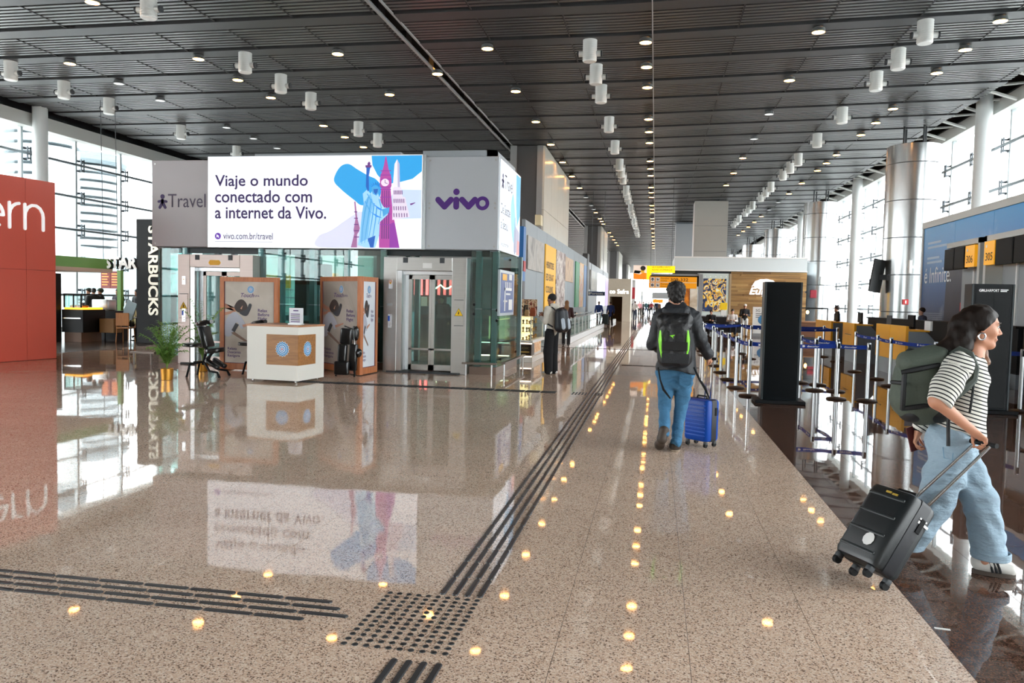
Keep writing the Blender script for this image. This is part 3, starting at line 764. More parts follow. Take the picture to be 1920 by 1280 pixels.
mon = MB().box((-0.28, -0.04, -0.66), (0.28, 0.04, 0.66), TR((a.x+b.x)/2, 33.6, (a.z+b.z)/2) @ Matrix.Rotation(math.radians(8), 4, 'Y') @ RZ(0.5))
ob('housing', mon, M_black, t, world=True, bevel=0.015)
ob('bracket', MB().box((b.x-0.15, 33.6, (a.z+b.z)/2-0.15), (9.1, 34.0, (a.z+b.z)/2+0.05)), M_blackm, t, world=True)

# =================================================================== OVERHEAD SIGNS
t = thing('gate_sign', 'hanging orange gate sign reading 309-332 above the walkway', 'sign', (0.6, 38, 2.6))
a, b = atY(1217, 518, 38), atY(1306, 541, 38)
M_or = mat('sign_orange', 'd9920c', 0.4, emit=0.35, ecol='d98a08')
bd = ob('board', MB().box((a.x, 38, b.z), (b.x, 38.15, a.z)), M_or, t, world=True)
ob('divider', MB().box((a.x, 37.99, (a.z+b.z)/2-0.012), (b.x, 38.0, (a.z+b.z)/2+0.012)), M_white, bd, world=True)
hh = (a.z-b.z)/2
for i in range(2):
    zc = a.z-hh*(i+0.5)
    for j in range(2):
        x = a.x+0.07+j*0.24
        ob('icon', MB().box((x, 37.985, zc-0.1), (x+0.2, 38.0, zc+0.1)), M_white, bd, world=True)
    an = math.pi/2 if i == 0 else math.pi
    arr = [(-0.075, -0.02), (0.01, -0.02), (-0.03, -0.065), (0.0, -0.07), (0.075, 0), (0.0, 0.07), (-0.03, 0.065), (0.01, 0.02), (-0.075, 0.02)]
    arr = [(p*math.cos(an)-q*math.sin(an), p*math.sin(an)+q*math.cos(an)) for p, q in arr]
    ob('arrow', MB().prism(arr, (a.x+0.17, 37.985, zc), X_, Z_, 0.006), mat('sign_ink', '1e1a4a', 0.5), bd, world=True)
    pln = [(-0.07, -0.03), (-0.02, -0.01), (-0.05, 0.045), (-0.03, 0.05), (0.02, 0.0), (0.07, 0.03), (0.075, 0.015), (0.03, -0.02), (0.02, -0.06), (0.005, -0.06), (0.0, -0.03)]
    ob('plane_icon', MB().prism(pln, (a.x+0.41, 37.985, zc), X_, Z_, 0.006), mat('sign_ink', '1e1a4a'), bd, world=True)
    lettering('Portões\nGates', (a.x+0.56, 38.0, zc-0.09), X_, Z_, 0.38, 0.18, mat('sign_brown', '6a3c06', 0.5), bd, depth=0.008)
lettering('309-332', (a.x+1.0, 38.0, a.z-hh*0.78), X_, Z_, 0.82, hh*0.55, M_ink, bd, depth=0.008, bold=0.01)
ob('frame', MB().box((a.x+0.05, 38.16, a.z), (b.x+0.1, 38.2, a.z+0.06)).box((b.x+0.02, 38.16, b.z+0.1), (b.x+0.1, 38.2, a.z+0.06)), M_blackm, t, world=True)
q = atY(1310, 520, 38)
ob('post', MB().box((b.x+0.1, 38.1, 0), (b.x+0.28, 38.28, a.z+0.15)), M_grey, t, world=True)
ob('support_arm', MB().box((a.x+0.1, 38.2, a.z+0.06), (b.x+0.28, 38.28, a.z+0.15)), M_grey, t, world=True)
t = thing('overhead_advert', 'yellow hanging advert with a seated figure in orange, high over the walkway', 'sign', (-0.3, 45, 3.3))
a, b = atY(1213, 498, 45), atY(1265, 525, 45)
M_y2 = mat('advert_yellow', 'f4d60f', 0.4, emit=0.5)
zs = atY(1240, 511, 45).z
ob('board', MB().box((a.x, 45, zs), (b.x, 45.12, a.z)).box((a.x, 45, b.z), (a.x+0.26, 45.12, zs)), M_y2, t, world=True)
pa, pb = atY(1188, 497, 45), atY(1212, 524, 45)
pc = ob('picture', MB().box((pa.x, 45, pb.z), (a.x, 45.12, pa.z)), mat('advert_pale', 'e5d4c8', 0.4, emit=0.3), t, world=True)
w, h = pb.x-pa.x, pa.z-pb.z
def pr(pts, m, nm, d=0.006): ob(nm, MB().prism([(x*w, y*h) for x, y in pts], (pa.x, 45-0.0, pb.z), X_, Z_, d), m, pc, world=True)
pr([(0, 0.05), (1, 0.0), (1, 0.45), (0.75, 0.5), (0.5, 0.35), (0.0, 0.45)], mat('advert_orange', 'e8861c', 0.4, emit=0.3), 'orange_clothing')
pr([(0.02, 0.45), (0.45, 0.42), (0.6, 0.6), (0.1, 0.65)], M_blackm, 'dark_sleeve', 0.01)
pr([(0.55, 0.5), (0.8, 0.45), (0.85, 0.7), (0.6, 0.75)], mat('advert_skin', 'd9a02a', 0.4, emit=0.3), 'face', 0.012)
pr([(0.6+0.2*math.cos(k*0.5236)+0.12, 0.8+0.17*math.sin(k*0.5236)) for k in range(12)], M_ink, 'hair', 0.016)
lettering('LIL A AUMILU UNTO', (a.x+0.3, 45, zs+0.26), X_, Z_, 1.0, 0.1, M_ink, t, depth=0.006)
lettering('ROUND DE EMBARQUE', (a.x+0.3, 45, zs+0.1), X_, Z_, 1.1, 0.1, M_ink, t, depth=0.006)
for x in (a.x+0.2, b.x-0.2): ob('rod', MB().cyl((x, 45.06, a.z), (x, 45.06, ceil_z(x)+0.03), 0.012, n=6), M_dgrey, t, world=True)
# =================================================================== TACTILE GUIDE STRIPS
M_tac = mat('tactile_rubber', '2c2e30', 0.4)
def bar_mesh(L, w=0.032):
    b = MB(); h = 0.006
    pts = [(-L/2, -w/2+0.008), (-L/2+0.008, -w/2), (L/2-0.008, -w/2), (L/2, -w/2+0.008), (L/2, w/2-0.008), (L/2-0.008, w/2), (-L/2+0.008, w/2), (-L/2, w/2-0.008)]
    top = [(x*0.985, y*0.8) for x, y in pts]
    b.loft([[Vector((x, y, 0)) for x, y in pts], [Vector((x, y, h)) for x, y in top]])
    return b.mesh('bar', M_tac)
BL = 0.262; bm_x = bar_mesh(BL)
def strip(name, lab, along, start, end, rows4, stagger, skip=()):
    """four rows of short bars; along 'x' or 'y'"""
    t = thing(name, lab, 'guide strip', ((start+end)/2 if along == 'x' else rows4[0], rows4[0] if along == 'x' else start, 0))
    n = 0; rest = MB()
    N = int((end-start)/0.275)
    for i in range(N):
        for r, v in enumerate(rows4):
            s = start+i*0.275+(r*stagger % 0.275)+BL/2
            if s+BL/2 > end: continue
            if n < 300:
                o = ob('bar', bm_x, M_tac, t)
                wl = (s, v, 0.0) if along == 'x' else (v, s, 0.0)
                o.location = Vector(wl)-t.location
                if along == 'y': o.rotation_euler = (0, 0, math.pi/2)
                n += 1
            else:
                if along == 'x': rest.box((s-BL/2, v-0.016, 0), (s+BL/2, v+0.016, 0.006))
                else: rest.box((v-0.016, s-BL/2, 0), (v+0.016, s+BL/2, 0.006))
    if rest.v:
        o = ob('bar_field', rest, M_tac, t, world=True, kind='stuff')
    return t
MX = [-1.085, -1.017, -0.949, -0.881]
strip('tactile_path', 'long dark tactile guide path running down the walkway', 'y', 4.04, 92, MX, 0.0)
strip('tactile_path', 'short dark tactile bars at the bottom edge below the dotted pad', 'y', 2.72, 3.30, MX, 0.0)
strip('tactile_path', 'dark tactile guide strip crossing the left foreground to the dotted pad', 'x', -6.0, -1.40, [3.80, 3.722, 3.644, 3.566], 0.075)
strip('tactile_path', 'dark tactile strip crossing the floor in front of the lift doors', 'x', -6.6, -1.42, [13.45, 13.53, 13.61, 13.69], 0.0)
strip('tactile_path', 'dark tactile strip leading from the walkway to the queue posts', 'x', -0.80, 1.38, [20.03, 20.11, 20.19], 0.0)
strip('tactile_path', 'farther dark tactile strip crossing the walkway by the glass balustrade', 'x', -4.2, 1.3, [26.85, 26.95], 0.0)
def pad(lab, x0, x1, y0, y1, nx, ny):
    t = thing('tactile_pad', lab, 'guide pad', ((x0+x1)/2, (y0+y1)/2, 0))
    dm = MB().lathe([(0.015, 0), (0.0145, 0.003), (0.009, 0.006)], n=10).mesh('stud', M_tac, True)
    for i in range(nx):
        for j in range(ny):
            o = ob('stud', dm, M_tac, t); o.location = (x0+(x1-x0)*i/(nx-1)-t.location.x, y0+(y1-y0)*j/(ny-1)-t.location.y, 0)
pad('dotted square tactile pad of dark studs in the foreground', -1.365, -0.882, 3.357, 4.0, 10, 13)
pad('small dotted tactile pad where the lift strip meets the path', -1.36, -0.86, 13.40, 13.72, 10, 6)
# =================================================================== LIFT KIOSK WITH BILLBOARDS
SY = 16.2
M_kglass = glass('kiosk_glass', 'cbe2e0', 0.05)
M_kpost = mat('kiosk_post', '8fa5a8', 0.35, 0.5)
M_panelL = mat('matt_grey_panel', 'a19d9e', 0.4, 0.2)
M_panelR = mat('silver_panel', 'b9bec4', 0.35, 0.3)
t = kio = thing('lift_kiosk', 'glass lift kiosk carrying the large billboards', 'kiosk', (-7.3, 17.5, 0))
ob('roof_deck', MB().box((-11.15, 16.5, 2.66), (-3.45, 19.5, 2.8)), M_dgrey, t, world=True)
ob('top_rim', MB().box((-5.0, 16.4, 4.575), (-3.4, 16.6, 4.74)).box((-8.9, 16.4, 4.5), (-5.5, 16.6, 4.72)).box((-3.6, 16.4, 4.575), (-3.4, 18.7, 4.74)), M_grey, t, world=True)
ob('sign_frame', MB().box((-11.2, 16.3, 2.62), (-3.36, 16.4, 2.68)).box((-11.2, 16.3, 4.4), (-3.36, 16.4, 4.5)).box((-3.42, 16.4, 2.62), (-3.36, 18.7, 2.68)).box((-3.42, 16.4, 4.4), (-3.36, 18.7, 4.5))
   .box((-11.2, 16.3, 2.6), (-11.1, 16.4, 4.5)).box((-7.4, 16.3, 2.6), (-7.3, 16.4, 4.5)).box((-3.46, 16.3, 2.6), (-3.36, 16.4, 4.5)).box((-3.46, 18.6, 2.6), (-3.36, 18.7, 4.5)), M_grey, t, world=True)
ob('back_cover', MB().box((-11.15, 19.4, 2.8), (-3.45, 19.5, 4.5)), M_grey, t, world=True)
for lo_, hi_ in (((-11.2, 16.28, 0), (-10.55, 19.4, 0.16)), ((-8.7, 16.38, 0), (-5.75, 16.6, 0.16)), ((-3.85, 16.2, 0), (-3.27, 18.75, 0.16))): ob('floor_kerb', MB().box(lo_, hi_), mat('brown_kerb', '7e6a5e', 0.3), t, world=True)
for x in (-11.1, -10.6, -8.72, -8.25, -7.5, -6.6, -5.85, -3.72, -3.36):
    ob('post', MB().box((x-0.06, 16.36, 0.16), (x+0.06, 16.5, 2.66)), M_kpost, t, world=True)
for y in (18.6, 19.4):
    for x in (-11.1, -8.7, -6.0, -3.36): ob('post', MB().box((x-0.06, y-0.07, 0), (x+0.06, y+0.07, 2.66)), M_kpost, t, world=True)
def pane(x0, x1, y0, y1, z0, z1): ob('pane', MB().box((x0, y0, z0), (x1, y1, z1)), M_kglass, t, world=True)
pane(-11.22, -10.56, 16.30, 16.315, 0.18, 2.6)
for a, b in ((-8.75, -8.0), (-7.98, -6.75), (-6.73, -5.74)):
    pane(a, b, 16.30, 16.315, 0.18, 1.38); pane(a, b, 16.30, 16.315, 1.4, 2.6)
pane(-3.86, -3.30, 16.26, 16.275, 0.18, 1.38); pane(-3.86, -3.30, 16.26, 16.275, 1.4, 2.6)
for z0, z1 in ((0.2, 1.16), (1.18, 2.6)): pane(-3.285, -3.27, 16.26, 18.72, z0, z1)
pane(-11.2, -11.185, 16.3, 19.4, 0.18, 2.6)
for a in (-11.1, -8.3, -5.6): pane(a, a+2.2, 19.48, 19.495, 0.2, 2.6)
ob('mid_rail', MB().box((-8.75, 17.2, 1.0), (-5.75, 17.3, 1.12)), M_kpost, t, world=True)
M_shaft = mat('shaft_dark', '2b3235', 0.4, 0.3)
for x, w in ((-3.62, 0.16), (-8.35, 0.3), (-7.2, 0.12), (-6.35, 0.2)):
    ob('shaft_rail', MB().box((x-w/2, 17.6, 0), (x+w/2, 17.8, 2.66)), M_shaft, t, world=True)
ob('shaft_machine', MB().rbox((-8.0, 17.9, 2.1), (0.5, 0.4, 0.5), 0.05).rbox((-6.1, 18.2, 2.3), (0.6, 0.4, 0.3), 0.05).box((-8.2, 17.5, 0.16), (-6.0, 18.6, 0.55)), M_shaft, t, world=True)
for p in ((-3.28, 16.24, 1.37), (-3.28, 16.24, 1.15), (-3.28, 18.6, 0.35), (-3.28, 16.7, 0.3), (-3.28, 17.6, 2.5), (-3.78, 16.25, 1.28), (-3.78, 16.25, 1.48)):
    ob('glass_fixing', MB().ell(p, (0.03, 0.03, 0.03), n=8, m=6), M_blackm, t, world=True, smooth=True)
ob('header_band', MB().box((-10.9, 16.42, 2.5), (-3.5, 16.5, 2.66)), M_shaft, t, world=True)
# printed floor plan inside the side glass
a, b = atX(938, 505, -3.22), atX(963, 590, -3.22)
d0 = ob('floor_plan_board', MB().box((-3.265, a.y, b.z), (-3.222, b.y, a.z)), mat('plan_frame', 'b9c4cc', 0.3, 0.4), label='navy airport floor plan board on the side glass of the lift kiosk', cat='notice board')
ob('map_sheet', MB().box((-3.224, a.y+0.1, b.z+0.06), (-3.218, b.y-0.1, a.z-0.06)), mat('plan_navy', '27427f', 0.4, emit=0.12), d0, world=True)
mp = MB(); L = b.y-a.y; Hh = a.z-b.z
for (u0, u1, v0, v1) in ((0.3, 0.36, 0.1, 0.62), (0.3, 0.8, 0.56, 0.62), (0.35, 0.4, 0.62, 0.75), (0.47, 0.51, 0.62, 0.75), (0.6, 0.64, 0.62, 0.75), (0.72, 0.76, 0.62, 0.75), (0.4, 0.7, 0.46, 0.5), (0.25, 0.5, 0.3, 0.34), (0.6, 0.85, 0.12, 0.36), (0.6, 0.8, 0.8, 0.93)):
    mp.box((-3.218, a.y+L*u0, b.z+Hh*v0), (-3.214, a.y+L*u1, b.z+Hh*v1))
ob('map_lines', mp, M_white, d0, world=True)
ob('map_key', MB().box((-3.218, a.y+L*0.16, b.z+Hh*0.78), (-3.214, a.y+L*0.45, b.z+Hh*0.92)), M_yel, d0, world=True)

# ---- billboard panels
def little_man(cx, cz, s, o_y, ax, parent, m, base=None):
    b = MB(); o = base if base is not None else Vector((cx, o_y, cz))
    b.prism(disc((0, 0.36*s), 0, 0, 0.155*s, 16), o, ax, Z_, 0.006)
    limb = [(-0.05, 0.0), (0.0, -0.05), (0.05, 0.0), (0.0, 0.05)]
    def bar(p, q, w):
        d = Vector((q[0]-p[0], q[1]-p[1])).normalized(); nrm = Vector((-d.y, d.x))
        pts = [];
        for c, base_a in ((q, 0), (p, math.pi)):
            for k in range(7):
                an = -math.pi/2+math.pi*k/6+base_a
                pts.append((c[0]+w*(d.x*math.cos(an)+nrm.x*math.sin(an)), c[1]+w*(d.y*math.cos(an)+nrm.y*math.sin(an))))
        b.prism([(x*s, y*s) for x, y in pts], o, ax, Z_, 0.006)
    bar((0, 0.02), (0.0, 0.12), 0.10)
    bar((-0.28, 0.03), (0, 0.08), 0.085); bar((0.28, 0.03), (0, 0.08), 0.085)
    bar((-0.2, -0.36), (0.0, -0.02), 0.095); bar((0.2, -0.36), (0.0, -0.02), 0.095)
    return ob('logo_figure', b, m, parent, world=True)
M_dtxt = mat('grey_purple_print', '4b4458', 0.5)
t = thing('sign_panel', 'grey sign panel reading Travel left of the lit billboard', 'sign panel', (-10.6, SY, 2.63))
ob('panel', MB().box((-11.31, SY, 2.63), (-9.86, SY+0.1, 4.56)), M_panelL, t, world=True, bevel=0.01)
little_man(-11.04, 3.63, 0.34, SY, X_, t, M_dpurple)
lettering('Travel', (-10.90, SY, 3.51), X_, Z_, 0.93, 0.30, M_dtxt, t, depth=0.006)
for x in (-11.22,):
    for z in (2.7, 4.48): ob('bolt', MB().cyl((x, SY-0.012, z), (x, SY, z), 0.02, n=10), M_steel, t, world=True)

LB = SY-0.12
t = bb_ = thing('lit_billboard', 'large bright billboard with purple slogan and travel landmarks', 'billboard', (-7.4, LB, 2.63))
M_lit = mat('lit_white_sheet', 'eef0f6', 0.4, emit=0.32, ecol='eef1fa')
ob('case', MB().box((-9.855, LB+0.012, 2.62), (-4.9, SY+0.1, 4.615)), M_alu, t, world=True)
face = ob('lit_sheet', MB().box((-9.84, LB, 2.635), (-4.915, LB+0.012, 4.60)), M_lit, t, world=True)
def emat(n, c, e=0.3): return mat(n, c, 0.45, emit=e)
M_slog = mat('slogan_purple', '3c2468', 0.5)
for i, (s, w) in enumerate((('Viaje o mundo', 2.19), ('conectado com', 2.29), ('a internet da Vivo.', 2.62))):
    hh = {0: 0.325, 1: 0.27, 2: 0.27}[i]; z0 = (3.944, 3.60, 3.25)[i]-(0.062 if i == 0 else 0.0)
    lettering(s, (-9.67, LB, z0), X_, Z_, w, hh, M_slog, face, depth=0.004, bold=0.014, words=True)
lettering('vivo.com.br/travel', (-9.47, LB, 2.80), X_, Z_, 1.18, 0.145, M_slog, face, depth=0.004)
ob('cursor_disc', MB().prism(disc((0, 0), 0, 0, 0.072, 20), (-9.6, LB, 2.865), X_, Z_, 0.004), emat('violet', '5a2a9a', 0.4), face, world=True)
ob('cursor', MB().prism([(-0.03, 0.04), (-0.03, -0.03), (0.0, -0.012), (0.02, -0.04), (0.03, -0.03), (0.012, -0.005), (0.035, 0.0)], (-9.6, LB-0.004, 2.865), X_, Z_, 0.003), M_lit, face, world=True)
ob('rule', MB().box((-9.67, LB-0.003, 2.745), (-8.3, LB, 2.75)), M_dtxt, face, world=True)
# artwork: coordinates in the zoomed frame (0..880 across x -7.08..-4.915, 0..990 down z 4.60..2.635)
def az(x, y): return (min(-4.917, -7.077+x*(2.162/885.0)), min(4.598, max(2.637, 4.60-(y-105)*(1.965/885.0))))
def art(pts, m, d, nm='art_shape'):
    q = [(p[0]+7.0, p[1]-3.6) for p in (az(*p) for p in pts)][::-1]
    ar = sum(q[i][0]*q[(i+1) % len(q)][1]-q[(i+1) % len(q)][0]*q[i][1] for i in range(len(q)))
    if ar < 0: q = q[::-1]
    return ob(nm, MB().prism(q, (-7.0, LB, 3.6), X_, Z_, d), m, face, world=True)
def smooth_poly(pts, n=6):
    out = []; k = len(pts)
    for i in range(k):
        p0, p1, p2, p3 = (Vector(pts[(i+j) % k]) for j in (-1, 0, 1, 2))
        for s in range(n):
            u = s/n
            out.append(tuple(0.5*((2*p1)+(p2-p0)*u+(2*p0-5*p1+4*p2-p3)*u*u+(3*p1-p0-3*p2+p3)*u**3)))
    return out
sky = emat('art_sky_blue', '2f9fe0'); pale = emat('art_pale_blue', 'c3d3ec'); pale2 = emat('art_lilac', 'd4d6ec')
art(smooth_poly([(80, 340), (130, 220), (210, 185), (300, 240), (400, 300), (470, 335), (520, 420), (470, 560), (340, 580), (270, 530), (150, 430)]), sky, 0.002, 'sky_shape')
art([(425, 110), (882, 110), (882, 260), (800, 330), (690, 360), (560, 380), (480, 290), (435, 200)], sky, 0.002, 'sky_shape')
art(smooth_poly([(-60, 880), (60, 820), (240, 690), (330, 640), (380, 700), (370, 985), (-60, 985)]), pale2, 0.002, 'sky_shape')
art([(640, 430), (882, 435), (882, 705), (640, 710), (560, 600)], pale, 0.002, 'sky_shape')
pink = emat('art_magenta', 'b04a9e'); pink2 = emat('art_violet', '8e3aa0'); pinkd = emat('art_plum', '6a3a7e')
art([(505, 985), (500, 640), (520, 410), (505, 400), (505, 330), (512, 290), (530, 240), (540, 200), (552, 120), (560, 120), (575, 200), (582, 240), (600, 290), (610, 330), (610, 400), (600, 410), (625, 640), (690, 985)], pink, 0.006, 'clock_tower')
for y in (250, 290, 330, 405, 425, 500, 580, 660, 760): art([(508, y), (606, y), (606, y+8), (508, y+8)], pink2, 0.0075, 'tower_band')
for x in (525, 545, 565, 585): art([(x, 440), (x+7, 440), (x+10, 900), (x, 900)], pinkd, 0.0072, 'tower_groove')
art([(600, 760), (640, 740), (690, 985), (600, 985)], pink2, 0.0078, 'tower_shadow')
c0 = [(552+36*math.cos(k*math.pi/10), 365+36*math.sin(k*math.pi/10)) for k in range(20)]
art(c0, emat('art_dial', 'e8d8ea'), 0.009, 'clock_dial')
art([(550, 340), (555, 340), (555, 366), (575, 372), (574, 377), (550, 370)], pinkd, 0.011, 'clock_hands')
art([(622, 410), (636, 190), (658, 145), (680, 190), (688, 410)], emat('art_white', 'e6e4f0'), 0.005, 'obelisk')
art([(660, 150), (680, 190), (688, 410), (668, 410)], emat('art_grey_lilac', 'b7b2cf'), 0.0055, 'obelisk_shade')
lean = emat('art_tower_white', 'ddd3e4')
art([(622, 720), (622, 420), (640, 405), (700, 410), (712, 500), (735, 505), (780, 690), (700, 705)], lean, 0.0065, 'leaning_tower')
for y in (440, 520, 590, 655):
    for x in range(6):
        xx = 632+x*(14+(y-440)*0.045)+(y-440)*0.0
        art([(xx, y), (xx+7, y), (xx+9, y+38), (xx+2, y+38)], pinkd, 0.0085, 'arcade_opening')
iron = emat('art_iron', 'a06a98')
for p in ([(270, 545), (282, 545), (300, 700), (325, 800), (318, 830), (300, 860), (300, 985), (245, 985), (275, 850), (268, 820), (285, 700)],): art(p, iron, 0.004, 'iron_tower')
for y in (640, 700, 760, 820, 880): art([(272, y), (300+(y-640)*0.1, y), (300+(y-640)*0.1, y+9), (272, y+9)], pinkd, 0.006, 'iron_band')
blue1 = emat('art_robe', '9fd0ee'); blue2 = emat('art_robe_shade', '4aa0d8'); blue3 = emat('art_deep_blue', '2460b8')
art([(375, 985), (310, 960), (325, 850), (345, 660), (360, 560), (350, 470), (390, 430), (420, 470), (440, 440), (490, 470), (520, 560), (545, 600), (590, 610), (580, 670), (510, 740), (505, 860), (470, 985)], blue1, 0.012, 'statue_robe')
art([(395, 450), (378, 400), (382, 230), (372, 200), (425, 200), (412, 235), (402, 300), (405, 440)], blue3, 0.013, 'statue_arm')
art([(370, 200), (426, 200), (424, 222), (374, 222)], pinkd, 0.014, 'torch_cup')
art([(390, 200), (392, 178), (405, 165), (415, 180), (412, 200)], pinkd, 0.0145, 'torch_flame')
art([(430, 410), (470, 395), (498, 410), (496, 460), (475, 490), (440, 470)], blue2, 0.014, 'statue_head')
for k in range(7):
    an = math.radians(200+k*23); art([(465+30*math.cos(an-0.08), 410+25*math.sin(an-0.08)), (465+62*math.cos(an), 410+52*math.sin(an)), (465+30*math.cos(an+0.08), 410+25*math.sin(an+0.08))], blue3, 0.015, 'crown_ray')
blue4 = emat('art_robe_mid', '74b6e2')
art([(360, 560), (420, 470), (450, 560), (420, 700), (400, 900), (330, 940), (345, 660)], blue4, 0.0135, 'robe_shade')
for pts in (((402, 500), (372, 640), (352, 800), (345, 950)), ((430, 520), (408, 660), (388, 800), (372, 940)), ((455, 560), (440, 700), (420, 830), (402, 930)), ((480, 600), (470, 720), (452, 850), (436, 940)), ((392, 470), (440, 560), (500, 620), (560, 640)), ((372, 540), (420, 640), (480, 690), (530, 700)), ((500, 520), (520, 600), (512, 690), (495, 760))):
    k = [Vector(p) for p in pts]; w5 = 5
    art([(p.x-w5*(1-i/4), p.y) for i, p in enumerate(k)]+[(p.x+w5*(1-i/4)+1, p.y+3) for i, p in reversed(list(enumerate(k)))], blue2, 0.0145, 'robe_fold')
art([(448, 428), (490, 425), (486, 455), (470, 480), (452, 460)], blue3, 0.0155, 'face_shade')
art([(400, 900), (470, 870), (455, 985), (425, 985)], blue3, 0.0148, 'robe_fold')
art([(530, 620), (595, 600), (590, 650), (540, 690)], blue2, 0.0146, 'tablet')
art([(780, 565), (825, 553), (828, 558), (800, 575), (785, 580)], pinkd, 0.004, 'small_plane')

t = thing('sign_panel', 'silver sign panel with purple vivo lettering right of the billboard', 'sign panel', (-4.07, SY, 2.63))
ob('panel', MB().box((-4.86, SY, 2.63), (-3.285, SY+0.1, 4.575)), M_panelR, t, world=True, bevel=0.01)
ob('edge_strip', MB().box((-4.9, SY-0.02, 2.63), (-4.86, SY+0.1, 4.62)), M_alu, t, world=True)
def rbar(p, q, w, n=8):
    d = Vector((q[0]-p[0], q[1]-p[1])).normalized(); nr = Vector((-d.y, d.x)); out = []
    for c, b0 in ((q, 0), (p, math.pi)):
        for k in range(n+1):
            an = -math.pi/2+math.pi*k/n+b0
            out.append((c[0]+w*(d.x*math.cos(an)+nr.x*math.sin(an)), c[1]+w*(d.y*math.cos(an)+nr.y*math.sin(an))))
    return out
O = Vector((0, SY, 0)); w = 0.062
for x in (-4.59, -4.07):
    ob('letter', MB().prism(rbar((x, 3.675), (x+0.14, 3.53), w), O, X_, Z_, 0.008).prism(rbar((x+0.28-0.002, 3.675), (x+0.14, 3.53), w), O, X_, Z_, 0.0085), M_purple, t, world=True)
ob('letter', MB().prism(rbar((-4.195, 3.53), (-4.195, 3.675), w), O, X_, Z_, 0.008), M_purple, t, world=True)
ob('letter_dot', MB().prism(disc((-4.195, 3.84), 0, 0, 0.068, 18), O, X_, Z_, 0.008), M_purple, t, world=True)
vv = MB(); n = 28
rg_ = [[Vector((-3.63+r*math.cos(2*math.pi*k/n), SY-d, 3.60+r*math.sin(2*math.pi*k/n))) for k in range(n)] for r, d in ((0.068, 0), (0.068, 0.008), (0.145, 0.008), (0.145, 0))]
ob('letter', vv.loft(rg_, caps=False), M_purple, t, world=True)
for x in (-4.78, -3.36):
    for z in (2.70, 3.50, 3.60, 4.5): ob('bolt', MB().cyl((x, SY-0.012, z), (x, SY, z), 0.022, n=10), M_steel, t, world=True)

SX = -3.275
t = thing('side_billboard', 'white side billboard reading Travel around the corner of the kiosk', 'billboard', (SX, 17.5, 2.63))
ob('case', MB().box((SX-0.08, 16.24, 2.63), (SX, 18.72, 4.55)), M_alu, t, world=True)
sb = ob('print_sheet', MB().box((SX, 16.27, 2.66), (SX+0.012, 18.70, 4.53)), mat('side_sheet', 'dfe6ee', 0.4, emit=0.45), t, world=True)
little_man(0, 0, 0.32, 0, Y_, sb, M_dpurple, base=Vector((SX+0.012, 16.5, 4.1)))
lettering('Travel', (SX+0.012, 16.72, 3.98), Y_, Z_, 0.95, 0.3, M_dtxt, sb, depth=0.004)
lettering('De Seattle', (SX+0.012, 16.36, 3.42), Y_, Z_, 1.05, 0.22, M_dtxt, sb, depth=0.004)
lettering('a Seoul.', (SX+0.012, 16.36, 3.1), Y_, Z_, 0.85, 0.22, M_dtxt, sb, depth=0.004)
lettering('vivo.com.br/travel', (SX+0.012, 16.4, 2.74), Y_, Z_, 0.9, 0.1, M_dtxt, sb, depth=0.004)
def side(pts, m, d, nm='art_shape'): ob(nm, MB().prism(pts, (SX+0.012, 0, 0), Y_, Z_, d), m, sb, world=True)
side([(18.1, 4.5), (18.68, 4.5), (18.68, 3.6), (18.3, 3.3), (18.15, 3.8)], emat('side_blue', '5fa8d8', 0.35), 0.002)
side(smooth_poly([(17.5, 3.7), (17.75, 4.0), (18.0, 3.6), (18.2, 3.1), (17.9, 2.9), (17.6, 3.2)]), emat('side_blue2', '86bce0', 0.35), 0.003)
side([(17.9, 2.7), (17.95, 3.2), (18.15, 3.3), (18.6, 3.2), (18.68, 2.7)], emat('side_lilac', 'a09fb4', 0.3), 0.005)
side([(18.0, 2.66), (18.03, 3.5), (18.08, 3.5), (18.12, 2.66)], emat('side_grey', '7d86a0', 0.3), 0.006, 'needle_tower')
side([(18.3, 2.66), (18.35, 3.0), (18.65, 2.98), (18.68, 2.66)], emat('side_rose', 'c98a8a', 0.3), 0.006)

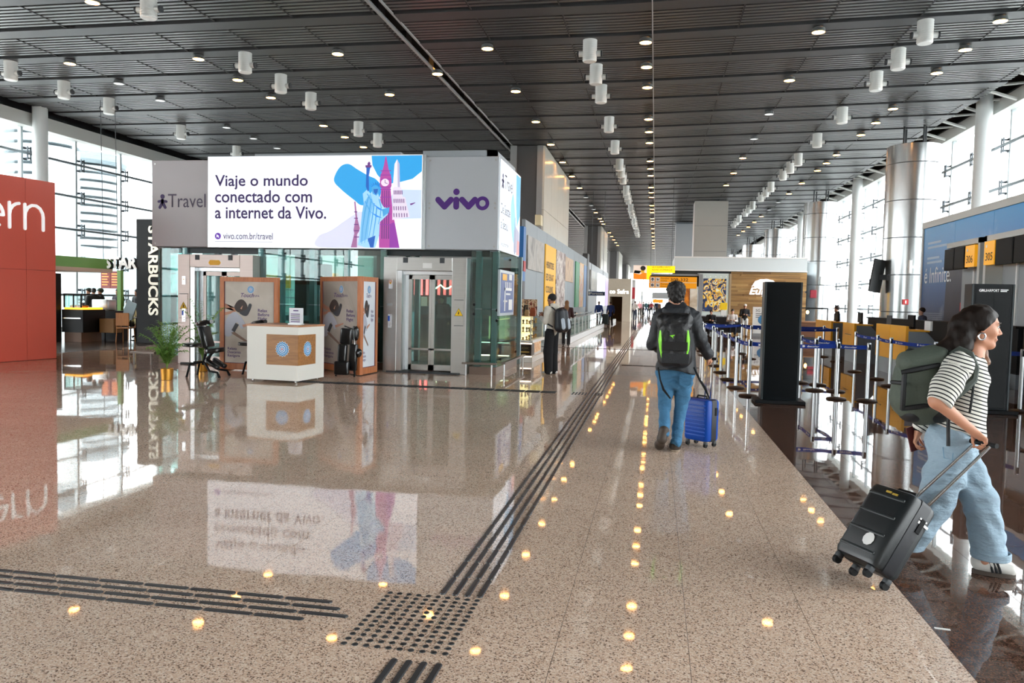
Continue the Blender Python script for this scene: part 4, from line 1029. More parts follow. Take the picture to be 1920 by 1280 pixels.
# ---- lift entrances
def lift(x0, lab, hatch, warm):
    W = 1.815; t = thing('lift_entrance', lab, 'lift', (x0, 16.0, 0), group='lift entrances')
    m = M_steel if not warm else mat('warm_steel', 'a89a94', 0.34, 0.6, var=0.08, vscale=2, stretch=(1, 1, 30))
    def L(nm, mb, mm, par=None, **k): return ob(nm, mb, mm, par or t, **k)
    L('jamb', MB().box((0, 0, 0), (0.29, 0.36, 2.45)), m, bevel=0.006)
    L('jamb', MB().box((1.50, 0, 0), (W, 0.36, 2.45)), m, bevel=0.006)
    hd = L('header', MB().box((0.292, 0.0, 2.17), (1.498, 0.36, 2.45)), m, bevel=0.006)
    for x in (0.48, 1.28): ob('header_catch', MB().box((x-0.05, -0.012, 2.33), (x+0.05, 0, 2.44)), M_dgrey, hd)
    ob('header_notice', MB().box((0.86, -0.006, 2.22), (1.06, 0, 2.33)) if not warm else MB().prism([(-0.11, -0.05), (0.11, -0.05), (0.15, 0), (0.11, 0.06), (-0.11, 0.06), (-0.15, 0)], (0.9, 0, 2.27), X_, Z_, 0.006), M_white if not warm else M_yel, hd)
    L('reveal', MB().box((0.292, 0.02, 0.04), (0.40, 0.40, 2.165)).box((0.40, 0.30, 0.04), (0.50, 0.42, 2.165)), M_alu)
    L('sill', MB().box((0.1, -0.06, 0), (1.7, 0.34, 0.035)), M_dgrey)
    L('top_rail', MB().box((0.40, 0.16, 2.09), (1.498, 0.34, 2.165)), M_alu)
    for k, (a, b) in enumerate(((0.50, 1.0), (1.005, 1.495))):
        d = MB().box((a, 0.2, 0.05), (a+0.07, 0.25, 2.08)).box((b-0.05, 0.2, 0.05), (b, 0.25, 2.08)).box((a, 0.2, 0.05), (b, 0.25, 0.17)).box((a, 0.2, 1.99), (b, 0.25, 2.08)).box((a, 0.2, 0.48), (b, 0.25, 0.52))
        dr = L('door_leaf', d, m)
        ob('door_glass', MB().box((a+0.07, 0.22, 0.17), (b-0.05, 0.23, 1.99)), M_kglass, dr)
    p = L('floor_display', MB().box((0.12, -0.02, 1.78), (0.2, 0, 1.96)), M_chrome)
    ob('arrow_light', MB().box((0.145, -0.024, 1.88), (0.175, -0.02, 1.91)), M_lamp_on if False else M_yel, p)
    p = L('call_panel', MB().box((0.115, -0.02, 0.95), (0.2, 0, 1.24)), M_chrome)
    ob('blue_sticker', MB().box((0.115, -0.024, 1.09), (0.155, -0.02, 1.2)), mat('sticker_blue', '2a5fd0', 0.4), p)
    for z in (0.99, 1.05): ob('call_button', MB().cyl((0.17, -0.03, z), (0.17, -0.02, z), 0.014, n=10), M_white, p)
    L('speaker_slot', MB().box((0.08, -0.004, 1.42), (0.2, 0, 1.47)), M_grey)
    hx = 1.66 if hatch == 'R' else 0.15
    h = L('hatch', MB().box((hx-0.1, -0.012, 1.04), (hx+0.1, 0, 1.56)), m)
    ob('hatch_seam', MB().box((hx-0.1, -0.016, 1.565), (hx+0.1, -0.004, 1.575)).box((hx-0.1, -0.016, 1.025), (hx+0.1, -0.004, 1.035)), M_dgrey, h)
    tr = ob('warning_triangle', MB().prism([(-0.085, -0.06), (0.085, -0.06), (0, 0.085)], (hx, -0.012, 1.30), X_, Z_, 0.004), mat('warn_yellow', 'f0c419', 0.45), h)
    ob('warning_border', MB().prism([(-0.095, -0.067), (0.095, -0.067), (0, 0.098)], (hx, -0.012, 1.30), X_, Z_, 0.002), M_blackm, h)
    ob('warning_mark', MB().prism([(-0.008, -0.035), (0.01, -0.03), (0.004, 0.0), (0.016, 0.0), (-0.006, 0.045), (-0.002, 0.008), (-0.014, 0.008)], (hx, -0.016, 1.30), X_, Z_, 0.003), M_blackm, h)
    return t
lift(-10.53, 'left lift entrance with yellow header notice behind the plant', 'L', True)
lift(-5.705, 'right lift entrance with glass doors and warning triangle', 'R', False)
# bumper rails
for (x0, x1, y, lab) in ((-3.93, -3.2, 15.9, 'low steel bumper rail at the right corner of the lift kiosk'), (-11.35, -10.75, 15.5, 'low steel bumper rail at the left end of the lift kiosk')):
    t = thing('bumper_rail', lab, 'rail', ((x0+x1)/2, y, 0))
    ob('rail_bar', MB().box((x0, y-0.04, 0.24), (x1, y+0.04, 0.28)), mat('rail_bronze', '7d726a', 0.4, 0.4), t, world=True)
    for x in (x0+0.08, x1-0.1): ob('foot', MB().cyl((x, y, 0), (x, y, 0.24), 0.02, n=8), M_steel, t, world=True)
t = thing('bumper_rail', 'low steel bumper rail along the right side of the kiosk', 'rail', (-3.1, 17.4, 0))
ob('rail_bar', MB().box((-3.14, 16.15, 0.24), (-3.06, 18.75, 0.28)), mat('rail_bronze', '7d726a'), t, world=True)
for y in (16.25, 18.6): ob('foot', MB().cyl((-3.1, y, 0), (-3.1, y, 0.24), 0.02, n=8), M_steel, t, world=True)

# ---- back wall with shops seen through the kiosk glass
BY = 33.0
wb = ob('wall_back', MB().box((-24.2, BY+6, 0), (-6.7, BY+6.3, 9.45)), mat('back_grey', '8f9294', 0.6), kind='structure')
t = thing('cosmetics_shop', 'dark cosmetics shop with red light strips seen through the right lift', 'shop front', (-9.8, BY, 0))
a, b = atY(752, 500, BY), atY(860, 500, BY)
ob('back_wall', MB().box((a.x-0.5, BY+0.5, 0), (b.x+0.6, BY+0.7, 3.2)), mat('shop_black', '1c1a1c', 0.4), t, world=True)
ob('white_counter', MB().box((a.x+0.4, BY-2, 0), (a.x+1.3, BY-1.4, 1.0)), mat('aqua_counter', 'a8d4e4', 0.4, emit=0.15), t, world=True)
ob('dark_counter', MB().box((a.x-0.3, BY-1.2, 0.9), (b.x+0.3, BY-0.6, 1.25)), M_dgrey, t, world=True)
for i in range(8):
    q = atY(768+i*11, 522, BY+0.45); q2 = atY(768+i*11, 553, BY+0.45)
    ob('light_strip', MB().box((q.x-0.05, BY+0.4, q2.z), (q.x+0.05, BY+0.5, q.z)), mat('strip_rose', 'ff6a6a', 0.4, emit=4, ecol='ff5a58'), t, world=True)
q = atY(806, 545, BY+0.35)
zg = MB()
pts = [(806, 536), (812, 541), (818, 540), (826, 534), (834, 541), (842, 540), (846, 536)]
zg.tube([atY(x, y, BY+0.3) for x, y in pts], 0.035, 6)
ob('neon_line', zg, mat('neon_white', 'fff2c8', 0.4, emit=6), t, world=True)
for i in range(6):
    q = atY(765+i*16, 565+3*(i % 3), BY-1.0)
    ob('display_item', MB().box((q.x-0.15, BY-1.1, 1.25), (q.x+0.12, BY-0.8, 1.45+0.1*(i % 3))), mat('item_%d' % i, ('c8d8e8', '8a3a3a', 'e4d8c0', '4a78a8', 'c04848', 'e8e8e8')[i], 0.4), t, world=True)
t = thing('glazed_shop', 'pale green lit shop front seen behind the poster stands', 'shop front', (-13.5, BY, 0))
a, b = atY(560, 480, BY), atY(690, 480, BY)
ob('back_wall', MB().box((a.x-4, BY+0.5, 0), (b.x, BY+0.7, 3.4)), mat('mint_wall', 'bcd6cc', 0.4, emit=0.35), t, world=True)
ob('orange_sign', MB().box((a.x+0.3, BY+0.3, 2.1), (a.x+1.7, BY+0.5, 2.6)), mat('lit_orange', 'e8943a', 0.4, emit=0.8), t, world=True)
ob('yellow_board', MB().box((a.x-2.6, BY+0.3, 1.9), (a.x-0.6, BY+0.5, 2.5)), mat('lit_amber', 'd8a030', 0.4, emit=0.4), t, world=True)
ob('wine_board', MB().box((a.x+1.9, BY+0.3, 1.75), (a.x+4.0, BY+0.5, 2.3)), mat('wine_print', '6e3044', 0.4, emit=0.2), t, world=True)
for i in range(5): ob('shelf', MB().box((a.x-3.5, BY+0.1, 0.4+i*0.35), (b.x-0.4, BY+0.5, 0.44+i*0.35)), M_grey, t, world=True)
# =================================================================== MASSAGE STAND
M_orw = wood('orange_wood', 'a85f34', 'c47a48', 0.4, 3, 2, 10)
M_bei = photo_mat('poster_beige', ['b5aa9d', 'c6bcb0', 'bdb2a6'], 1.2)
M_ptx = mat('poster_text', '4d2f72', 0.5)
def rosette(o, ax, up, s, parent, world=True, d=0.004):
    b = MB()
    cols = [mat('ros_pale', 'a9d2ea', 0.5), mat('ros_blue', '3f83bd', 0.5), mat('ros_white', 'eef4f8', 0.5), mat('ros_red', 'a8465a', 0.5)]
    def star(n, r1, r0, dd, ci):
        b.cur = ci
        b.prism([((r1 if k % 2 == 0 else r0)*s*math.cos(math.pi*k/n), (r1 if k % 2 == 0 else r0)*s*math.sin(math.pi*k/n)) for k in range(2*n)], o, ax, up, dd)
    star(16, 1.0, 0.84, d, 2); star(16, 0.95, 0.78, d+0.0015, 1); star(16, 0.76, 0.62, d+0.003, 0); star(16, 0.62, 0.5, d+0.0045, 1); star(12, 0.46, 0.38, d+0.006, 2); star(12, 0.34, 0.32, d+0.0075, 1); star(8, 0.22, 0.2, d+0.009, 2); star(8, 0.12, 0.11, d+0.0105, 3)
    return ob('rosette_logo', b, cols, parent, world=world)
def poster_art(o, ax, W, H, sheet, full=True):
    """advert on a W x H sheet: back view of a client in a massage chair"""
    up = Z_; o = Vector(o); ax = Vector(ax)
    def P(pts, m, d, nm): ob(nm, MB().prism([(x*W, y*H) for x, y in pts], o, ax, up, d), m, sheet, world=True)
    skin = mat('print_skin', 'c08a70', 0.5); shirt = mat('print_shirt', 'b8bac6', 0.5); dark = mat('print_dark', '2e3138', 0.5); hair = mat('print_hair', '33241f', 0.5)
    rosette(o+ax*(0.53*W)+up*(0.905*H), ax, up, 0.055*H*0.9, sheet)
    lettering('Touch', o+ax*(0.33*W)+up*(0.81*H), ax, up, 0.27*W, 0.05*H, M_ptx, sheet, shear=0.3, bold=0.01)
    lettering('SPA', o+ax*(0.61*W)+up*(0.815*H), ax, up, 0.1*W, 0.025*H, M_ptx, sheet)
    P([(0.0, 0.73), (0.22, 0.63), (0.25, 0.65), (0.2, 0.68), (0.0, 0.67)], skin, 0.003, 'hands_print')
    P([(0.0, 0.58), (0.2, 0.62), (0.22, 0.645), (0.0, 0.62)], skin, 0.0035, 'hands_print')
    P(smooth_poly([(0.0, 0.34), (0.02, 0.52), (0.16, 0.62), (0.28, 0.6), (0.42, 0.48), (0.34, 0.42), (0.24, 0.50), (0.14, 0.34)]), shirt, 0.004, 'shirt_print')
    P([(0.36, 0.47), (0.56, 0.50), (0.6, 0.505), (0.58, 0.485), (0.38, 0.44)], skin, 0.005, 'arm_print')
    P(smooth_poly([(0.2, 0.70), (0.28, 0.77), (0.38, 0.775), (0.46, 0.71), (0.44, 0.65), (0.3, 0.62), (0.22, 0.65)]), hair, 0.006, 'head_print')
    P([(0.32, 0.67), (0.37, 0.71), (0.35, 0.66)], skin, 0.007, 'ear_print')
    P(smooth_poly([(0.3, 0.62), (0.44, 0.66), (0.5, 0.73), (0.55, 0.71), (0.48, 0.6), (0.4, 0.58)]), dark, 0.0065, 'headrest_print')
    P([(0.14, 0.4), (0.22, 0.49), (0.29, 0.47), (0.2, 0.375)], dark, 0.0055, 'pad_print')
    P([(0.13, 0.37), (0.17, 0.35), (0.48, 0.24), (0.5, 0.26), (0.2, 0.38)], mat('print_wood', '8a6f60', 0.5), 0.005, 'bar_print')
    lettering('Relax\nBefore\nFlight', o+ax*(0.68*W)+up*(0.52*H), ax, up, 0.23*W, 0.15*H, M_ptx, sheet, bold=0.012)
    lettering('Relaxa\nDescansa\nRevigora', o+ax*(0.06*W)+up*(0.06*H), ax, up, 0.27*W, 0.13*H, M_ptx, sheet, bold=0.012)
def poster_panel(A, B, t, z1, front_sheet=None):
    A, B = Vector(A), Vector(B); d = (B-A); W = d.length; d.normalize(); n = d.cross(Z_)
    M = Matrix(((d.x, -n.x, 0, A.x), (d.y, -n.y, 0, A.y), (0, 0, 1, 0), (0, 0, 0, 1)))
    fw = 0.095
    fr = ob('frame', MB().box((0, 0, 0.02), (fw, 0.07, z1), M).box((W-fw, 0, 0.02), (W, 0.07, z1), M).box((fw, 0, 0.02), (W-fw, 0.07, 0.02+0.13), M).box((fw, 0, z1-fw), (W-fw, 0.07, z1), M), M_orw, t, world=True)
    sh = ob('poster_sheet', MB().box((fw, 0.02, 0.15), (W-fw, 0.03, z1-fw), M), front_sheet or M_bei, t, world=True)
    ob('sheet_edge', MB().box((fw, 0.012, 0.15), (fw+0.012, 0.02, z1-fw), M).box((W-fw-0.012, 0.012, 0.15), (W-fw, 0.02, z1-fw), M).box((fw, 0.012, 0.15), (W-fw, 0.02, 0.162), M), mat('plum_edge', '5a2a4c', 0.5), sh, world=True)
    poster_art(M @ Vector((fw+0.012, 0.02, 0.162)), d, W-2*fw-0.024, z1-fw-0.162, sh)
    return fr
t = thing('poster_stand', 'wood framed massage poster stand left of the white reception desk', 'poster stand', (-8.28, 15.05, 0))
poster_panel((-8.94, 15.05, 0), (-7.63, 15.05, 0), t, 1.945)
ob('foot', MB().box((-8.9, 14.95, 0), (-8.8, 15.4, 0.03)), M_orw, t, world=True); ob('foot', MB().box((-7.77, 14.95, 0), (-7.67, 15.4, 0.03)), M_orw, t, world=True)
Lp = ray(600, 558)*17.05; Cp = ray(676, 558)*15.7; Rp = ray(709, 558)*16.5
t = thing('poster_stand', 'two-sided wood framed massage poster stand right of the desk', 'poster stand', (Cp.x, Cp.y, 0))
poster_panel((Lp.x, Lp.y, 0), (Cp.x, Cp.y, 0), t, 2.0, photo_mat('poster_taupe', ['9c9287', 'aea498', 'b9b0a5'], 1.0, seed=3))
poster_panel((Cp.x, Cp.y, 0), (Rp.x, Rp.y, 0), t, 2.0, mat('poster_white', 'dfe4ea', 0.45))

# reception desk on castors
C0 = fl(558, 720); C1 = fl(463, 714.5); ang = math.atan2(C1.y-C0.y, C1.x-C0.x)
t = thing('reception_desk', 'white massage reception desk with wood corner panel and blue rosettes', 'desk', (C0.x, C0.y, 0), 0)
u = (C1-C0).normalized(); W = (C1-C0).length; v = Vector((-u.y, u.x, 0))
if v.y < 0: v = -v
D = 0.92
def DM(a, b, z): return C0+u*a+v*b+Z_*z
def dbox(nm, a0, a1, b0, b1, z0, z1, m, par=t, **k):
    M = Matrix(((u.x, v.x, 0, C0.x), (u.y, v.y, 0, C0.y), (0, 0, 1, 0), (0, 0, 0, 1)))
    mb = MB().box((a0, b0, z0), (a1, b1, z1), M)
    mb.f = [tuple(reversed(f)) for f in mb.f]
    return ob(nm, mb, m, par, world=True, **k)
M_desk = mat('desk_white', 'dcdad2', 0.35)
dbox('body', 0, W, 0, D, 0.05, 1.02, M_desk)
dbox('worktop', -0.01, W+0.01, -0.01, D+0.01, 1.02, 1.055, wood('desk_top', '9a6844', 'b37f58', 0.35, 3, 0))
M_dw = wood('desk_wood', '8a5c2e', 'a8743f', 0.4, 2, 0, 14)
wp_ = dbox('wood_panel', -0.008, 0.64, -0.008, 0.0, 0.33, 0.88, M_dw)
wq_ = dbox('wood_panel', -0.008, 0.0, 0.0, 0.60, 0.33, 0.88, M_dw)
rosette(DM(0.31, -0.008, 0.62), -u, Z_, 0.145, wp_)
rosette(DM(-0.008, 0.31, 0.62), v, Z_, 0.145, wq_)
for a, b in ((0.08, 0.08), (W-0.08, 0.08), (0.08, D-0.08), (W-0.08, D-0.08)):
    p = DM(a, b, 0); ob('castor', MB().cyl((p.x-0.015, p.y, 0.026), (p.x+0.015, p.y, 0.026), 0.026, n=12).cyl((p.x, p.y, 0.03), (p.x, p.y, 0.055), 0.012, n=8), M_chrome, t, world=True, smooth=True)
t = thing('price_stand', 'clear upright price sheet standing on the reception desk', 'sign holder', DM(0.24, 0.35, 1.055))
q = DM(0.24, 0.35, 1.055)
ob('sheet', MB().box((q.x-0.15, q.y, 1.075), (q.x+0.12, q.y+0.012, 1.36)), mat('sheet_white', 'e3e4ea', 0.3), t, world=True)
ob('foot', MB().box((q.x-0.15, q.y-0.05, 1.055), (q.x+0.12, q.y+0.06, 1.075)), M_alu, t, world=True)
ob('text_line', MB().box((q.x-0.07, q.y-0.002, 1.30), (q.x+0.03, q.y, 1.32)), M_ptx, t, world=True)
for i in range(5): ob('text_line', MB().box((q.x-0.12, q.y-0.002, 1.10+i*0.035), (q.x+0.06, q.y, 1.115+i*0.035)), M_dgrey if i % 2 else M_ptx, t, world=True)

# massage chairs
M_vin = mat('black_vinyl', '0f1114', 0.28, coat=0.3)
def massage_chair(loc, rz, lab, s=1.0):
    t = thing('massage_chair', lab, 'massage chair', loc, rz, group='portable massage chairs')
    def pad(nm, c, size, rot, par=t):
        M = TR(*c) @ Matrix.Rotation(math.radians(rot), 4, 'Y')
        return ob(nm, MB().rbox((0, 0, 0), size, min(size[0], size[1])*0.35, M, 4), M_vin, par, smooth=True)
    pad('seat', (0.17, 0, 0.50), (0.34, 0.34, 0.09), -8)
    pad('chest_pad', (0.0, 0, 0.76), (0.13, 0.34, 0.42), -16)
    hp = ob('face_cradle', MB().tube([(-0.02+0.13*math.cos(a), 0.12*math.sin(a), 1.03+0.03*math.cos(a)) for a in [k*math.pi/8 for k in range(2, 15)]], 0.042, 8), M_vin, t, smooth=True)
    ob('cradle_stem', MB().tube([(-0.02, 0, 0.93), (0.03, 0, 1.02)], 0.015, 8), M_chrome, hp, smooth=True)
    ar = pad('arm_rest', (-0.27, 0, 0.60), (0.24, 0.50, 0.06), 4)
    ob('arm_bracket', MB().tube([(-0.24, 0, 0.57), (-0.02, 0, 0.56), (0.02, 0, 0.70)], 0.016, 8), M_chrome, ar, smooth=True)
    for y in (-0.16, 0.16): pad('knee_pad', (0.20, y, 0.25), (0.30, 0.13, 0.07), 32); 
    ob('frame_spine', MB().tube([(0.14, 0, 0.46), (-0.02, 0, 0.30), (-0.06, 0, 0.22), (0.03, 0, 0.62)], 0.024, 8).tube([(0.12, 0, 0.45), (0.03, 0, 0.26)], 0.02, 8).tube([(-0.2, -0.1, 0.27), (0.1, 0.1, 0.27)], 0.02, 8), M_blackm, t, smooth=True)
    for y in (-0.2, 0.2):
        ob('leg', MB().tube([(-0.08, y*0.5, 0.27), (-0.22, y, 0.24), (-0.27, y*1.1, 0.02), (-0.275, y*1.1, 0.0)], [0.022, 0.022, 0.02, 0.026], 8), M_blackm, t, smooth=True)
        ob('leg', MB().tube([(0.02, y*0.5, 0.27), (0.16, y, 0.12), (0.32, y*1.1, 0.10), (0.37, y*1.15, 0.0)], [0.022, 0.022, 0.02, 0.026], 8), M_blackm, t, smooth=True)
    return t
p = fl(386, 705); massage_chair(p, 0.12, 'black portable massage chair between the plant and the poster stand')
p = fl(488, 700.5); massage_chair(p, 0.12, 'black massage chair mostly hidden behind the white desk')
# third chair folded upright
p = fl(652, 705); t = thing('massage_chair', 'folded black massage chair leaning upright before the two-sided poster', 'massage chair', p, 0.0, group='portable massage chairs')
def pd(nm, c, size, rot=0, rx=0):
    M = TR(*c) @ Matrix.Rotation(math.radians(rot), 4, 'Y') @ Matrix.Rotation(math.radians(rx), 4, 'X')
    return ob(nm, MB().rbox((0, 0, 0), size, min(size[0], size[1])*0.42, M, 4), M_vin, t, smooth=True)
pd('chest_pad', (-0.03, -0.02, 0.80), (0.25, 0.12, 0.32), 4)
pd('knee_pad', (-0.12, 0.0, 0.38), (0.19, 0.12, 0.52), 3); pd('knee_pad', (0.10, 0.03, 0.38), (0.17, 0.12, 0.54), 3)
pd('seat', (-0.08, -0.12, 0.17), (0.31, 0.12, 0.27), 0)
ob('face_cradle', MB().tube([(0.13+0.03*math.sin(a), 0.04, 0.86+0.11*math.cos(a)) for a in [k*math.pi/8 for k in range(17)]], 0.05, 8), M_vin, t, smooth=True)
ob('arm_rest', MB().ell((0.21, 0.05, 0.47), (0.06, 0.1, 0.09)), M_vin, t, smooth=True)
ob('frame_tube', MB().tube([(0.13, 0, 0.08), (0.16, 0, 0.5), (0.1, 0, 0.95), (-0.08, 0, 1.0)], 0.016, 8), M_chrome, t, smooth=True)
for x in (-0.2, 0.17): ob('leg', MB().tube([(x, -0.05, 0.3), (x*1.05, -0.1, 0.0)], 0.018, 8), M_blackm, t, smooth=True)

# potted palms
M_leaf = mat('palm_leaf', '648f3a', 0.5, var=0.3, vscale=9)
M_stem = mat('palm_stem', '6f8a3e', 0.6)
M_gold = mat('gold_pot', 'c08a34', 0.3, 0.7)
def palm(loc, lab, nf, hmax, seed, pot=True):
    rnd = random.Random(seed); t = thing('potted_palm', lab, 'potted plant', loc)
    if pot:
        ob('pot', MB().lathe([(0.085, 0.0), (0.1, 0.005), (0.115, 0.21), (0.108, 0.21), (0.1, 0.19), (0.02, 0.185)], n=24), M_gold, t, smooth=True)
        ob('soil', MB().lathe([(0.1, 0.18), (0.02, 0.188)], n=16), mat('soil', '3a2c20', 0.9), t)
    for i in range(nf):
        az_ = 2*math.pi*i/nf+rnd.uniform(-0.3, 0.3); H = hmax*rnd.uniform(0.45, 1.0); reach = rnd.uniform(0.1, 0.46)
        pts = []
        for k in range(9):
            s = k/8; r = reach*s**1.6; z = 0.18+H*(1.25*s-0.38*s**3*(1.2 if H < 0.7*hmax else 0.8))
            pts.append(Vector((r*math.cos(az_), r*math.sin(az_), z)))
        b = MB(); b.cur = 1; b.tube(pts, [0.007-0.005*k/8 for k in range(9)], 5); b.cur = 0
        side = Vector((-math.sin(az_), math.cos(az_), 0))
        for k in range(2, 9):
            for sg in (-1, 1):
                for j in range(2):
                    base = pts[k].lerp(pts[k-1], j*0.5); fw_ = (pts[k]-pts[k-1]).normalized()
                    L = rnd.uniform(0.10, 0.21)*(1.1-0.4*k/8); d = (side*sg*0.8+fw_*0.6+Vector((0, 0, rnd.uniform(-0.35, 0.15)))).normalized()
                    w = d.cross(Z_).normalized()*0.013; mid = base+d*L*0.5+Z_*0.01; tip = base+d*L-Z_*0.025
                    b.add([base, mid+w, tip, mid-w, mid+Z_*0.004], [(0, 1, 4), (1, 2, 4), (2, 3, 4), (3, 0, 4)])
        ob('frond', b, [M_leaf, M_stem], t)
    return t
palm(fl(313, 712), 'bushy green palm in a gold pot at the left of the massage stand', 44, 0.92, 3)
palm((-9.05, 14.6, 0), 'taller pale palm standing behind the massage chair', 14, 1.35, 5)
# =================================================================== RED BOOTH
M_red = mat('booth_red', 'c85240', 0.42, var=0.05, vscale=0.6)
A = Vector((-14.55, 11.24, 0)); B = Vector((-13.656, 16.03, 0)); ud = (B-A).normalized(); LN = (B-A).length; nd = Vector((ud.y, -ud.x, 0))
t = thing('red_booth', 'tall red exhibition booth with white lettering at the left edge', 'booth', (-14.1, 13.6, 0))
MBo = Matrix(((ud.x, -nd.x, 0, A.x), (ud.y, -nd.y, 0, A.y), (0, 0, 1, 0), (0, 0, 0, 1)))
ob('core', MB().box((0, 0.03, 0), (LN, 3.0, 4.03), MBo), mat('booth_red_core', '8c3328', 0.5), t, world=True)
seam = LN-0.73; xs = [LN, seam]
while xs[-1] > 0.4: xs.append(max(0, xs[-1]-1.35))
fp = None
for i in range(len(xs)-1):
    for z0, z1 in ((0.012, 2.025), (2.033, 4.046)):
        o = ob('panel', MB().box((xs[i+1]+0.003, 0, z0), (xs[i]-0.003, 0.03, z1), MBo), M_red, t, world=True)
M_wl = mat('lettering_white', 'eeeeee', 0.4, emit=0.25)
hx = 0.60
o0 = A+ud*(LN-1.42)+Z_*2.90+nd*0.0
b = MB()
def stroke(pts, w, closed=False):
    for i in range(len(pts)-1):
        b.prism(rbar(pts[i], pts[i+1], w, 4), o0, ud, Z_, 0.03+0.0004*(i % 2))
we = 0.032
stroke([(0.42+0.26*math.cos(a)-0.52, 0.28+0.28*math.sin(a)) for a in [k*0.3 for k in range(0, 19)]], we); stroke([(-0.36, 0.28), (0.16, 0.28)], we)
stroke([(0.30, 0.03), (0.30, 0.57)], we); stroke([(0.30+0.24*(1-math.cos(a)), 0.32+0.25*math.sin(a)) for a in (0, 0.4, 0.8, 1.2, 1.5)], we)
stroke([(0.66, 0.03), (0.66, 0.57)], we); stroke([(0.66, 0.3)]+[(0.88-0.22*math.cos(a), 0.32+0.25*math.sin(a)) for a in (0.3, 0.8, 1.3, 1.8, 2.3, 2.8, 3.14)]+[(1.10, 0.03)], we)
ob('lettering', b, M_wl, t, world=True)

# =================================================================== CAFE BEHIND THE BOOTH
M_cblack = mat('cafe_black', '0e1113', 0.5, spec=0.25)
t = thing('cafe_sign_pillar', 'black cafe pillar with white vertical lettering beside the lift kiosk', 'sign pillar', (-15.4, 22.2, 0))
ob('pillar', MB().box((-15.86, 21.95, 0), (-14.95, 22.7, 3.83)), M_cblack, t, world=True, bevel=0.01)
lettering('STARBUCKS', (-15.42, 21.95, 3.62), -Z_, X_, 2.75, 0.34, mat('cream_letter', 'f2efdd', 0.4, emit=0.3), t, depth=0.05, bold=0.03)
GX = -15.5
t = thing('cafe_fascia', 'green cafe fascia beam with white block lettering', 'shop fascia', (GX, 20, 2.2))
M_green = mat('cafe_green', '5f8f34', 0.45)
ob('beam', MB().box((GX-0.3, 16.6, 2.22), (GX, 20.3, 2.5)).box((GX-2.2, 20.3, 2.22), (GX, 20.4, 2.5)), M_green, t, world=True)
ob('soffit', MB().box((-20.6, 16.6, 2.12), (GX, 20.4, 2.22)), mat('cafe_soffit', 'b59a86', 0.5), t, world=True)
sx = atY(203, 507, 20.3).x; sx2 = atY(263, 507, 20.3).x
b0 = lettering('STAR', (sx, 20.27, 2.24), X_, Z_, sx2-sx, 0.34, mat('letter_face', 'f4f4f0', 0.4, emit=0.3), t, depth=0.12, bold=0.04)
lettering('STAR', (sx+0.03, 20.27, 2.22), X_, Z_, sx2-sx, 0.34, M_cblack, t, name='letter_shadow', depth=0.03, bold=0.05)
for x, y in ((-20.4, 20.2), (-18.7, 20.35)):
    ob('green_post', MB().box((x-0.07, y-0.07, 0), (x+0.07, y+0.07, 2.12)), M_green, t, world=True)
ob('green_post', MB().box((-18.0, 23.9, 0), (-17.86, 24.04, 2.3)), M_green, t, world=True)
t = thing('menu_screens', 'pair of dark red menu screens hanging in the cafe', 'menu screen', (-19.8, 26, 2.0))
a, b = atY(189, 508, 26), atY(225, 541, 26); mid = (a.x+b.x)/2
for x0, x1 in ((a.x, mid-0.01), (mid+0.01, b.x)):
    s = ob('screen', MB().box((x0, 26, b.z), (x1, 26.08, a.z)), mat('menu_dark', '5a1c18', 0.4, emit=0.5, ecol='7a2418'), t, world=True)
    for i in range(5): ob('menu_line', MB().box((x0+0.05, 25.99, a.z-0.12-i*0.1), (x0+0.05+0.22+0.05*(i % 2), 26.0, a.z-0.08-i*0.1)), mat('menu_orange', 'e0803c', 0.4, emit=0.9), s, world=True)
for x in (a.x+0.1, b.x-0.1): ob('rod', MB().cyl((x, 26.03, a.z), (x, 25.9, 8.535), 0.012, n=6), M_dgrey, t, world=True)
# pastry case
t = thing('pastry_case', 'black pastry display case with lit yellow shelf at the cafe counter', 'display case', (-17.6, 21.6, 0))
P0, P1 = fl(109, 641), fl(180, 640); x0, x1, y = P0.x, P1.x, 21.4
ob('plinth', MB().box((x0, y, 0), (x1-0.1, y+0.9, 0.3)), mat('wood_brown', '6a4c38', 0.5), t, world=True)
ob('body', MB().box((x0-0.05, y-0.05, 0.3), (x1, y+0.95, 1.0)), M_cblack, t, world=True)
ob('shelf_glow', MB().box((x0, y, 1.0), (x1-0.05, y+0.9, 1.06)), mat('pastry_glow', 'ffb02e', 0.4, emit=1.2), t, world=True)
ob('case_glass', MB().box((x0, y-0.03, 1.06), (x1-0.05, y-0.02, 1.45)), M_kglass, t, world=True)
ob('case_top', MB().box((x0, y-0.04, 1.45), (x1-0.05, y+0.9, 1.49)), M_blackm, t, world=True)
for x in (x0+0.02, (x0+x1)/2, x1-0.08): ob('case_post', MB().box((x-0.015, y-0.04, 1.06), (x+0.015, y, 1.45)), M_blackm, t, world=True)
ob('front_rail', MB().box((x0, y-0.09, 0.72), (x1-0.05, y-0.05, 0.75)), M_chrome, t, world=True)
for i in range(10): ob('pastry', MB().ell((x0+0.08+i*(x1-x0-0.2)/9, y+0.25, 1.1), (0.06, 0.1, 0.045), n=8, m=5), mat('pastry_%d' % (i % 3), ('c8862e', 'e0a848', 'b56a28')[i % 3], 0.5), t, world=True, smooth=True)
ob('coffee_machine', MB().rbox((x0+0.15, y+1.6, 1.13), (0.6, 0.45, 0.36), 0.05), M_steel, label='steel coffee machine on the cafe back counter', cat='coffee machine', smooth=True)
ob('back_counter', MB().box((x0-0.3, y+1.3, 0), (x1+0.1, y+1.9, 0.95)), M_cblack, label='black cafe back counter behind the pastry case', cat='counter')
ob('lit_pillar', MB().box((x0-0.33, y-0.3, 0), (x0-0.1, y, 2.1)), M_cblack, label='black post with a warm light strip beside the red booth', cat='post')
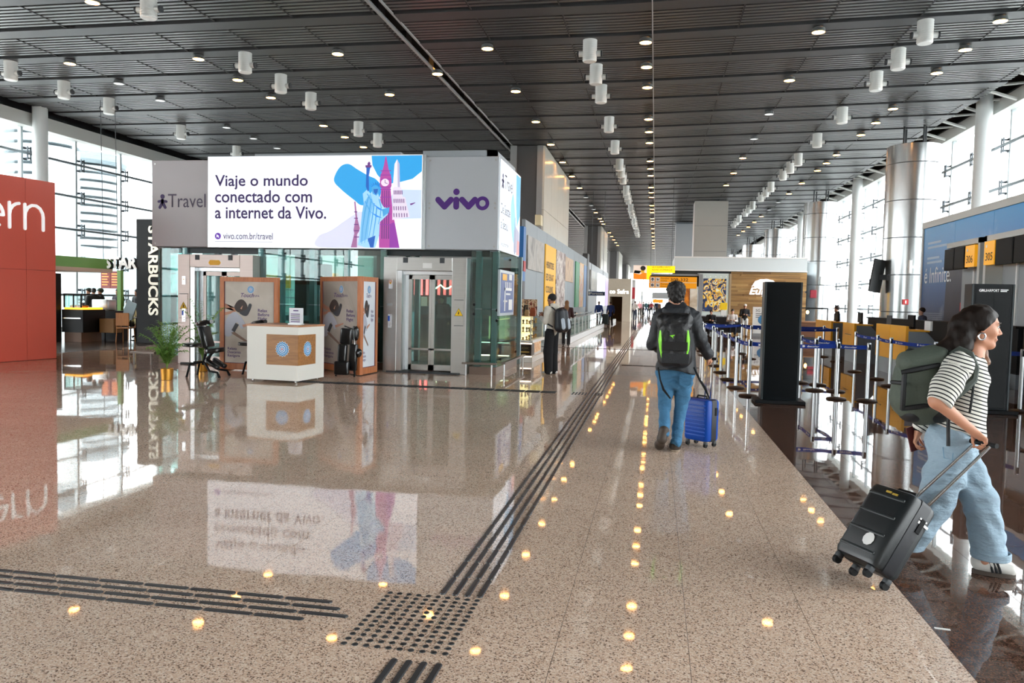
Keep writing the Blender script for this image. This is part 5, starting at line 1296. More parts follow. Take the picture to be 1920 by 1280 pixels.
ob('light_strip', MB().box((x0-0.13, y-0.31, 0.6), (x0-0.09, y-0.3, 1.75)), mat('warm_strip', 'ffcf90', 0.4, emit=2), bpy.data.objects['lit_pillar'], world=True)
# tables and chairs
M_orch = wood('chair_orange', 'b06a28', 'cc8438', 0.4, 3, 2)
def cafe_chair(loc, rz, lab, m):
    t = thing('cafe_chair', lab, 'chair', loc, rz, group='cafe chairs')
    ob('seat', MB().rbox((0, 0, 0.45), (0.42, 0.42, 0.04), 0.03), m, t)
    ob('backrest', MB().rbox((0, -0.2, 0.72), (0.42, 0.03, 0.40), 0.012), m, t)
    for x in (-0.18, 0.18):
        ob('leg', MB().tube([(x, -0.19, 0.8), (x, -0.19, 0.45), (x*1.08, -0.23, 0)], [0.018, 0.018, 0.013], 6), m, t)
        ob('leg', MB().tube([(x, 0.17, 0.44), (x*1.08, 0.2, 0)], [0.018, 0.013], 6), m, t)
    return t
def cafe_table(loc, lab):
    t = thing('cafe_table', lab, 'table', loc, group='cafe tables')
    ob('tabletop', MB().rbox((0, 0, 0.74), (0.62, 0.62, 0.03), 0.02), mat('table_brown', '5a4436', 0.35), t)
    ob('pedestal', MB().cyl((0, 0, 0.03), (0, 0, 0.73), 0.035, n=10), M_blackm, t)
    ob('foot', MB().lathe([(0.22, 0), (0.22, 0.015), (0.05, 0.035)], n=16), M_blackm, t, smooth=True)
p = fl(238, 641); cafe_chair((p.x, p.y-0.05, 0), 0.15, 'orange wooden cafe chair with its back to the hall', M_orch)
cafe_chair((-16.6, 23.7, 0), 2.0, 'dark wooden cafe chair tucked behind the tables', wood('chair_dark', '5c4230', '7a5a40', 0.4, 3, 2))
cafe_chair((-16.3, 25.2, 0), 3.3, 'wooden cafe chair on the far side of the tables', M_orch)
cafe_table((-16.6, 23.0, 0), 'small brown cafe table beside the black pillar'); cafe_table((-17.0, 24.9, 0), 'small brown cafe table nearer the pastry case')
t = thing('tablet_stand', 'tilted grey menu board on a stand in the cafe', 'menu stand', (-16.2, 22.4, 0))
M = TR(-16.35, 22.3, 1.0) @ Matrix.Rotation(math.radians(20), 4, 'Y')
ob('board', MB().box((-0.18, -0.02, -0.28), (0.18, 0.02, 0.28), M), mat('board_teal', '7f9aa2', 0.3), t, world=True)
ob('pole', MB().cyl((-16.35, 22.34, 0), (-16.35, 22.34, 0.9), 0.02, n=8), M_blackm, t, world=True)
M_box = mat('carton', 'b18a5c', 0.6)
t = thing('waste_unit', 'light wooden service unit standing between cafe tables', 'service unit', (-17.2, 22.3, 0))
ob('unit_box', MB().box((-17.2, 22.0, 0.28), (-16.7, 22.4, 0.72)), M_box, t, world=True, bevel=0.01)
for x in (-17.15, -16.75): ob('unit_leg', MB().cyl((x, 22.2, 0), (x, 22.2, 0.3), 0.02, n=8), M_blackm, t, world=True)

# =================================================================== OUTSIDE THE LEFT GLASS
M_conc = mat('pale_concrete', 'a9b4b8', 0.7); M_ring = mat('ramp_ring', '77868c', 0.7)
for n, (px_, d, r, h) in enumerate(((78, 60, 2.6, 9.6), (158, 74, 3.2, 8.6))):
    c = ray(px_, 300)*d
    t = thing('ramp_tower', ('left' if n == 0 else 'right')+' round ribbed building outside the left window wall', 'building', (c.x, c.y, -0.3), group='round buildings outside')
    ob('core', MB().cyl((c.x, c.y, -0.3), (c.x, c.y, h+5.0), r*0.7, n=32), M_ring, t, world=True, smooth=True)
    for k in range(12): ob('floor_ring', MB().lathe([(r*0.99, 0), (r, 0), (r, 0.5), (r*0.99, 0.5)], c=(c.x, c.y, 5.0+k*0.75), n=32), M_conc, t, world=True, smooth=True)
    ob('lower_block', MB().box((c.x-r, c.y-r*0.6, -0.3), (c.x+r, c.y+r, 5.0)), mat('block_teal', '8fa3a8', 0.6), t, world=True)
    ob('roof_ring', MB().lathe([(r*1.1, 0), (r*1.15, 0.3), (r*1.1, 1.0), (r*0.9, 1.1)], c=(c.x, c.y, h+4.6), n=32), M_ring, t, world=True, smooth=True)
c = ray(120, 300)*44
ob('outside_column', MB().cyl((c.x, c.y, -0.3), (c.x, c.y, 9.3), 0.75, n=32), mat('white_column', 'd6dcdd', 0.5), smooth=True, label='white round column standing outside the left window wall', cat='column')
0 and ob('outside_canopy', MB().box((c.x-40, c.y-70, 9.3), (c.x+6, c.y+50, 9.7)), M_trim, label='pale flat canopy roof above the outside column', cat='canopy')
# =================================================================== JEWELLERY KIOSK, BALUSTRADE
M_cream = mat('lit_cream', 'fff0c8', 0.4, emit=1.1, ecol='ffe2a0')
M_gloss_w = mat('kiosk_white', 'e6e4de', 0.25)
t = thing('jewellery_kiosk', 'lit jewellery display kiosk with glass shelves behind the lift kiosk', 'display kiosk', (-3.8, 20.9, 0))
KX0, KX1, KY0, KY1 = -4.6, -3.05, 19.8, 22.1
ob('plinth', MB().box((KX0, KY0, 0), (KX1, KY1, 0.14)), M_gloss_w, t, world=True, bevel=0.01)
ob('base', MB().box((KX0+0.08, KY0+0.1, 0.14), (KX1-0.1, KY1-0.1, 0.50)), M_gloss_w, t, world=True)
sg = ob('sign_box', MB().box((KX0+0.1, KY0+0.04, 0.17), (KX1-0.08, KY0+0.1, 0.47)).box((KX1-0.1, KY0+0.04, 0.17), (KX1-0.04, KY0+0.55, 0.47)), mat('sign_brown_dark', '2c211c', 0.3), t, world=True)
ob('glow_edge', MB().box((KX0+0.08, KY0+0.03, 0.475), (KX1-0.04, KY0+0.12, 0.49)).box((KX0+0.08, KY0+0.03, 0.15), (KX1-0.04, KY0+0.12, 0.165)), mat('glow_pinkish', 'ffe8d0', 0.4, emit=3), sg, world=True)
lettering('TUCHIC', (-3.42, KY0+0.04, 0.34), X_, Z_, 0.28, 0.055, mat('brass_text', '9a8a62', 0.3, 0.6), sg)
ob('gold_line', MB().box((-3.42, KY0+0.034, 0.255), (-3.14, KY0+0.04, 0.285)), mat('gold_line', 'c8a85c', 0.3), sg, world=True)
ob('side_picture', MB().box((KX1-0.1, KY0+0.7, 0.2), (KX1-0.09, KY1-0.2, 0.47)), photo_mat('kiosk_pic', ['f0d8b0', 'd89850', 'fff0d8'], 4, seed=9), t, world=True)
ob('mid_shelf', MB().box((KX0, KY0, 0.50), (KX1, KY1, 0.57)), M_gloss_w, t, world=True, bevel=0.005)
ob('lit_core', MB().box((KX0+0.3, KY0+0.45, 0.57), (KX1-0.3, KY1-0.4, 1.16)), M_cream, t, world=True)
gk = glass('case_glass_mat', 'f4f8f6', 0.05)
for z in (0.76, 0.97, 1.17): ob('glass_shelf', MB().box((KX0+0.05, KY0+0.06, z-0.008), (KX1-0.06, KY1-0.06, z+0.008)), gk, t, world=True)
ob('case_front', MB().box((KX0+0.05, KY0+0.05, 0.57), (KX1-0.06, KY0+0.058, 1.17)), gk, t, world=True); ob('case_side', MB().box((KX1-0.068, KY0+0.06, 0.57), (KX1-0.06, KY1-0.06, 1.17)), gk, t, world=True)
for x, y in ((KX1-0.07, KY0+0.07), (KX1-0.07, KY1-0.08), (KX0+0.07, KY0+0.07)): ob('case_post', MB().box((x-0.012, y-0.012, 0.57), (x+0.012, y+0.012, 1.17)), M_white, t, world=True)
jr = random.Random(4); jc = [mat('jewel_%d' % i, c, 0.3, 0.5) for i, c in enumerate(('c89a3c', '6a4a2a', 'e0b860', '2c2622', 'a87a40'))]
n = 0
for z in (0.57, 0.77, 0.98):
    for i in range(7):
        x = -3.72+i*0.095; h = jr.uniform(0.06, 0.14)
        ob('jewellery_stand', MB().lathe([(0.035, 0), (0.03, 0.01), (0.012, h*0.4), (0.034, h*0.75), (0.02, h)], c=(x, KY0+0.2, z+0.005), n=8), jc[n % 5], t, world=True, smooth=True); n += 1
    for i in range(4):
        h = jr.uniform(0.06, 0.13)
        ob('jewellery_stand', MB().lathe([(0.04, 0), (0.03, 0.01), (0.012, h*0.4), (0.036, h*0.75), (0.02, h)], c=(KX1-0.18, KY0+0.5+i*0.4, z+0.005), n=8), jc[n % 5], t, world=True, smooth=True); n += 1
# things laid out on top: bags and folded scarves, one object each
tops = (('brown', '6a3f2a'), ('yellow', 'd8b83a'), ('white', 'd8d4cc'), ('orange', 'd8803a'), ('purple', '6a3a5a'), ('black', '201e1e'), ('tan', 'b08a5c'), ('rust', '9a4a2a'))
for i, (c, hx_) in enumerate(tops):
    x = -3.95+i*0.115; y = KY0+0.25+0.28*(i % 3); s = 0.11+0.03*(i % 2); h = 0.17+0.06*(i % 3)
    tb = thing('handbag', 'small %s handbag on top of the jewellery kiosk' % c, 'handbag', (x, y, 1.178), group='handbags on the kiosk')
    mm = mat('bag_'+c, hx_, 0.45, var=0.25, vscale=20)
    ob('bag_body', MB().loft([[Vector((sx*s*w, sy*0.05*w, z)) for sx, sy in ((-0.5, -1), (0.5, -1), (0.5, 1), (-0.5, 1))] for z, w in ((0, 1), (h*0.6, 1.05), (h, 0.75))]), mm, tb, bevel=0.01)
    ob('bag_handle', MB().tube([(-s*0.3, 0, h*0.95), (-s*0.25, 0, h*1.5), (s*0.25, 0, h*1.5), (s*0.3, 0, h*0.95)], 0.008, 6), mm, tb)
t = thing('stand_mirror', 'dark picture frame rack on top of the jewellery kiosk', 'display rack', (-3.5, 21.4, 1.178))
ob('rack_board', MB().box((-3.9, 21.4, 1.178), (-3.2, 21.44, 1.62)), photo_mat('rack_mix', ['2a2422', '7a4a2e', 'd8c8b0', '8a2f2a', '2a2422'], 9, seed=2), t, world=True)
ob('rack_foot', MB().box((-3.9, 21.3, 1.178), (-3.2, 21.55, 1.19)), M_blackm, t, world=True)

# glass balustrade along the moving walkway
t = thing('glass_balustrade', 'glass balustrade with steel handrail beside the moving walkway', 'balustrade', (-3.3, 29, 0))
ob('kerb', MB().box((-3.95, 28.3, 0), (-3.1, 49, 0.24)), mat('kerb_pale', 'c4c6c6', 0.3), t, world=True, bevel=0.02)
for i in range(12):
    y = 28.5+i*1.68
    ob('glass_panel', MB().box((-3.21, y+0.03, 0.26), (-3.195, y+1.67, 0.92)), M_kglass, t, world=True)
    ob('post', MB().cyl((-3.2, y, 0.24), (-3.2, y, 0.94), 0.022, n=8), M_steel, t, world=True)
ob('handrail', MB().tube([(-3.2, 28.35, 0.24), (-3.2, 28.37, 0.9), (-3.2, 28.5, 0.955), (-3.2, 48.8, 0.955)], 0.032, 8), M_chrome, t, world=True, smooth=True)
ob('handrail', MB().tube([(-3.9, 28.35, 0.24), (-3.9, 28.37, 0.9), (-3.9, 28.5, 0.955), (-3.9, 48.8, 0.955)], 0.032, 8), M_chrome, t, world=True, smooth=True)
t = thing('glass_balustrade', 'farther glass balustrade of the moving walkway near the bank portal', 'balustrade', (-3.3, 52, 0))
ob('kerb', MB().box((-3.95, 56, 0), (-3.1, 64, 0.24)), mat('kerb_pale', 'c4c6c6'), t, world=True)
for i in range(4): ob('glass_panel', MB().box((-3.21, 56.2+i*1.8, 0.26), (-3.195, 57.95+i*1.8, 0.92)), M_kglass, t, world=True)
ob('handrail', MB().tube([(-3.2, 56, 0.955), (-3.2, 64, 0.955)], 0.032, 8), M_chrome, t, world=True, smooth=True)
for n, y in enumerate((44.0, 45.2, 46.4, 47.6)):
    t = thing('waiting_chair', 'black waiting chair against the shop wall, %s of four' % ORD[n], 'chair', (-4.55, y, 0), group='black chairs by the shop wall')
    ob('seat', MB().rbox((0, 0, 0.44), (0.46, 0.48, 0.06), 0.04), M_blackm, t); ob('backrest', MB().rbox((-0.22, 0, 0.72), (0.05, 0.48, 0.46), 0.02), M_blackm, t)
    for s in (-0.2, 0.2):
        for s2 in (-0.2, 0.2): ob('leg', MB().cyl((s, s2, 0), (s, s2, 0.42), 0.015, n=6), M_chrome, t)
# =================================================================== TOTEMS
M_tot = mat('totem_gloss', '080e11', 0.25, spec=0.12)
M_tote = mat('totem_edge', '20272b', 0.35, 0.3)
def totem(x0, x1, y, h, lab):
    t = thing('advert_totem', lab, 'totem', ((x0+x1)/2, y, 0))
    ob('base_plate', MB().box((x0-0.1, y-0.12, 0), (x1+0.1, y+0.42, 0.055)), M_blackm, t, world=True, bevel=0.01)
    ob('body', MB().box((x0+0.03, y, 0.055), (x1-0.03, y+0.28, h)), M_tot, t, world=True)
    for a, b in ((x0, x0+0.03), (x1-0.03, x1)): ob('edge_profile', MB().box((a, y-0.01, 0.055), (b, y+0.29, h)), M_tote, t, world=True, bevel=0.005)
    ob('screen', MB().box((x0+0.06, y-0.008, 0.1), (x1-0.06, y, h-0.06)), mat('totem_screen', '070b0e', 0.2, spec=0.12), t, world=True)
    return t
totem(1.75, 2.34, 13.4, 1.985, 'black advertising totem standing at the front of the queue')
t = totem(4.82, 5.43, 13.3, 2.005, 'black totem with white airport lettering behind the striped woman')
lettering('GRU', (4.92, 13.29, 1.885), X_, Z_, 0.11, 0.04, M_wl, t, bold=0.03, depth=0.004)
lettering('AIRPORT', (5.035, 13.29, 1.885), X_, Z_, 0.17, 0.04, M_wl, t, depth=0.004)
for i, w_l in enumerate((0.11, 0.09)): ob('text_line', MB().box((5.225, 13.286, 1.91-i*0.022), (5.225+w_l, 13.29, 1.922-i*0.022)), M_wl, t, world=True)

# =================================================================== QUEUE POSTS AND BELTS
ST = {1: (1.654, 14.264), 2: (1.565, 15.592), 3: (1.565, 17.231), 4: (1.55, 18.97), 5: (1.567, 20.93), 21: (1.62, 22.694), 20: (1.52, 25.103), 6: (3.028, 15.693), 7: (3.134, 14.358), 8: (3.401, 15.653), 9: (3.606, 14.251), 10: (4.918, 20.695), 11: (4.918, 18.736), 12: (5.30, 26.358), 13: (5.25, 24.264), 14: (3.303, 16.821), 15: (3.02, 17.163), 16: (2.807, 26.592), 17: (2.824, 24.185), 18: (4.77, 17.188), 19: (5.741, 13.652), 22: (1.58, 27.3), 23: (4.1, 26.5), 24: (5.1, 15.6)}
LINKS = [(1, 2), (2, 3), (3, 4), (4, 5), (5, 21), (21, 20), (1, 7), (7, 9), (15, 6), (6, 8), (14, 8), (10, 11), (11, 18), (18, 24), (12, 13), (20, 16), (16, 17), (16, 23), (23, 12), (17, 13), (22, 16), (19, 24)]
DESC = {1: 'at the front left corner of the queue, left of the black totem', 2: 'second on the left edge of the queue', 3: 'third on the left edge of the queue', 4: 'fourth on the left edge of the queue', 5: 'fifth on the left edge of the queue', 21: 'sixth on the left edge of the queue', 20: 'seventh on the left edge of the queue', 22: 'eighth and last on the left edge of the queue', 6: 'just right of the black totem, behind the front row', 7: 'in the front row right of the black totem', 8: 'right behind the front row post near the totem', 9: 'at the right end of the front row', 10: 'before the grey side of the second desk', 11: 'left of the nearest yellow desk', 18: 'before the nearest yellow desk, behind the green backpack', 24: 'hidden behind the striped woman', 12: 'farthest right before the farthest yellow desk', 13: 'before the farthest yellow desk, near its grey side', 14: 'in the second row behind the totem, right one', 15: 'in the second row behind the totem, left one', 16: 'in the back row before the coffee shop sofas', 17: 'one row ahead of the coffee shop sofas', 19: 'at the right edge of the picture', 23: 'in the middle of the back row'}
M_belt = mat('belt_blue', '12358f', 0.6, spec=0.2, var=0.1, vscale=30)
M_base = mat('post_base', '2a211e', 0.35)
lp = {'base': MB().lathe([(0.165, 0), (0.17, 0.012), (0.15, 0.03), (0.05, 0.042), (0.03, 0.05)], n=28).mesh('base', M_base, True),
      'pole': MB().cyl((0, 0, 0.04), (0, 0, 0.90), 0.034, n=16).mesh('pole', M_alu, True),
      'head': MB().lathe([(0.034, 0.88), (0.037, 0.885), (0.037, 0.985), (0.03, 0.998)], n=16).mesh('head', M_alu, True),
      'cassette': MB().box((-0.018, -0.042, 0.88), (0.018, 0.042, 0.975)).mesh('cassette', M_blackm)}
posts = {}
for k, (x, y) in ST.items():
    t = thing('queue_post', 'silver queue post '+DESC[k], 'queue post', (x, y, 0), group='retractable belt queue posts')
    for nm in ('base', 'pole', 'head', 'cassette'): ob(nm, lp[nm], None, t)
    posts[k] = t
for a, b in LINKS:
    A, B = Vector((*ST[a], 0)), Vector((*ST[b], 0)); d = B-A; L = d.length; d.normalize(); n = Vector((-d.y, d.x, 0))
    mb = MB(); rings = []
    N = 10
    for i in range(N+1):
        s = i/N; p = A+d*(0.036+s*(L-0.072)); sag = -0.05*L/2*4*s*(1-s)*0.5
        rings.append([p+n*0.0012+Z_*(0.955+sag), p-n*0.0012+Z_*(0.955+sag), p-n*0.0012+Z_*(0.885+sag), p+n*0.0012+Z_*(0.885+sag)])
    mb.loft(rings)
    bl = ob('belt', mb, M_belt, posts[a], world=True)
    # white mark and wordmark repeated along the belt
    ax = d if (d.cross(Z_)).y < 0 else -d
    if ax.cross(Z_).x*0+ax.cross(Z_).y > 0: ax = -ax
    if abs(d.y) > abs(d.x): ax = d if d.cross(Z_).x < 0 else -d      # receding belts face the walkway
    cnt_ = max(1, int(L/0.62))
    pm_ = MB()
    for i in range(cnt_):
        s = (i+0.5)/cnt_; sag = -0.05*L/2*4*s*(1-s)*0.5
        o = A+d*(s*L)+Z_*(0.903+sag)
        pm_.prism([(-0.24, 0), (-0.20, 0.0), (-0.185, 0.018), (-0.20, 0.036), (-0.24, 0.036), (-0.225, 0.018)], o, ax, Z_, 0.003)
    ob('belt_mark', pm_, M_white, bl, world=True, kind='stuff')
    if A.y < 21:
        for i in range(cnt_):
            s = (i+0.5)/cnt_; sag = -0.05*L/2*4*s*(1-s)*0.5
            lettering('decolar', A+d*(s*L)+Z_*(0.905+sag)-ax*0.15, ax, Z_, 0.20, 0.032, M_white, bl, depth=0.003, bold=0.01)

# =================================================================== CHECK-IN DESKS
M_yd = mat('desk_yellow', 'f2ab10', 0.4); M_dg = mat('desk_grey', '6f757a', 0.4, 0.2); M_dl = mat('desk_light', '9aa2a8', 0.35, 0.2)
for n, (y0, y1) in enumerate(((19.1, 21.55), (23.8, 25.2), (26.8, 29.3))):
    t = thing('checkin_desk', '%s yellow and grey check-in desk behind the queue' % ('nearest', 'middle', 'farthest')[n], 'check-in desk', (5.6, y0, 0), group='check-in desks')
    ob('base', MB().box((5.68, y0+0.05, 0), (6.9, y1-0.02, 0.4)), M_dl, t, world=True)
    nb = 2
    for i in range(nb):
        a, b = y0+(y1-y0)*i/nb, y0+(y1-y0)*(i+1)/nb
        ob('front_panel', MB().box((5.60, a+0.004, 0.39), (5.66, b-0.004, 1.2 if n == 0 else 1.14)), M_yd, t, world=True, bevel=0.006)
    ob('slot', MB().box((5.59, y0+0.35, 0.80), (5.60, y0+0.75, 0.815)).box((5.59, y1-0.75, 0.80), (5.60, y1-0.35, 0.815)), M_dgrey, t, world=True)
    ob('side_panel', MB().prism([(5.66, 0.0), (7.1, 0.0), (7.1, 0.6), (6.45, 0.62), (6.05, 1.06), (5.66, 1.08)], (0, y0+0.06, 0), X_, Z_, 0.06), M_dg, t, world=True)
    ob('worktop', MB().box((5.66, y0, 1.08), (6.1, y1, 1.12)), M_yd, t, world=True)
    ob('inner_unit', MB().box((5.66, y0+0.1, 0.4), (6.05, y1, 1.08)), M_dg, t, world=True)
    ob('scale_plate', MB().box((6.4, y0-1.2, 0.05), (7.15, y0, 0.3)), M_steel, t, world=True)
    mn = ob('screen', MB().box((5.9, y0+0.5, 1.16), (5.95, y0+0.95, 1.45)), M_blackm, t, world=True, bevel=0.01)
    ob('screen_stand', MB().box((5.9, y0+0.68, 1.12), (6.0, y0+0.78, 1.2)), M_blackm, mn, world=True)
t = thing('service_counter', 'long black back counter behind the yellow check-in desks', 'counter', (7.3, 23, 0))
ob('screen_wall', MB().box((7.25, 17.5, 0.3), (7.35, 29.0, 1.24)), M_blackm, t, world=True)
ob('ledge', MB().box((7.2, 17.5, 1.24), (7.6, 29.0, 1.28)), M_blackm, t, world=True)
ob('plinth', MB().box((7.25, 17.5, 0), (7.6, 29.0, 0.3)), M_dg, t, world=True)
ob('service_sign', MB().box((5.95, 18.6, 1.12), (5.99, 19.0, 1.33)), M_white, label='small white sign standing on the nearest check-in desk', cat='sign')
t = thing('laptop', 'grey laptop raised on the nearest check-in desk', 'laptop', (5.85, 20.9, 1.12))
ob('keyboard', MB().box((5.72, 20.7, 1.12), (5.98, 21.1, 1.14)), M_grey, t, world=True); ob('lid', MB().box((5.72, 20.7, 1.14), (5.74, 21.1, 1.42)), M_dgrey, t, world=True)

# =================================================================== MURAL WALL AND COUNTER SIGNS
QX = 8.6
mm = bpy.data.materials.new('mural_print'); mm.use_nodes = True
nt = mm.node_tree; bb = nt.nodes['Principled BSDF']
g_ = nt.nodes.new('ShaderNodeNewGeometry'); sp = nt.nodes.new('ShaderNodeSeparateXYZ'); nt.links.new(g_.outputs['Position'], sp.inputs[0])
rg = nt.nodes.new('ShaderNodeMapRange'); rg.inputs[1].default_value = 0; rg.inputs[2].default_value = 4.2; nt.links.new(sp.outputs[2], rg.inputs[0])
cr = nt.nodes.new('ShaderNodeValToRGB'); e = cr.color_ramp.elements
e[0].position = 0; e[0].color = lin('2b3450'); e[1].position = 1; e[1].color = lin('2e9ad8')
for p, c in ((0.3, '38445e'), (0.55, '2a62a0'), (0.8, '2a80c4')): x = e.new(p); x.color = lin(c)
nt.links.new(rg.outputs[0], cr.inputs[0])
nz = nt.nodes.new('ShaderNodeTexNoise'); nz.inputs['Scale'].default_value = 0.9; nz.inputs['Detail'].default_value = 6; nt.links.new(g_.outputs['Position'], nz.inputs['Vector'])
cr2 = nt.nodes.new('ShaderNodeValToRGB'); cr2.color_ramp.elements[0].position = 0.58; cr2.color_ramp.elements[1].position = 0.78
cr2.color_ramp.elements[0].color = (0, 0, 0, 1); cr2.color_ramp.elements[1].color = (0.45, 0.45, 0.45, 1); nt.links.new(nz.outputs[0], cr2.inputs[0])
mx = nt.nodes.new('ShaderNodeMix'); mx.data_type = 'RGBA'; nt.links.new(cr2.outputs[0], mx.inputs[0]); nt.links.new(cr.outputs[0], mx.inputs[6]); mx.inputs[7].default_value = lin('c8dcea')
nt.links.new(mx.outputs[2], bb.inputs['Base Color']); bb.inputs['Roughness'].default_value = 0.35
wr_ = ob('wall_right', MB().box((QX+0.06, 10.0, 0), (QX+0.35, 27.9, 4.2)), M_grey, kind='structure')
ys = [27.9, 25.2, 22.5, 19.8, 17.1, 14.4, 11.7]
for b, a in zip(ys[:-1], ys[1:]): ob('print_panel', MB().box((QX, a+0.006, 0.05), (QX+0.06, b-0.006, 4.2)), mm, wr_)
ob('trim_4', MB().box((QX-0.06, 10, 4.2), (QX+0.4, 27.95, 4.4)).box((QX-0.03, 27.9, 0), (QX+0.35, 28.02, 4.2)), M_trim, kind='structure')
NX = -Y_
def wl_text(s, y, z, w, h, m, nm='mural_lettering', bold=0.0): return lettering(s, (QX, y, z), NX, Z_, w, h, m, wr_, name=nm, depth=0.006, bold=bold)
wl_text('é Infinité.', 27.68, 2.42, 2.35, 0.50, mat('mural_white', 'e4ecf2', 0.4))
for z_, w_l in ((3.66, 1.2), (3.52, 1.7), (3.18, 1.1), (3.04, 1.35)): ob('mural_textline', MB().box((QX-0.004, 27.5-w_l, z_), (QX, 27.5, z_+0.07)), mat('mural_pale', '9fbcd6', 0.4), wr_)
for i in range(4): ob('mural_textline', MB().box((QX-0.004, 25.9, 1.45-i*0.06), (QX, 27.6, 1.475-i*0.06)), mat('mural_faint', '8090a4', 0.4), wr_)
fig = smooth_poly([(-25.6, 0.4), (-25.75, 1.8), (-25.6, 2.9), (-25.2, 3.35), (-24.95, 3.55), (-24.7, 3.2), (-24.3, 2.4), (-23.9, 1.8), (-23.6, 1.0), (-23.8, 0.3)], 5)
ob('mural_figure', MB().prism(fig, (QX, 0, 0), NX, Z_, 0.004), mat('mural_cloak', '2b3044', 0.4, var=0.3, vscale=2), wr_)
spl = smooth_poly([(-27.3, 0.4), (-27.2, 0.9), (-26.9, 1.1), (-26.6, 0.7), (-26.2, 0.8), (-25.9, 0.35)], 5)
ob('mural_splash', MB().prism(spl, (QX, 0, 0), NX, Z_, 0.005), photo_mat('splash', ['35506e', '7d93ac', 'c2cdd8', '44608a'], 5, seed=1), wr_)
ob('fire_sign', MB().box((QX-0.05, 24.2, 1.55), (QX, 24.4, 1.8)), mat('fire_red2', 'c01f24'), label='small red fire sign on the blue mural wall', cat='notice')
# counter frames 306 and 305
FX = 8.15
for (ya, yb, num, flip, lab) in ((24.9-0.6, 21.95, '306', False, 'counter sign unit with two dark screens and yellow 306 panel'), (21.7, 18.2, '305', True, 'counter sign unit with dark screens and yellow 305 panel')):
    t = thing('counter_sign', lab, 'counter sign', (FX, (ya+yb)/2, 0))
    ob('header', MB().box((FX-0.05, yb, 3.32), (QX, ya, 3.46)), M_trim, t, world=True)
    for y in ((yb,) if not flip else (ya-0.14,)): ob('side_post', MB().box((FX-0.05, y, 0), (QX, y+0.14, 3.46)), M_trim, t, world=True)
    ob('niche_panel', MB().box((QX-0.1, yb+0.15, 0), (QX-0.06, ya-0.1, 3.32)), M_grey, t, world=True)
    for yv in (ya-1.0, yb+1.0): ob('niche_strip', MB().box((QX-0.14, yv-0.04, 0), (QX-0.1, yv+0.04, 3.32)), M_white, t, world=True)
    if not flip:
        py0, py1 = 22.1, 22.72; mons = ((22.78, 23.5), (23.53, 24.25))
    else:
        py0, py1 = 20.9, 21.5; mons = ((19.9, 20.85), (18.8, 19.85))
    z0, z1 = (2.72, 3.28) if not flip else (2.72, 3.3)
    n_ = ob('number_panel', MB().box((FX-0.12, py0, z0), (FX-0.02, py1, z1)), mat('number_yellow', 'f0a815', 0.4, emit=0.25), t, world=True)
    lettering(num, (FX-0.12, py1-0.1, z0+0.1), NX, Z_, 0.42, 0.2, M_ink, n_, bold=0.01, depth=0.006)
    ob('arrow_mark', MB().prism(disc((0, 0), 0, 0, 0.04, 12), (FX-0.12, py1-0.14, z1-0.12), NX, Z_, 0.006), M_white, n_, world=True)
    for a, b in mons:
        s = ob('screen', MB().box((FX-0.12, a, z0-0.03), (FX-0.02, b, z1+0.0)), M_blackm, t, world=True, bevel=0.01)
        ob('screen_glass', MB().box((FX-0.125, a+0.03, z0), (FX-0.12, b-0.03, z1-0.03)), mat('dull_screen', '0b0d0f', 0.5, spec=0.15), s, world=True)
    ob('screen_beam', MB().box((FX-0.02, min(m[0] for m in mons+((py0, py1),)), 2.95), (FX+0.05, max(m[1] for m in mons+((py0, py1),)), 3.05)).box((FX-0.03, ya-0.5, 2.95), (QX-0.1, ya-0.4, 3.05)), M_dgrey, t, world=True)
q = fl(1767, 1179); ob('paper_scrap', MB().box((-0.036, -0.008, 0.0), (0.036, 0.008, 0.003)), M_white, loc=q, rotz=-0.1, label='small white paper scrap on the dark floor in the right foreground', cat='paper')
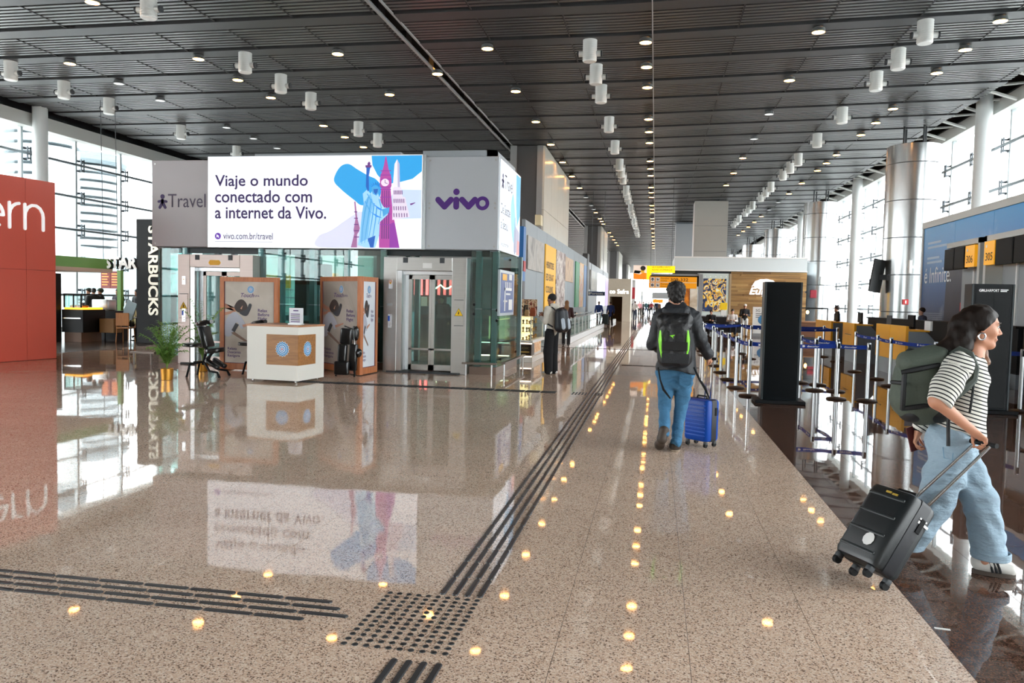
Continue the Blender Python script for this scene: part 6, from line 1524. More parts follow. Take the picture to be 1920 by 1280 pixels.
# =================================================================== SMOOTH BODY MODELLING (rounded cones blended into one surface)
V3 = lambda p: np.array([p[0], p[1], p[2]], float)
def cap(a, b, r0, r1=None, k=0.02, flat=None): return dict(t='c', a=V3(a), b=V3(b), r0=r0, r1=r0 if r1 is None else r1, k=k, flat=flat)
def ball(c, r, k=0.02, axes=None, sub=False): return dict(t='e', c=V3(c), r=np.array([r]*3 if not hasattr(r, '__len__') else r, float), k=k, A=np.eye(3) if axes is None else np.array([V3(x) for x in axes]), sub=sub)
def chain(pts, rs, k=0.02, flat=None): return [cap(pts[i], pts[i+1], rs[i], rs[i+1], k, flat) for i in range(len(pts)-1)]
def sdf_mesh(prims, h, post=None, noise=None):
    lo = np.full(3, 1e9); hi = np.full(3, -1e9)
    for p in prims:
        if p['t'] == 'c':
            R = max(p['r0'], p['r1'])*(max(1, p['flat'][1]) if p['flat'] else 1)+p['k']+0.01; pl_, ph_ = np.minimum(p['a'], p['b'])-R, np.maximum(p['a'], p['b'])+R
        else:
            R = p['r'].max()+p['k']+0.01; pl_, ph_ = p['c']-R, p['c']+R
        p['bb'] = (pl_, ph_)
        if not p.get('sub'): lo = np.minimum(lo, pl_); hi = np.maximum(hi, ph_)
    lo -= 2*h; n = np.ceil((hi+2*h-lo)/h).astype(int)+1
    D = np.full(n, 1.0, np.float32)
    ax = [lo[i]+h*np.arange(n[i]) for i in range(3)]
    for p in prims:
        i0 = np.clip(np.floor((p['bb'][0]-lo)/h).astype(int), 0, n-1); i1 = np.clip(np.ceil((p['bb'][1]-lo)/h).astype(int)+1, 1, n)
        if (i1 <= i0).any(): continue
        sl = tuple(slice(i0[i], i1[i]) for i in range(3))
        P = np.stack(np.meshgrid(ax[0][sl[0]], ax[1][sl[1]], ax[2][sl[2]], indexing='ij'), -1)
        if p['t'] == 'c':
            ab = p['b']-p['a']; L2 = max(ab@ab, 1e-12)
            t = np.clip(((P-p['a'])@ab)/L2, 0, 1); off = P-(p['a']+t[..., None]*ab)
            if p['flat']:
                f = V3(p['flat'][0]); f /= np.linalg.norm(f); c = off@f; off = off+f*(c*(1/p['flat'][1]-1))[..., None]
            d = np.sqrt((off**2).sum(-1))-(p['r0']+(p['r1']-p['r0'])*t)
        else:
            q = (P-p['c'])@p['A'].T/p['r']; d = (np.sqrt((q**2).sum(-1))-1)*p['r'].min()
        g = D[sl]; k = p['k']
        if p.get('sub'):
            d = -d; hh = np.clip(0.5-0.5*(g-d)/k, 0, 1) if k > 0 else (g < d); D[sl] = g*(1-hh)+d*hh+k*hh*(1-hh)
        else:
            hh = np.clip(0.5+0.5*(g-d)/k, 0, 1); D[sl] = g*(1-hh)+d*hh-k*hh*(1-hh)
    if post or noise:
        P = np.stack(np.meshgrid(*ax, indexing='ij'), -1)
        if noise and callable(noise): D = D+noise(P)
        elif noise: D = D+noise[0]*(np.sin(P[..., 0]*noise[1]+1.3)*np.sin(P[..., 1]*noise[1]*1.1)*np.sin(P[..., 2]*noise[1]*0.9))
        if post: D = post(P, D)
    return surface_nets(D, lo, h)
def surface_nets(D, lo, h):
    S = D < 0; nx, ny, nz = D.shape
    cs = np.zeros((nx-1, ny-1, nz-1), np.int8)
    for dx in (0, 1):
        for dy in (0, 1):
            for dz in (0, 1): cs += S[dx:nx-1+dx, dy:ny-1+dy, dz:nz-1+dz]
    I = np.argwhere((cs > 0) & (cs < 8))
    idx = np.full(cs.shape, -1, np.int64); idx[I[:, 0], I[:, 1], I[:, 2]] = np.arange(len(I))
    acc = np.zeros((len(I), 3)); cnt = np.zeros(len(I))
    cor = [(a, b, c) for a in (0, 1) for b in (0, 1) for c in (0, 1)]
    for a in cor:
        for ax in range(3):
            if a[ax]: continue
            b = list(a); b[ax] = 1
            da = D[I[:, 0]+a[0], I[:, 1]+a[1], I[:, 2]+a[2]]; db = D[I[:, 0]+b[0], I[:, 1]+b[1], I[:, 2]+b[2]]
            m = (da < 0) != (db < 0); t = np.where(m, da/np.where(m, da-db, 1), 0)
            pt = np.tile(np.array(a, float), (len(I), 1)); pt[:, ax] += t
            acc += pt*m[:, None]; cnt += m
    V = (I+acc/np.maximum(cnt, 1)[:, None])*h+lo
    Q = []
    for ax in range(3):
        sl0 = [slice(None)]*3; sl1 = [slice(None)]*3; sl0[ax] = slice(0, -1); sl1[ax] = slice(1, None)
        ch = S[tuple(sl0)] != S[tuple(sl1)]
        E = np.argwhere(ch); u, v = (ax+1) % 3, (ax+2) % 3
        E = E[(E[:, u] > 0) & (E[:, v] > 0) & (E[:, u] < D.shape[u]-1) & (E[:, v] < D.shape[v]-1)]
        def cell(du, dv):
            c = E.copy(); c[:, u] -= du; c[:, v] -= dv; return idx[c[:, 0], c[:, 1], c[:, 2]]
        q = np.stack([cell(1, 1), cell(0, 1), cell(0, 0), cell(1, 0)], 1)
        inside = S[E[:, 0], E[:, 1], E[:, 2]]
        q[~inside] = q[~inside][:, ::-1]
        Q.append(q)
    Q = np.concatenate(Q); Q = Q[(Q >= 0).all(1)]
    return V, Q
def np_mesh(name, V, Q, m, attr=None):
    me = bpy.data.meshes.new(name)
    me.vertices.add(len(V)); me.vertices.foreach_set('co', V.astype(np.float32).ravel())
    me.loops.add(Q.size); me.loops.foreach_set('vertex_index', Q.astype(np.int32).ravel())
    me.polygons.add(len(Q)); me.polygons.foreach_set('loop_start', (np.arange(len(Q))*4).astype(np.int32))
    me.polygons.foreach_set('use_smooth', np.ones(len(Q), bool))
    me.materials.append(m)
    if attr is not None:
        a = me.attributes.new('stripe', 'FLOAT', 'POINT'); a.data.foreach_set('value', attr.astype(np.float32))
    me.update(calc_edges=True)
    return me
def sd(name, prims, h, m, parent, post=None, noise=None, attr=None, world=True, label=None):
    V, Q = sdf_mesh(prims, h, post, noise)
    return ob(name, np_mesh(name, V, Q, m, attr(V) if attr else None), None, parent, world=world, label=label)
def nrm(v): v = V3(v); return v/np.linalg.norm(v)
def head_prims(c, F, U, s=1.0, face=True):
    c, F, U = V3(c), nrm(F), nrm(U); Rr = np.cross(F, U); Rr /= np.linalg.norm(Rr); U = np.cross(Rr, F)
    A = [Rr, F, U]; at = lambda r, f, u: c+s*(Rr*r+F*f+U*u)
    P = [ball(at(0, -0.014, 0.03), [0.074*s, 0.096*s, 0.09*s], 0.02*s, A), ball(at(0, 0.018, -0.036), [0.053*s, 0.066*s, 0.075*s], 0.03*s, A), ball(at(0, 0.069, -0.098), 0.019*s, 0.025*s)]
    P += [cap(at(-0.05, 0.0, -0.075), at(0, 0.052, -0.095), 0.014*s, 0.016*s, 0.03*s), cap(at(0.05, 0.0, -0.075), at(0, 0.052, -0.095), 0.014*s, 0.016*s, 0.03*s)]
    if face:
        P += [cap(at(0, 0.081, 0.020), at(0, 0.106, -0.022), 0.0065*s, 0.0095*s, 0.010*s), ball(at(0.011, 0.094, -0.029), 0.0085*s, 0.007*s), ball(at(-0.011, 0.094, -0.029), 0.0085*s, 0.007*s)]
        P += [cap(at(-0.034, 0.07, 0.032), at(0.034, 0.07, 0.032), 0.012*s, None, 0.015*s)]
        for sg in (-1, 1):
            P += [ball(at(sg*0.031, 0.097, 0.012), 0.016*s, 0.012*s, None, True), ball(at(sg*0.036, 0.056, -0.02), 0.020*s, 0.03*s)]
        P += [cap(at(-0.016, 0.080, -0.055), at(0.016, 0.080, -0.055), 0.0095*s, None, 0.007*s), cap(at(-0.013, 0.079, -0.068), at(0.013, 0.079, -0.068), 0.0095*s, None, 0.006*s)]
    for sg in (-1, 1): P += [ball(at(sg*0.076, -0.008, -0.004), [0.008*s, 0.016*s, 0.028*s], 0.006*s, A)]
    return P, at, A
def hand_prims(w, d, n, s=1.0, curl=0.5, side=1, thumb=0.6):
    """hand from wrist w along d, palm facing n; side +1 puts the thumb toward d x n"""
    w, d, n = V3(w), nrm(d), nrm(n); n = nrm(n-d*(n@d)); l = np.cross(d, n)*side
    P = [cap(w, w+d*0.03*s, 0.024*s, 0.03*s, 0.02*s, (n, 0.7)), cap(w+d*0.045*s-l*0.016*s, w+d*0.075*s-l*0.02*s, 0.022*s, 0.02*s, 0.015*s, (n, 0.62)), cap(w+d*0.045*s+l*0.016*s, w+d*0.078*s+l*0.018*s, 0.022*s, 0.02*s, 0.015*s, (n, 0.62))]
    for i, (o, L) in enumerate(((0.030, 0.072), (0.010, 0.080), (-0.011, 0.074), (-0.030, 0.058))):
        b = w+d*(0.088-0.004*abs(i-1))*s+l*o*s; a = curl*0.9; seg = (0.45, 0.32, 0.26); rad = 0.0092-0.0008*(i == 3)
        for j, q in enumerate(seg):
            dd = d*math.cos(a)+n*math.sin(a)+l*o*1.2*(1-j*0.5)*(1-min(curl, 1))
            e = b+nrm(dd)*L*q*s; P.append(cap(b, e, (rad-0.0008*j)*s, (rad-0.0008*(j+1))*s, 0.005*s)); b = e; a += curl
    tb = w+d*0.028*s+l*0.026*s; td = nrm(d*0.7+l*0.75+n*0.25*thumb)
    e1 = tb+td*0.038*s; e2 = e1+nrm(d*0.9+l*0.25+n*thumb)*0.032*s; e3 = e2+nrm(d*0.9-l*0.1+n*thumb*1.2)*0.024*s
    P += [cap(tb, e1, 0.014*s, 0.0115*s, 0.012*s), cap(e1, e2, 0.011*s, 0.0098*s, 0.006*s), cap(e2, e3, 0.0098*s, 0.0085*s, 0.005*s)]
    return P
def shoe_prims(heel, toe, up, w=0.04, h=0.05):
    heel, toe = V3(heel), V3(toe); up = nrm(up); L = toe-heel
    return [cap(heel+up*0.045, heel+L*0.35+up*0.05, w*0.95, w, 0.03), cap(heel+L*0.3+up*0.045, heel+L*0.9+up*0.03, w*1.05, w*0.72, 0.03)]
def folds(a, f, tilt=3.0):
    """soft cloth creases running across the limb"""
    def g(P):
        x, y, z = P[..., 0], P[..., 1], P[..., 2]
        w = np.sin(z*f+tilt*np.sin(x*11+y*7)+2.0*np.sin(x*23-z*9))
        return a*w*(0.55+0.45*np.sin(z*7.3+x*5+1.0))+a*0.5*np.sin(x*f*0.9+z*f*0.45+2*np.sin(y*13))
    return g
M_skin = mat('skin_light', 'c99a80', 0.5); M_skin2 = mat('skin_tan', 'b98565', 0.5)
def skin_like(c): return mat('skin_'+c, c, 0.5)
M_eye = mat('eye_dark', '20170f', 0.25)

# generic figure for the middle distance and beyond
def figure(name, lab, loc, face, H, top, bottom, hair, skin='c09078', shoes='25211f', pose='stand', h=0.03, long_hair=False, bag=None, cap_=None, arms=None, group=None, legwide=0.085, hem=0.0):
    """stands at loc facing angle face (0 = +y); pose stand / walk / sit"""
    s = H/1.75; t = thing(name, lab, 'person', loc, face, group)
    ms = skin_like(skin); Z = lambda x, y, z: (x*s, y*s, z*s)
    sh = [(-0.19, 0, 1.43), (0.19, 0, 1.43)]; pel = 0.95
    if pose == 'sit':
        hips = [(-0.1, 0, 0.5), (0.1, 0, 0.5)]; kn = [(-0.13, 0.42, 0.5), (0.13, 0.42, 0.5)]; an = [(-0.13, 0.40, 0.08), (0.13, 0.40, 0.08)]; dz = -0.43; lean = 0.08
    else:
        st = 0.16 if pose == 'walk' else 0.0
        hips = [(-0.095, 0, 0.92), (0.095, 0, 0.92)]; kn = [(-0.1, st*0.9+0.02, 0.5), (0.1, -st*0.3+0.03, 0.5)]; an = [(-0.1, st*1.3, 0.08), (0.1, -st*1.5, 0.10 if st else 0.08)]; dz = 0; lean = 0.0
    o = lambda p: Z(p[0], p[1]+lean*(p[2]-0.9)/0.5 if p[2] > 0.9 else p[1], p[2]+dz)
    ol = lambda p: Z(*p)
    neck, hc = o((0, 0.01, 1.5)), o((0, 0.035, 1.645))
    if arms == 'front': el = [(-0.24, 0.05, 1.15), (0.24, 0.05, 1.15)]; wr = [(-0.1, 0.28, 1.18), (0.1, 0.28, 1.2)]
    elif arms == 'phone': el = [(-0.23, 0.02, 1.15), (0.23, 0.04, 1.15)]; wr = [(-0.08, 0.26, 1.25), (0.08, 0.27, 1.28)]
    else: el = [(-0.25, -0.02, 1.14), (0.25, 0.0, 1.14)]; wr = [(-0.26, 0.08, 0.9), (0.26, 0.1, 0.9)]
    hp, at, A = head_prims(hc, (0, 1, -0.05 if pose != 'sit' else -0.3), (0, 0, 1), s, h < 0.02)
    body = hp+[cap(neck, o((0, 0, 1.42)), 0.052*s, 0.06*s, 0.03), cap(o((0, 0, 1.36)), o((0, 0, 1.0)), 0.12*s, 0.11*s, 0.05, ((0, 1, 0), 0.7))]
    for i in range(2):
        body += chain([o(sh[i]), o(el[i]), o(wr[i])], [0.045*s, 0.036*s, 0.026*s], 0.02)
        d = V3(o(wr[i]))-V3(o(el[i])); body += hand_prims(o(wr[i]), d, (1 if i == 0 else -1, 0.2, 0), s, 0.45, -1 if i == 0 else 1) if h <= 0.02 else [ball(V3(o(wr[i]))+nrm(d)*0.07*s, 0.045*s, 0.03)]
        body += chain([ol(hips[i]), ol(kn[i]), ol(an[i])], [0.07*s, 0.05*s, 0.035*s], 0.03)
    sd('body', body, h, ms, t, world=False)
    tp = [cap(o((0, 0, 1.38)), o((0, 0, 1.2)), 0.155*s, 0.145*s, 0.06, ((0, 1, 0), 0.72)), cap(o((0, 0, 1.2)), o((0, 0, 0.96+hem)), 0.145*s, 0.15*s, 0.05, ((0, 1, 0), 0.75)), cap(o(sh[0]), o(sh[1]), 0.065*s, None, 0.06)]
    for i in range(2): tp += chain([o(sh[i]), o(el[i]), tuple(V3(o(el[i]))*0.15+V3(o(wr[i]))*0.85)], [0.068*s, 0.056*s, 0.046*s], 0.03)
    sd('top', tp, h, mat('cloth_'+top, top, 0.8, var=0.15, vscale=8), t, world=False)
    tr = [cap(ol((0, 0.0, hips[0][2]+0.02)), ol((0, 0, hips[0][2]+0.05)), 0.13*s, 0.14*s, 0.05, ((0, 1, 0), 0.8))]
    for i in range(2): tr += chain([ol(hips[i]), ol(kn[i]), ol((an[i][0], an[i][1], an[i][2]+0.0))], [0.1*s, legwide*0.9*s, legwide*0.8*s], 0.03)
    sd('trousers', tr, h, mat('cloth_'+bottom, bottom, 0.85, var=0.15, vscale=8), t, world=False)
    for i in range(2):
        f = (0, 0.2, 0); sd('shoe', shoe_prims(V3(ol((an[i][0], an[i][1]-0.06, 0))), V3(ol((an[i][0], an[i][1]+0.17, 0))), (0, 0, 1), 0.04, 0.05), min(h, 0.02), mat('shoe_'+shoes, shoes, 0.5), t, world=False, post=lambda P, D: np.maximum(D, 0.002-P[..., 2]))
    hr = [ball(at(0, -0.022, 0.04), [0.085*s, 0.1*s, 0.092*s], 0.02, A), ball(at(0, 0.10, -0.045), [0.075*s, 0.075*s, 0.095*s], 0.01, A, True)]
    if long_hair: hr += chain([at(0, -0.07, 0.0), at(0, -0.12, -0.15), at(0, -0.175, -0.36)], [0.078*s, 0.085*s, 0.04*s], 0.04, (A[1], 0.55))
    sd('hair', hr, min(h, 0.016), mat('hair_'+hair, hair, 0.6), t, world=False)
    if cap_: sd('cap', [ball(at(0, -0.01, 0.06), [0.09*s, 0.105*s, 0.075*s], 0.01, A), cap(at(-0.03, 0.1, 0.05), at(0.03, 0.1, 0.05), 0.03*s, None, 0.02, (A[2], 0.35))], 0.014, mat('cap_'+cap_, cap_, 0.7), t, world=False, post=lambda P, D: np.maximum(D, V3(at(0, 0, 0.035))[2]-P[..., 2]))
    return t, o, s
# =================================================================== MAN WITH BACKPACK (seen from behind, walking away)
MY = 8.62
def m_(x, y, dy=0.0): return V3(atY(x, y, MY+dy))
def wrinkle_mat(name, col, rough=0.75, bump=0.35, bscale=9, var=0.12, vscale=5, stretch=None): return mat(name, col, rough, var=var, vscale=vscale, bump=bump, bscale=bscale, stretch=stretch, bdist=0.05)
man = thing('person', 'man in dark jacket and blue jeans walking away down the walkway', 'person', (0.2, MY, 0))
skin = skin_like('c0896c')
hc = m_(1267, 551.5); F = (-0.12, 1, -0.02); UP = (0, 0, 1)
hp, at, HA = head_prims(hc, F, UP, 1.03, True)
shL, shR = m_(1240, 596), m_(1298, 596)
elL, wrL = m_(1226, 643, 0.05), m_(1243, 655, 0.30)
elR, wrR = m_(1311, 634, 0.02), m_(1328, 664, 0.12)
hipL, hipR = m_(1248, 700), m_(1284, 700)
knL, anL = m_(1246, 762, 0.05), m_(1245, 812, -0.12)
knR, anR = m_(1276, 768, 0.10), m_(1268, 828, -0.02)
neck = m_(1267, 577)
body = hp+[cap(at(0, -0.02, -0.08), neck, 0.056, 0.062, 0.03), cap(neck, m_(1268, 690), 0.09, 0.085, 0.05, ((0, 1, 0), 0.7))]
for a, b, c in ((shL, elL, wrL), (shR, elR, wrR)): body += chain([a, b, c], [0.048, 0.038, 0.027], 0.03)
body += hand_prims(wrR, wrR-elR, (-0.6, 0.5, -0.2), 1.05, 0.85, -1) + hand_prims(wrL, wrL-elL, (0.9, 0.1, -0.3), 1.05, 0.5, 1)
for a, b, c in ((hipL, knL, anL), (hipR, knR, anR)): body += chain([a, b, c], [0.056, 0.045, 0.036], 0.012)
body += [cap(hipL, hipR, 0.062, None, 0.05)]
sd('body', body, 0.008, skin, man)
# curly short hair
sd('hair', [ball(at(0, -0.03, 0.045), [0.102, 0.112, 0.098], 0.02, HA), ball(at(0, -0.075, -0.03), [0.078, 0.05, 0.065], 0.03, HA), ball(at(0, 0.11, -0.06), [0.08, 0.085, 0.11], 0.01, HA, True), ball(at(0.085, 0.03, -0.045), [0.03, 0.035, 0.04], 0.01, HA, True), ball(at(-0.085, 0.03, -0.045), [0.03, 0.035, 0.04], 0.01, HA, True)], 0.0055, mat('curly_hair', '191513', 0.65, bump=0.8, bscale=70), man, noise=(0.010, 95))
g = MB()
for sg in (-1, 1): g.tube([Vector(at(sg*0.078, -0.01, 0.012)), Vector(at(sg*0.072, 0.09, 0.014))], 0.003, 6); g.tube([Vector(at(sg*0.036+0.028*math.cos(a), 0.105, 0.008+0.02*math.sin(a))) for a in [k*math.pi/6 for k in range(13)]], 0.0025, 6)
ob('glasses', g, M_blackm, man, world=True)
# jacket with hood and flared hem
jack = [cap(m_(1268, 603), m_(1268, 650), 0.20, 0.185, 0.06, ((0, 1, 0), 0.66)), cap(m_(1268, 650), m_(1268, 692), 0.185, 0.215, 0.06, ((0, 1, 0), 0.72)), cap(shL, shR, 0.085, None, 0.07)]
jack += [cap(m_(1258, 581, -0.03), m_(1278, 581, -0.03), 0.065, None, 0.04), cap(m_(1252, 590, -0.06), m_(1284, 590, -0.06), 0.06, 0.06, 0.05), cap(m_(1262, 574, 0.03), m_(1273, 574, 0.03), 0.06, None, 0.03)]
jack += chain([shL, elL, wrL], [0.09, 0.078, 0.06], 0.04)+chain([shR, elR, wrR], [0.09, 0.076, 0.060], 0.04)
zh = m_(1268, 697)[2]
jm_ = wrinkle_mat('jacket_cloth', '1c1f24', 0.6, 0.6, 7, 0.25, 4)
sd('jacket', jack, 0.008, jm_, man, noise=folds(0.006, 44), post=lambda P, D: np.maximum(D, zh+0.03*np.sin(P[..., 0]*9)-P[..., 2]))
sd('hood', [cap(m_(1252, 583, -0.07), m_(1283, 583, -0.07), 0.062, 0.062, 0.04), cap(m_(1260, 594, -0.10), m_(1276, 594, -0.10), 0.055, 0.055, 0.04), cap(m_(1256, 574, -0.02), m_(1279, 574, -0.02), 0.052, 0.052, 0.03)], 0.008, jm_, man, noise=(0.004, 40))
jeans = [cap(m_(1250, 696), m_(1284, 696), 0.112, None, 0.06, ((0, 1, 0), 0.9)), cap(m_(1262, 716), m_(1271, 716), 0.08, None, 0.05)]
jeans += chain([hipL, m_(1248, 735, 0.03), knL, m_(1246, 790, -0.05), anL], [0.098, 0.082, 0.064, 0.056, 0.058], 0.025) + chain([hipR, m_(1280, 738, 0.06), knR, m_(1271, 800, 0.03), anR], [0.100, 0.084, 0.066, 0.057, 0.060], 0.025)
dj = wrinkle_mat('denim_blue', '3b6c8e', 0.9, 0.5, 12, 0.3, 4, (1, 1, 2.2))
sd('jeans', jeans, 0.008, dj, man, noise=folds(0.005, 62))
ob('jeans_pocket', MB().prism([(-0.06, 0.06), (0.06, 0.06), (0.06, -0.05), (0, -0.08), (-0.06, -0.05)], Vector(m_(1285, 712, -0.13)), X_, Z_, 0.006), dj, man, world=True)
bt = mat('boot_brown', '3a2f26', 0.6, var=0.3, vscale=14)
hl, tl = m_(1241, 826, -0.14), m_(1236, 843, 0.06); tl[2] = 0.012
sd('boot', [cap(anL+np.array([0, 0, 0.03]), hl+np.array([0, 0, 0.03]), 0.055, 0.052, 0.03), cap(hl+np.array([0, 0.0, 0.01]), tl+np.array([0, 0, 0.045]), 0.047, 0.05, 0.03), cap(tl+np.array([0, -0.05, 0.045]), tl+np.array([0, 0.05, 0.035]), 0.05, 0.04, 0.03)], 0.008, bt, man, post=lambda P, D: np.maximum(D, 0.0-P[..., 2]))
hr_ = V3(fl(1265, 845)); sd('boot', [cap(anR, hr_+np.array([0, 0.02, 0.06]), 0.056, 0.055, 0.03)]+shoe_prims(hr_+np.array([0, -0.03, 0.0]), hr_+np.array([0.02, 0.24, 0.0]), (0, 0, 1), 0.052), 0.008, bt, man, post=lambda P, D: np.maximum(D, 0.0-P[..., 2]))
ob('boot_sole', MB().rbox((0, 0.10, 0.012), (0.095, 0.31, 0.024), 0.04, TR(hr_[0]+0.005, hr_[1]-0.02, 0)), mat('sole_tan', '8a7a66', 0.7), man, world=True)

# backpack
pk = thing('backpack', 'black roll-top backpack with green piping on the walking man', 'backpack', Vector(m_(1264, 640, -0.25)))
pkm = wrinkle_mat('pack_cloth', '1b1a1d', 0.55, 0.4, 14, 0.25, 5)
pa, pb_ = m_(1264, 612, -0.24), m_(1265, 672, -0.26)
sd('main_bag', [cap(m_(1252, 616, -0.23), m_(1252, 670, -0.24), 0.105, 0.11, 0.05, ((0, 1, 0), 1.15)), cap(m_(1277, 616, -0.23), m_(1278, 670, -0.24), 0.105, 0.11, 0.05, ((0, 1, 0), 1.15))], 0.008, pkm, pk, noise=(0.003, 40))
sd('roll_top', [cap(m_(1245, 601, -0.24), m_(1286, 601, -0.24), 0.082, 0.078, 0.05), cap(m_(1247, 612, -0.26), m_(1284, 612, -0.26), 0.07, None, 0.04)], 0.008, wrinkle_mat('roll_cloth', '141416', 0.45, 0.5, 12, 0.3, 6), pk, noise=(0.006, 45))
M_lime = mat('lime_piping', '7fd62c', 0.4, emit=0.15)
for xs in ((1238, 1237.5, 1238.5, 1241), (1290, 1290.5, 1290, 1287)):
    pts = [Vector(m_(x, y, -0.355)) for x, y in zip(xs, (619, 637, 655, 672))]
    ob('green_piping', MB().tube(pts, [0.007, 0.017, 0.012, 0.004], 8), M_lime, pk, world=True, smooth=True)
c = Vector(m_(1260, 631, -0.375)); ob('logo_mark', MB().prism([(-0.025, 0.012), (0.03, 0.02), (0.02, 0.008), (0.008, 0.004), (0.015, -0.02), (0.0, -0.004)], c, X_, Z_, 0.004), M_lime, pk, world=True)
ob('webbing_panel', MB().rbox(tuple(m_(1265, 649, -0.372)), (0.26, 0.012, 0.09), 0.005), mat('pack_panel', '0b0b0d', 0.5), pk, world=True)
ob('mesh_pocket', MB().rbox(tuple(m_(1266, 672, -0.375)), (0.28, 0.012, 0.10), 0.005), mat('pack_mesh', '202226', 0.8, bump=0.9, bscale=160), pk, world=True)
for x0, x1 in ((1243, 1241), (1288, 1293)): ob('shoulder_strap', MB().tube([Vector(m_(x1, 604, -0.2)), Vector(m_((x0+x1)/2+2*(1 if x1 > 1260 else -1), 588, -0.1)), Vector(m_(x1, 585, 0.04)), Vector(m_(x1, 600, 0.17)), Vector(m_(x1, 645, 0.18)), Vector(m_(x0, 668, -0.1))], 0.017, 8), pkm, pk, world=True, smooth=True)
ob('hanging_strap', MB().tube([Vector(m_(1234, 688, -0.2)), Vector(m_(1238, 712, -0.2)), Vector(m_(1244, 730, -0.2)), Vector(m_(1257, 747, -0.2))], [0.008, 0.008, 0.014, 0.008], 6), M_blackm, pk, world=True)
ob('hanging_strap', MB().tube([Vector(m_(1301, 688, -0.2)), Vector(m_(1312, 712, -0.2)), Vector(m_(1322, 727, -0.2)), Vector(m_(1330, 747, -0.2))], [0.01, 0.012, 0.015, 0.007], 6), M_blackm, pk, world=True)

# blue cabin suitcase
def suitcase(name, lab, base, M, W, D, H, m, m2, ribs, handle_len, wheels, hm):
    """local frame: x width, y depth (handle side +y), z up from the floor"""
    t = thing(name, lab, 'suitcase', base)
    z0 = 0.065
    ob('shell', MB().rbox((0, 0, z0+H/2), (W, D, H), 0.055, M, 5), m, t, world=True, smooth=True)
    for i in range(ribs):
        z = z0+H*(0.14+0.72*i/(ribs-1))
        ob('rib', MB().rbox((0, -D/2, z), (W*0.8, 0.012, H*0.035), 0.005, M), m2, t, world=True, smooth=True)
    ob('zip_band', MB().rbox((0, 0.005, z0+H/2), (W+0.006, 0.018, H+0.006), 0.05, M, 5), mat('zip_dark', '14161c', 0.5), t, world=True, smooth=True)
    ob('lock', MB().rbox((W/2+0.004, 0.03, z0+H*0.72), (0.012, 0.035, 0.09), 0.004, M), M_blackm, t, world=True)
    ob('carry_handle', MB().tube([M @ Vector((-0.07, 0, z0+H)), M @ Vector((-0.06, 0, z0+H+0.03)), M @ Vector((0.06, 0, z0+H+0.03)), M @ Vector((0.07, 0, z0+H))], 0.011, 8), M_blackm, t, world=True, smooth=True)
    for sx in (-1, 1):
        for sy in (-1, 1):
            c = (sx*(W/2-0.045), sy*(D/2-0.04), 0.026)
            w_ = ob('wheel', MB().cyl(M @ Vector((c[0]-0.013, c[1], c[2])), M @ Vector((c[0]+0.013, c[1], c[2])), 0.026, n=16), M_blackm, t, world=True, smooth=True)
            ob('wheel_fork', MB().rbox((c[0], c[1], 0.052), (0.04, 0.045, 0.035), 0.012, M), m2 if False else M_dgrey, w_, world=True, smooth=True)
    if handle_len:
        hb = D/2-0.03
        for sx in (-1, 1): ob('handle_rod', MB().cyl(M @ Vector((sx*W*0.26, hb, z0+H-0.02)), M @ Vector((sx*W*0.26, hb, z0+H+handle_len)), 0.0095, n=10), hm, t, world=True, smooth=True)
        ob('handle_grip', MB().tube([M @ Vector((-W*0.3, hb, z0+H+handle_len)), M @ Vector((W*0.3, hb, z0+H+handle_len))], 0.016, 10), M_blackm, t, world=True, smooth=True)
    return t
sb_ = fl(1314, 836); ms_ = TR(sb_.x, sb_.y+0.04, 0) @ RZ(math.radians(-42))
bs = suitcase('suitcase', 'bright blue ribbed cabin suitcase beside the walking man', (sb_.x, sb_.y, 0), ms_, 0.34, 0.23, 0.47, mat('suit_blue', '003f98', 0.4, spec=0.3), mat('suit_blue_rib', '0a4cab', 0.4, spec=0.3), 9, 0, 4, M_alu)
hp_ = Vector(wrR)+Vector((0.03, 0.03, -0.05))
for dx in (-0.03, 0.03): ob('handle_rod', MB().cyl((sb_.x+0.06+dx, sb_.y+0.10, 0.52), (hp_.x+dx, hp_.y, hp_.z), 0.0085, n=10), M_chrome, bs, world=True, smooth=True)
ob('handle_grip', MB().tube([hp_+Vector((-0.06, 0, 0)), hp_+Vector((0.06, 0, 0))], 0.015, 10), M_blackm, bs, world=True, smooth=True)

# =================================================================== WOMAN PULLING A BLACK SUITCASE
WY = 5.1
def w_(x, y, dy=0.0): return V3(atY(x, y, WY+dy))
wom = thing('person', 'woman in striped shirt and light jeans pulling a black suitcase', 'person', (2.0, WY, 0))
wsk = skin_like('c98f72')
F = np.array([1.0, -0.10, -0.10]); hc = w_(1840, 614); hp, at, HA = head_prims(hc, F, (0.12, 0, 1), 1.0, True)
neck = w_(1822, 668); chest = w_(1806, 705); belly = w_(1800, 765); pelv = w_(1786, 822)
shR, shL = w_(1797, 686, -0.16), w_(1812, 690, 0.17)
elR, wrR = w_(1757, 752, -0.25), w_(1822, 806, -0.24)
elL, wrL = w_(1745, 760, 0.22), w_(1723, 806, 0.20)
hipR, hipL = w_(1788, 838, -0.05), w_(1786, 838, 0.11)
knF, anF = w_(1838, 940, 0.05), w_(1846, 1050, 0.03)
knB, anB = w_(1752, 945, 0.03), w_(1700, 1020, 0.06)
body = hp+[cap(at(0, -0.025, -0.08), neck, 0.046, 0.05, 0.03), cap(neck, chest, 0.06, 0.10, 0.05), cap(chest, belly, 0.105, 0.095, 0.06, ((1, 0, 0), 0.85)), cap(belly, pelv, 0.095, 0.125, 0.06), cap(shR, shL, 0.045, None, 0.04)]
body += chain([shR, elR, wrR], [0.048, 0.041, 0.026], 0.03)+chain([shL, elL, wrL], [0.048, 0.038, 0.026], 0.03)
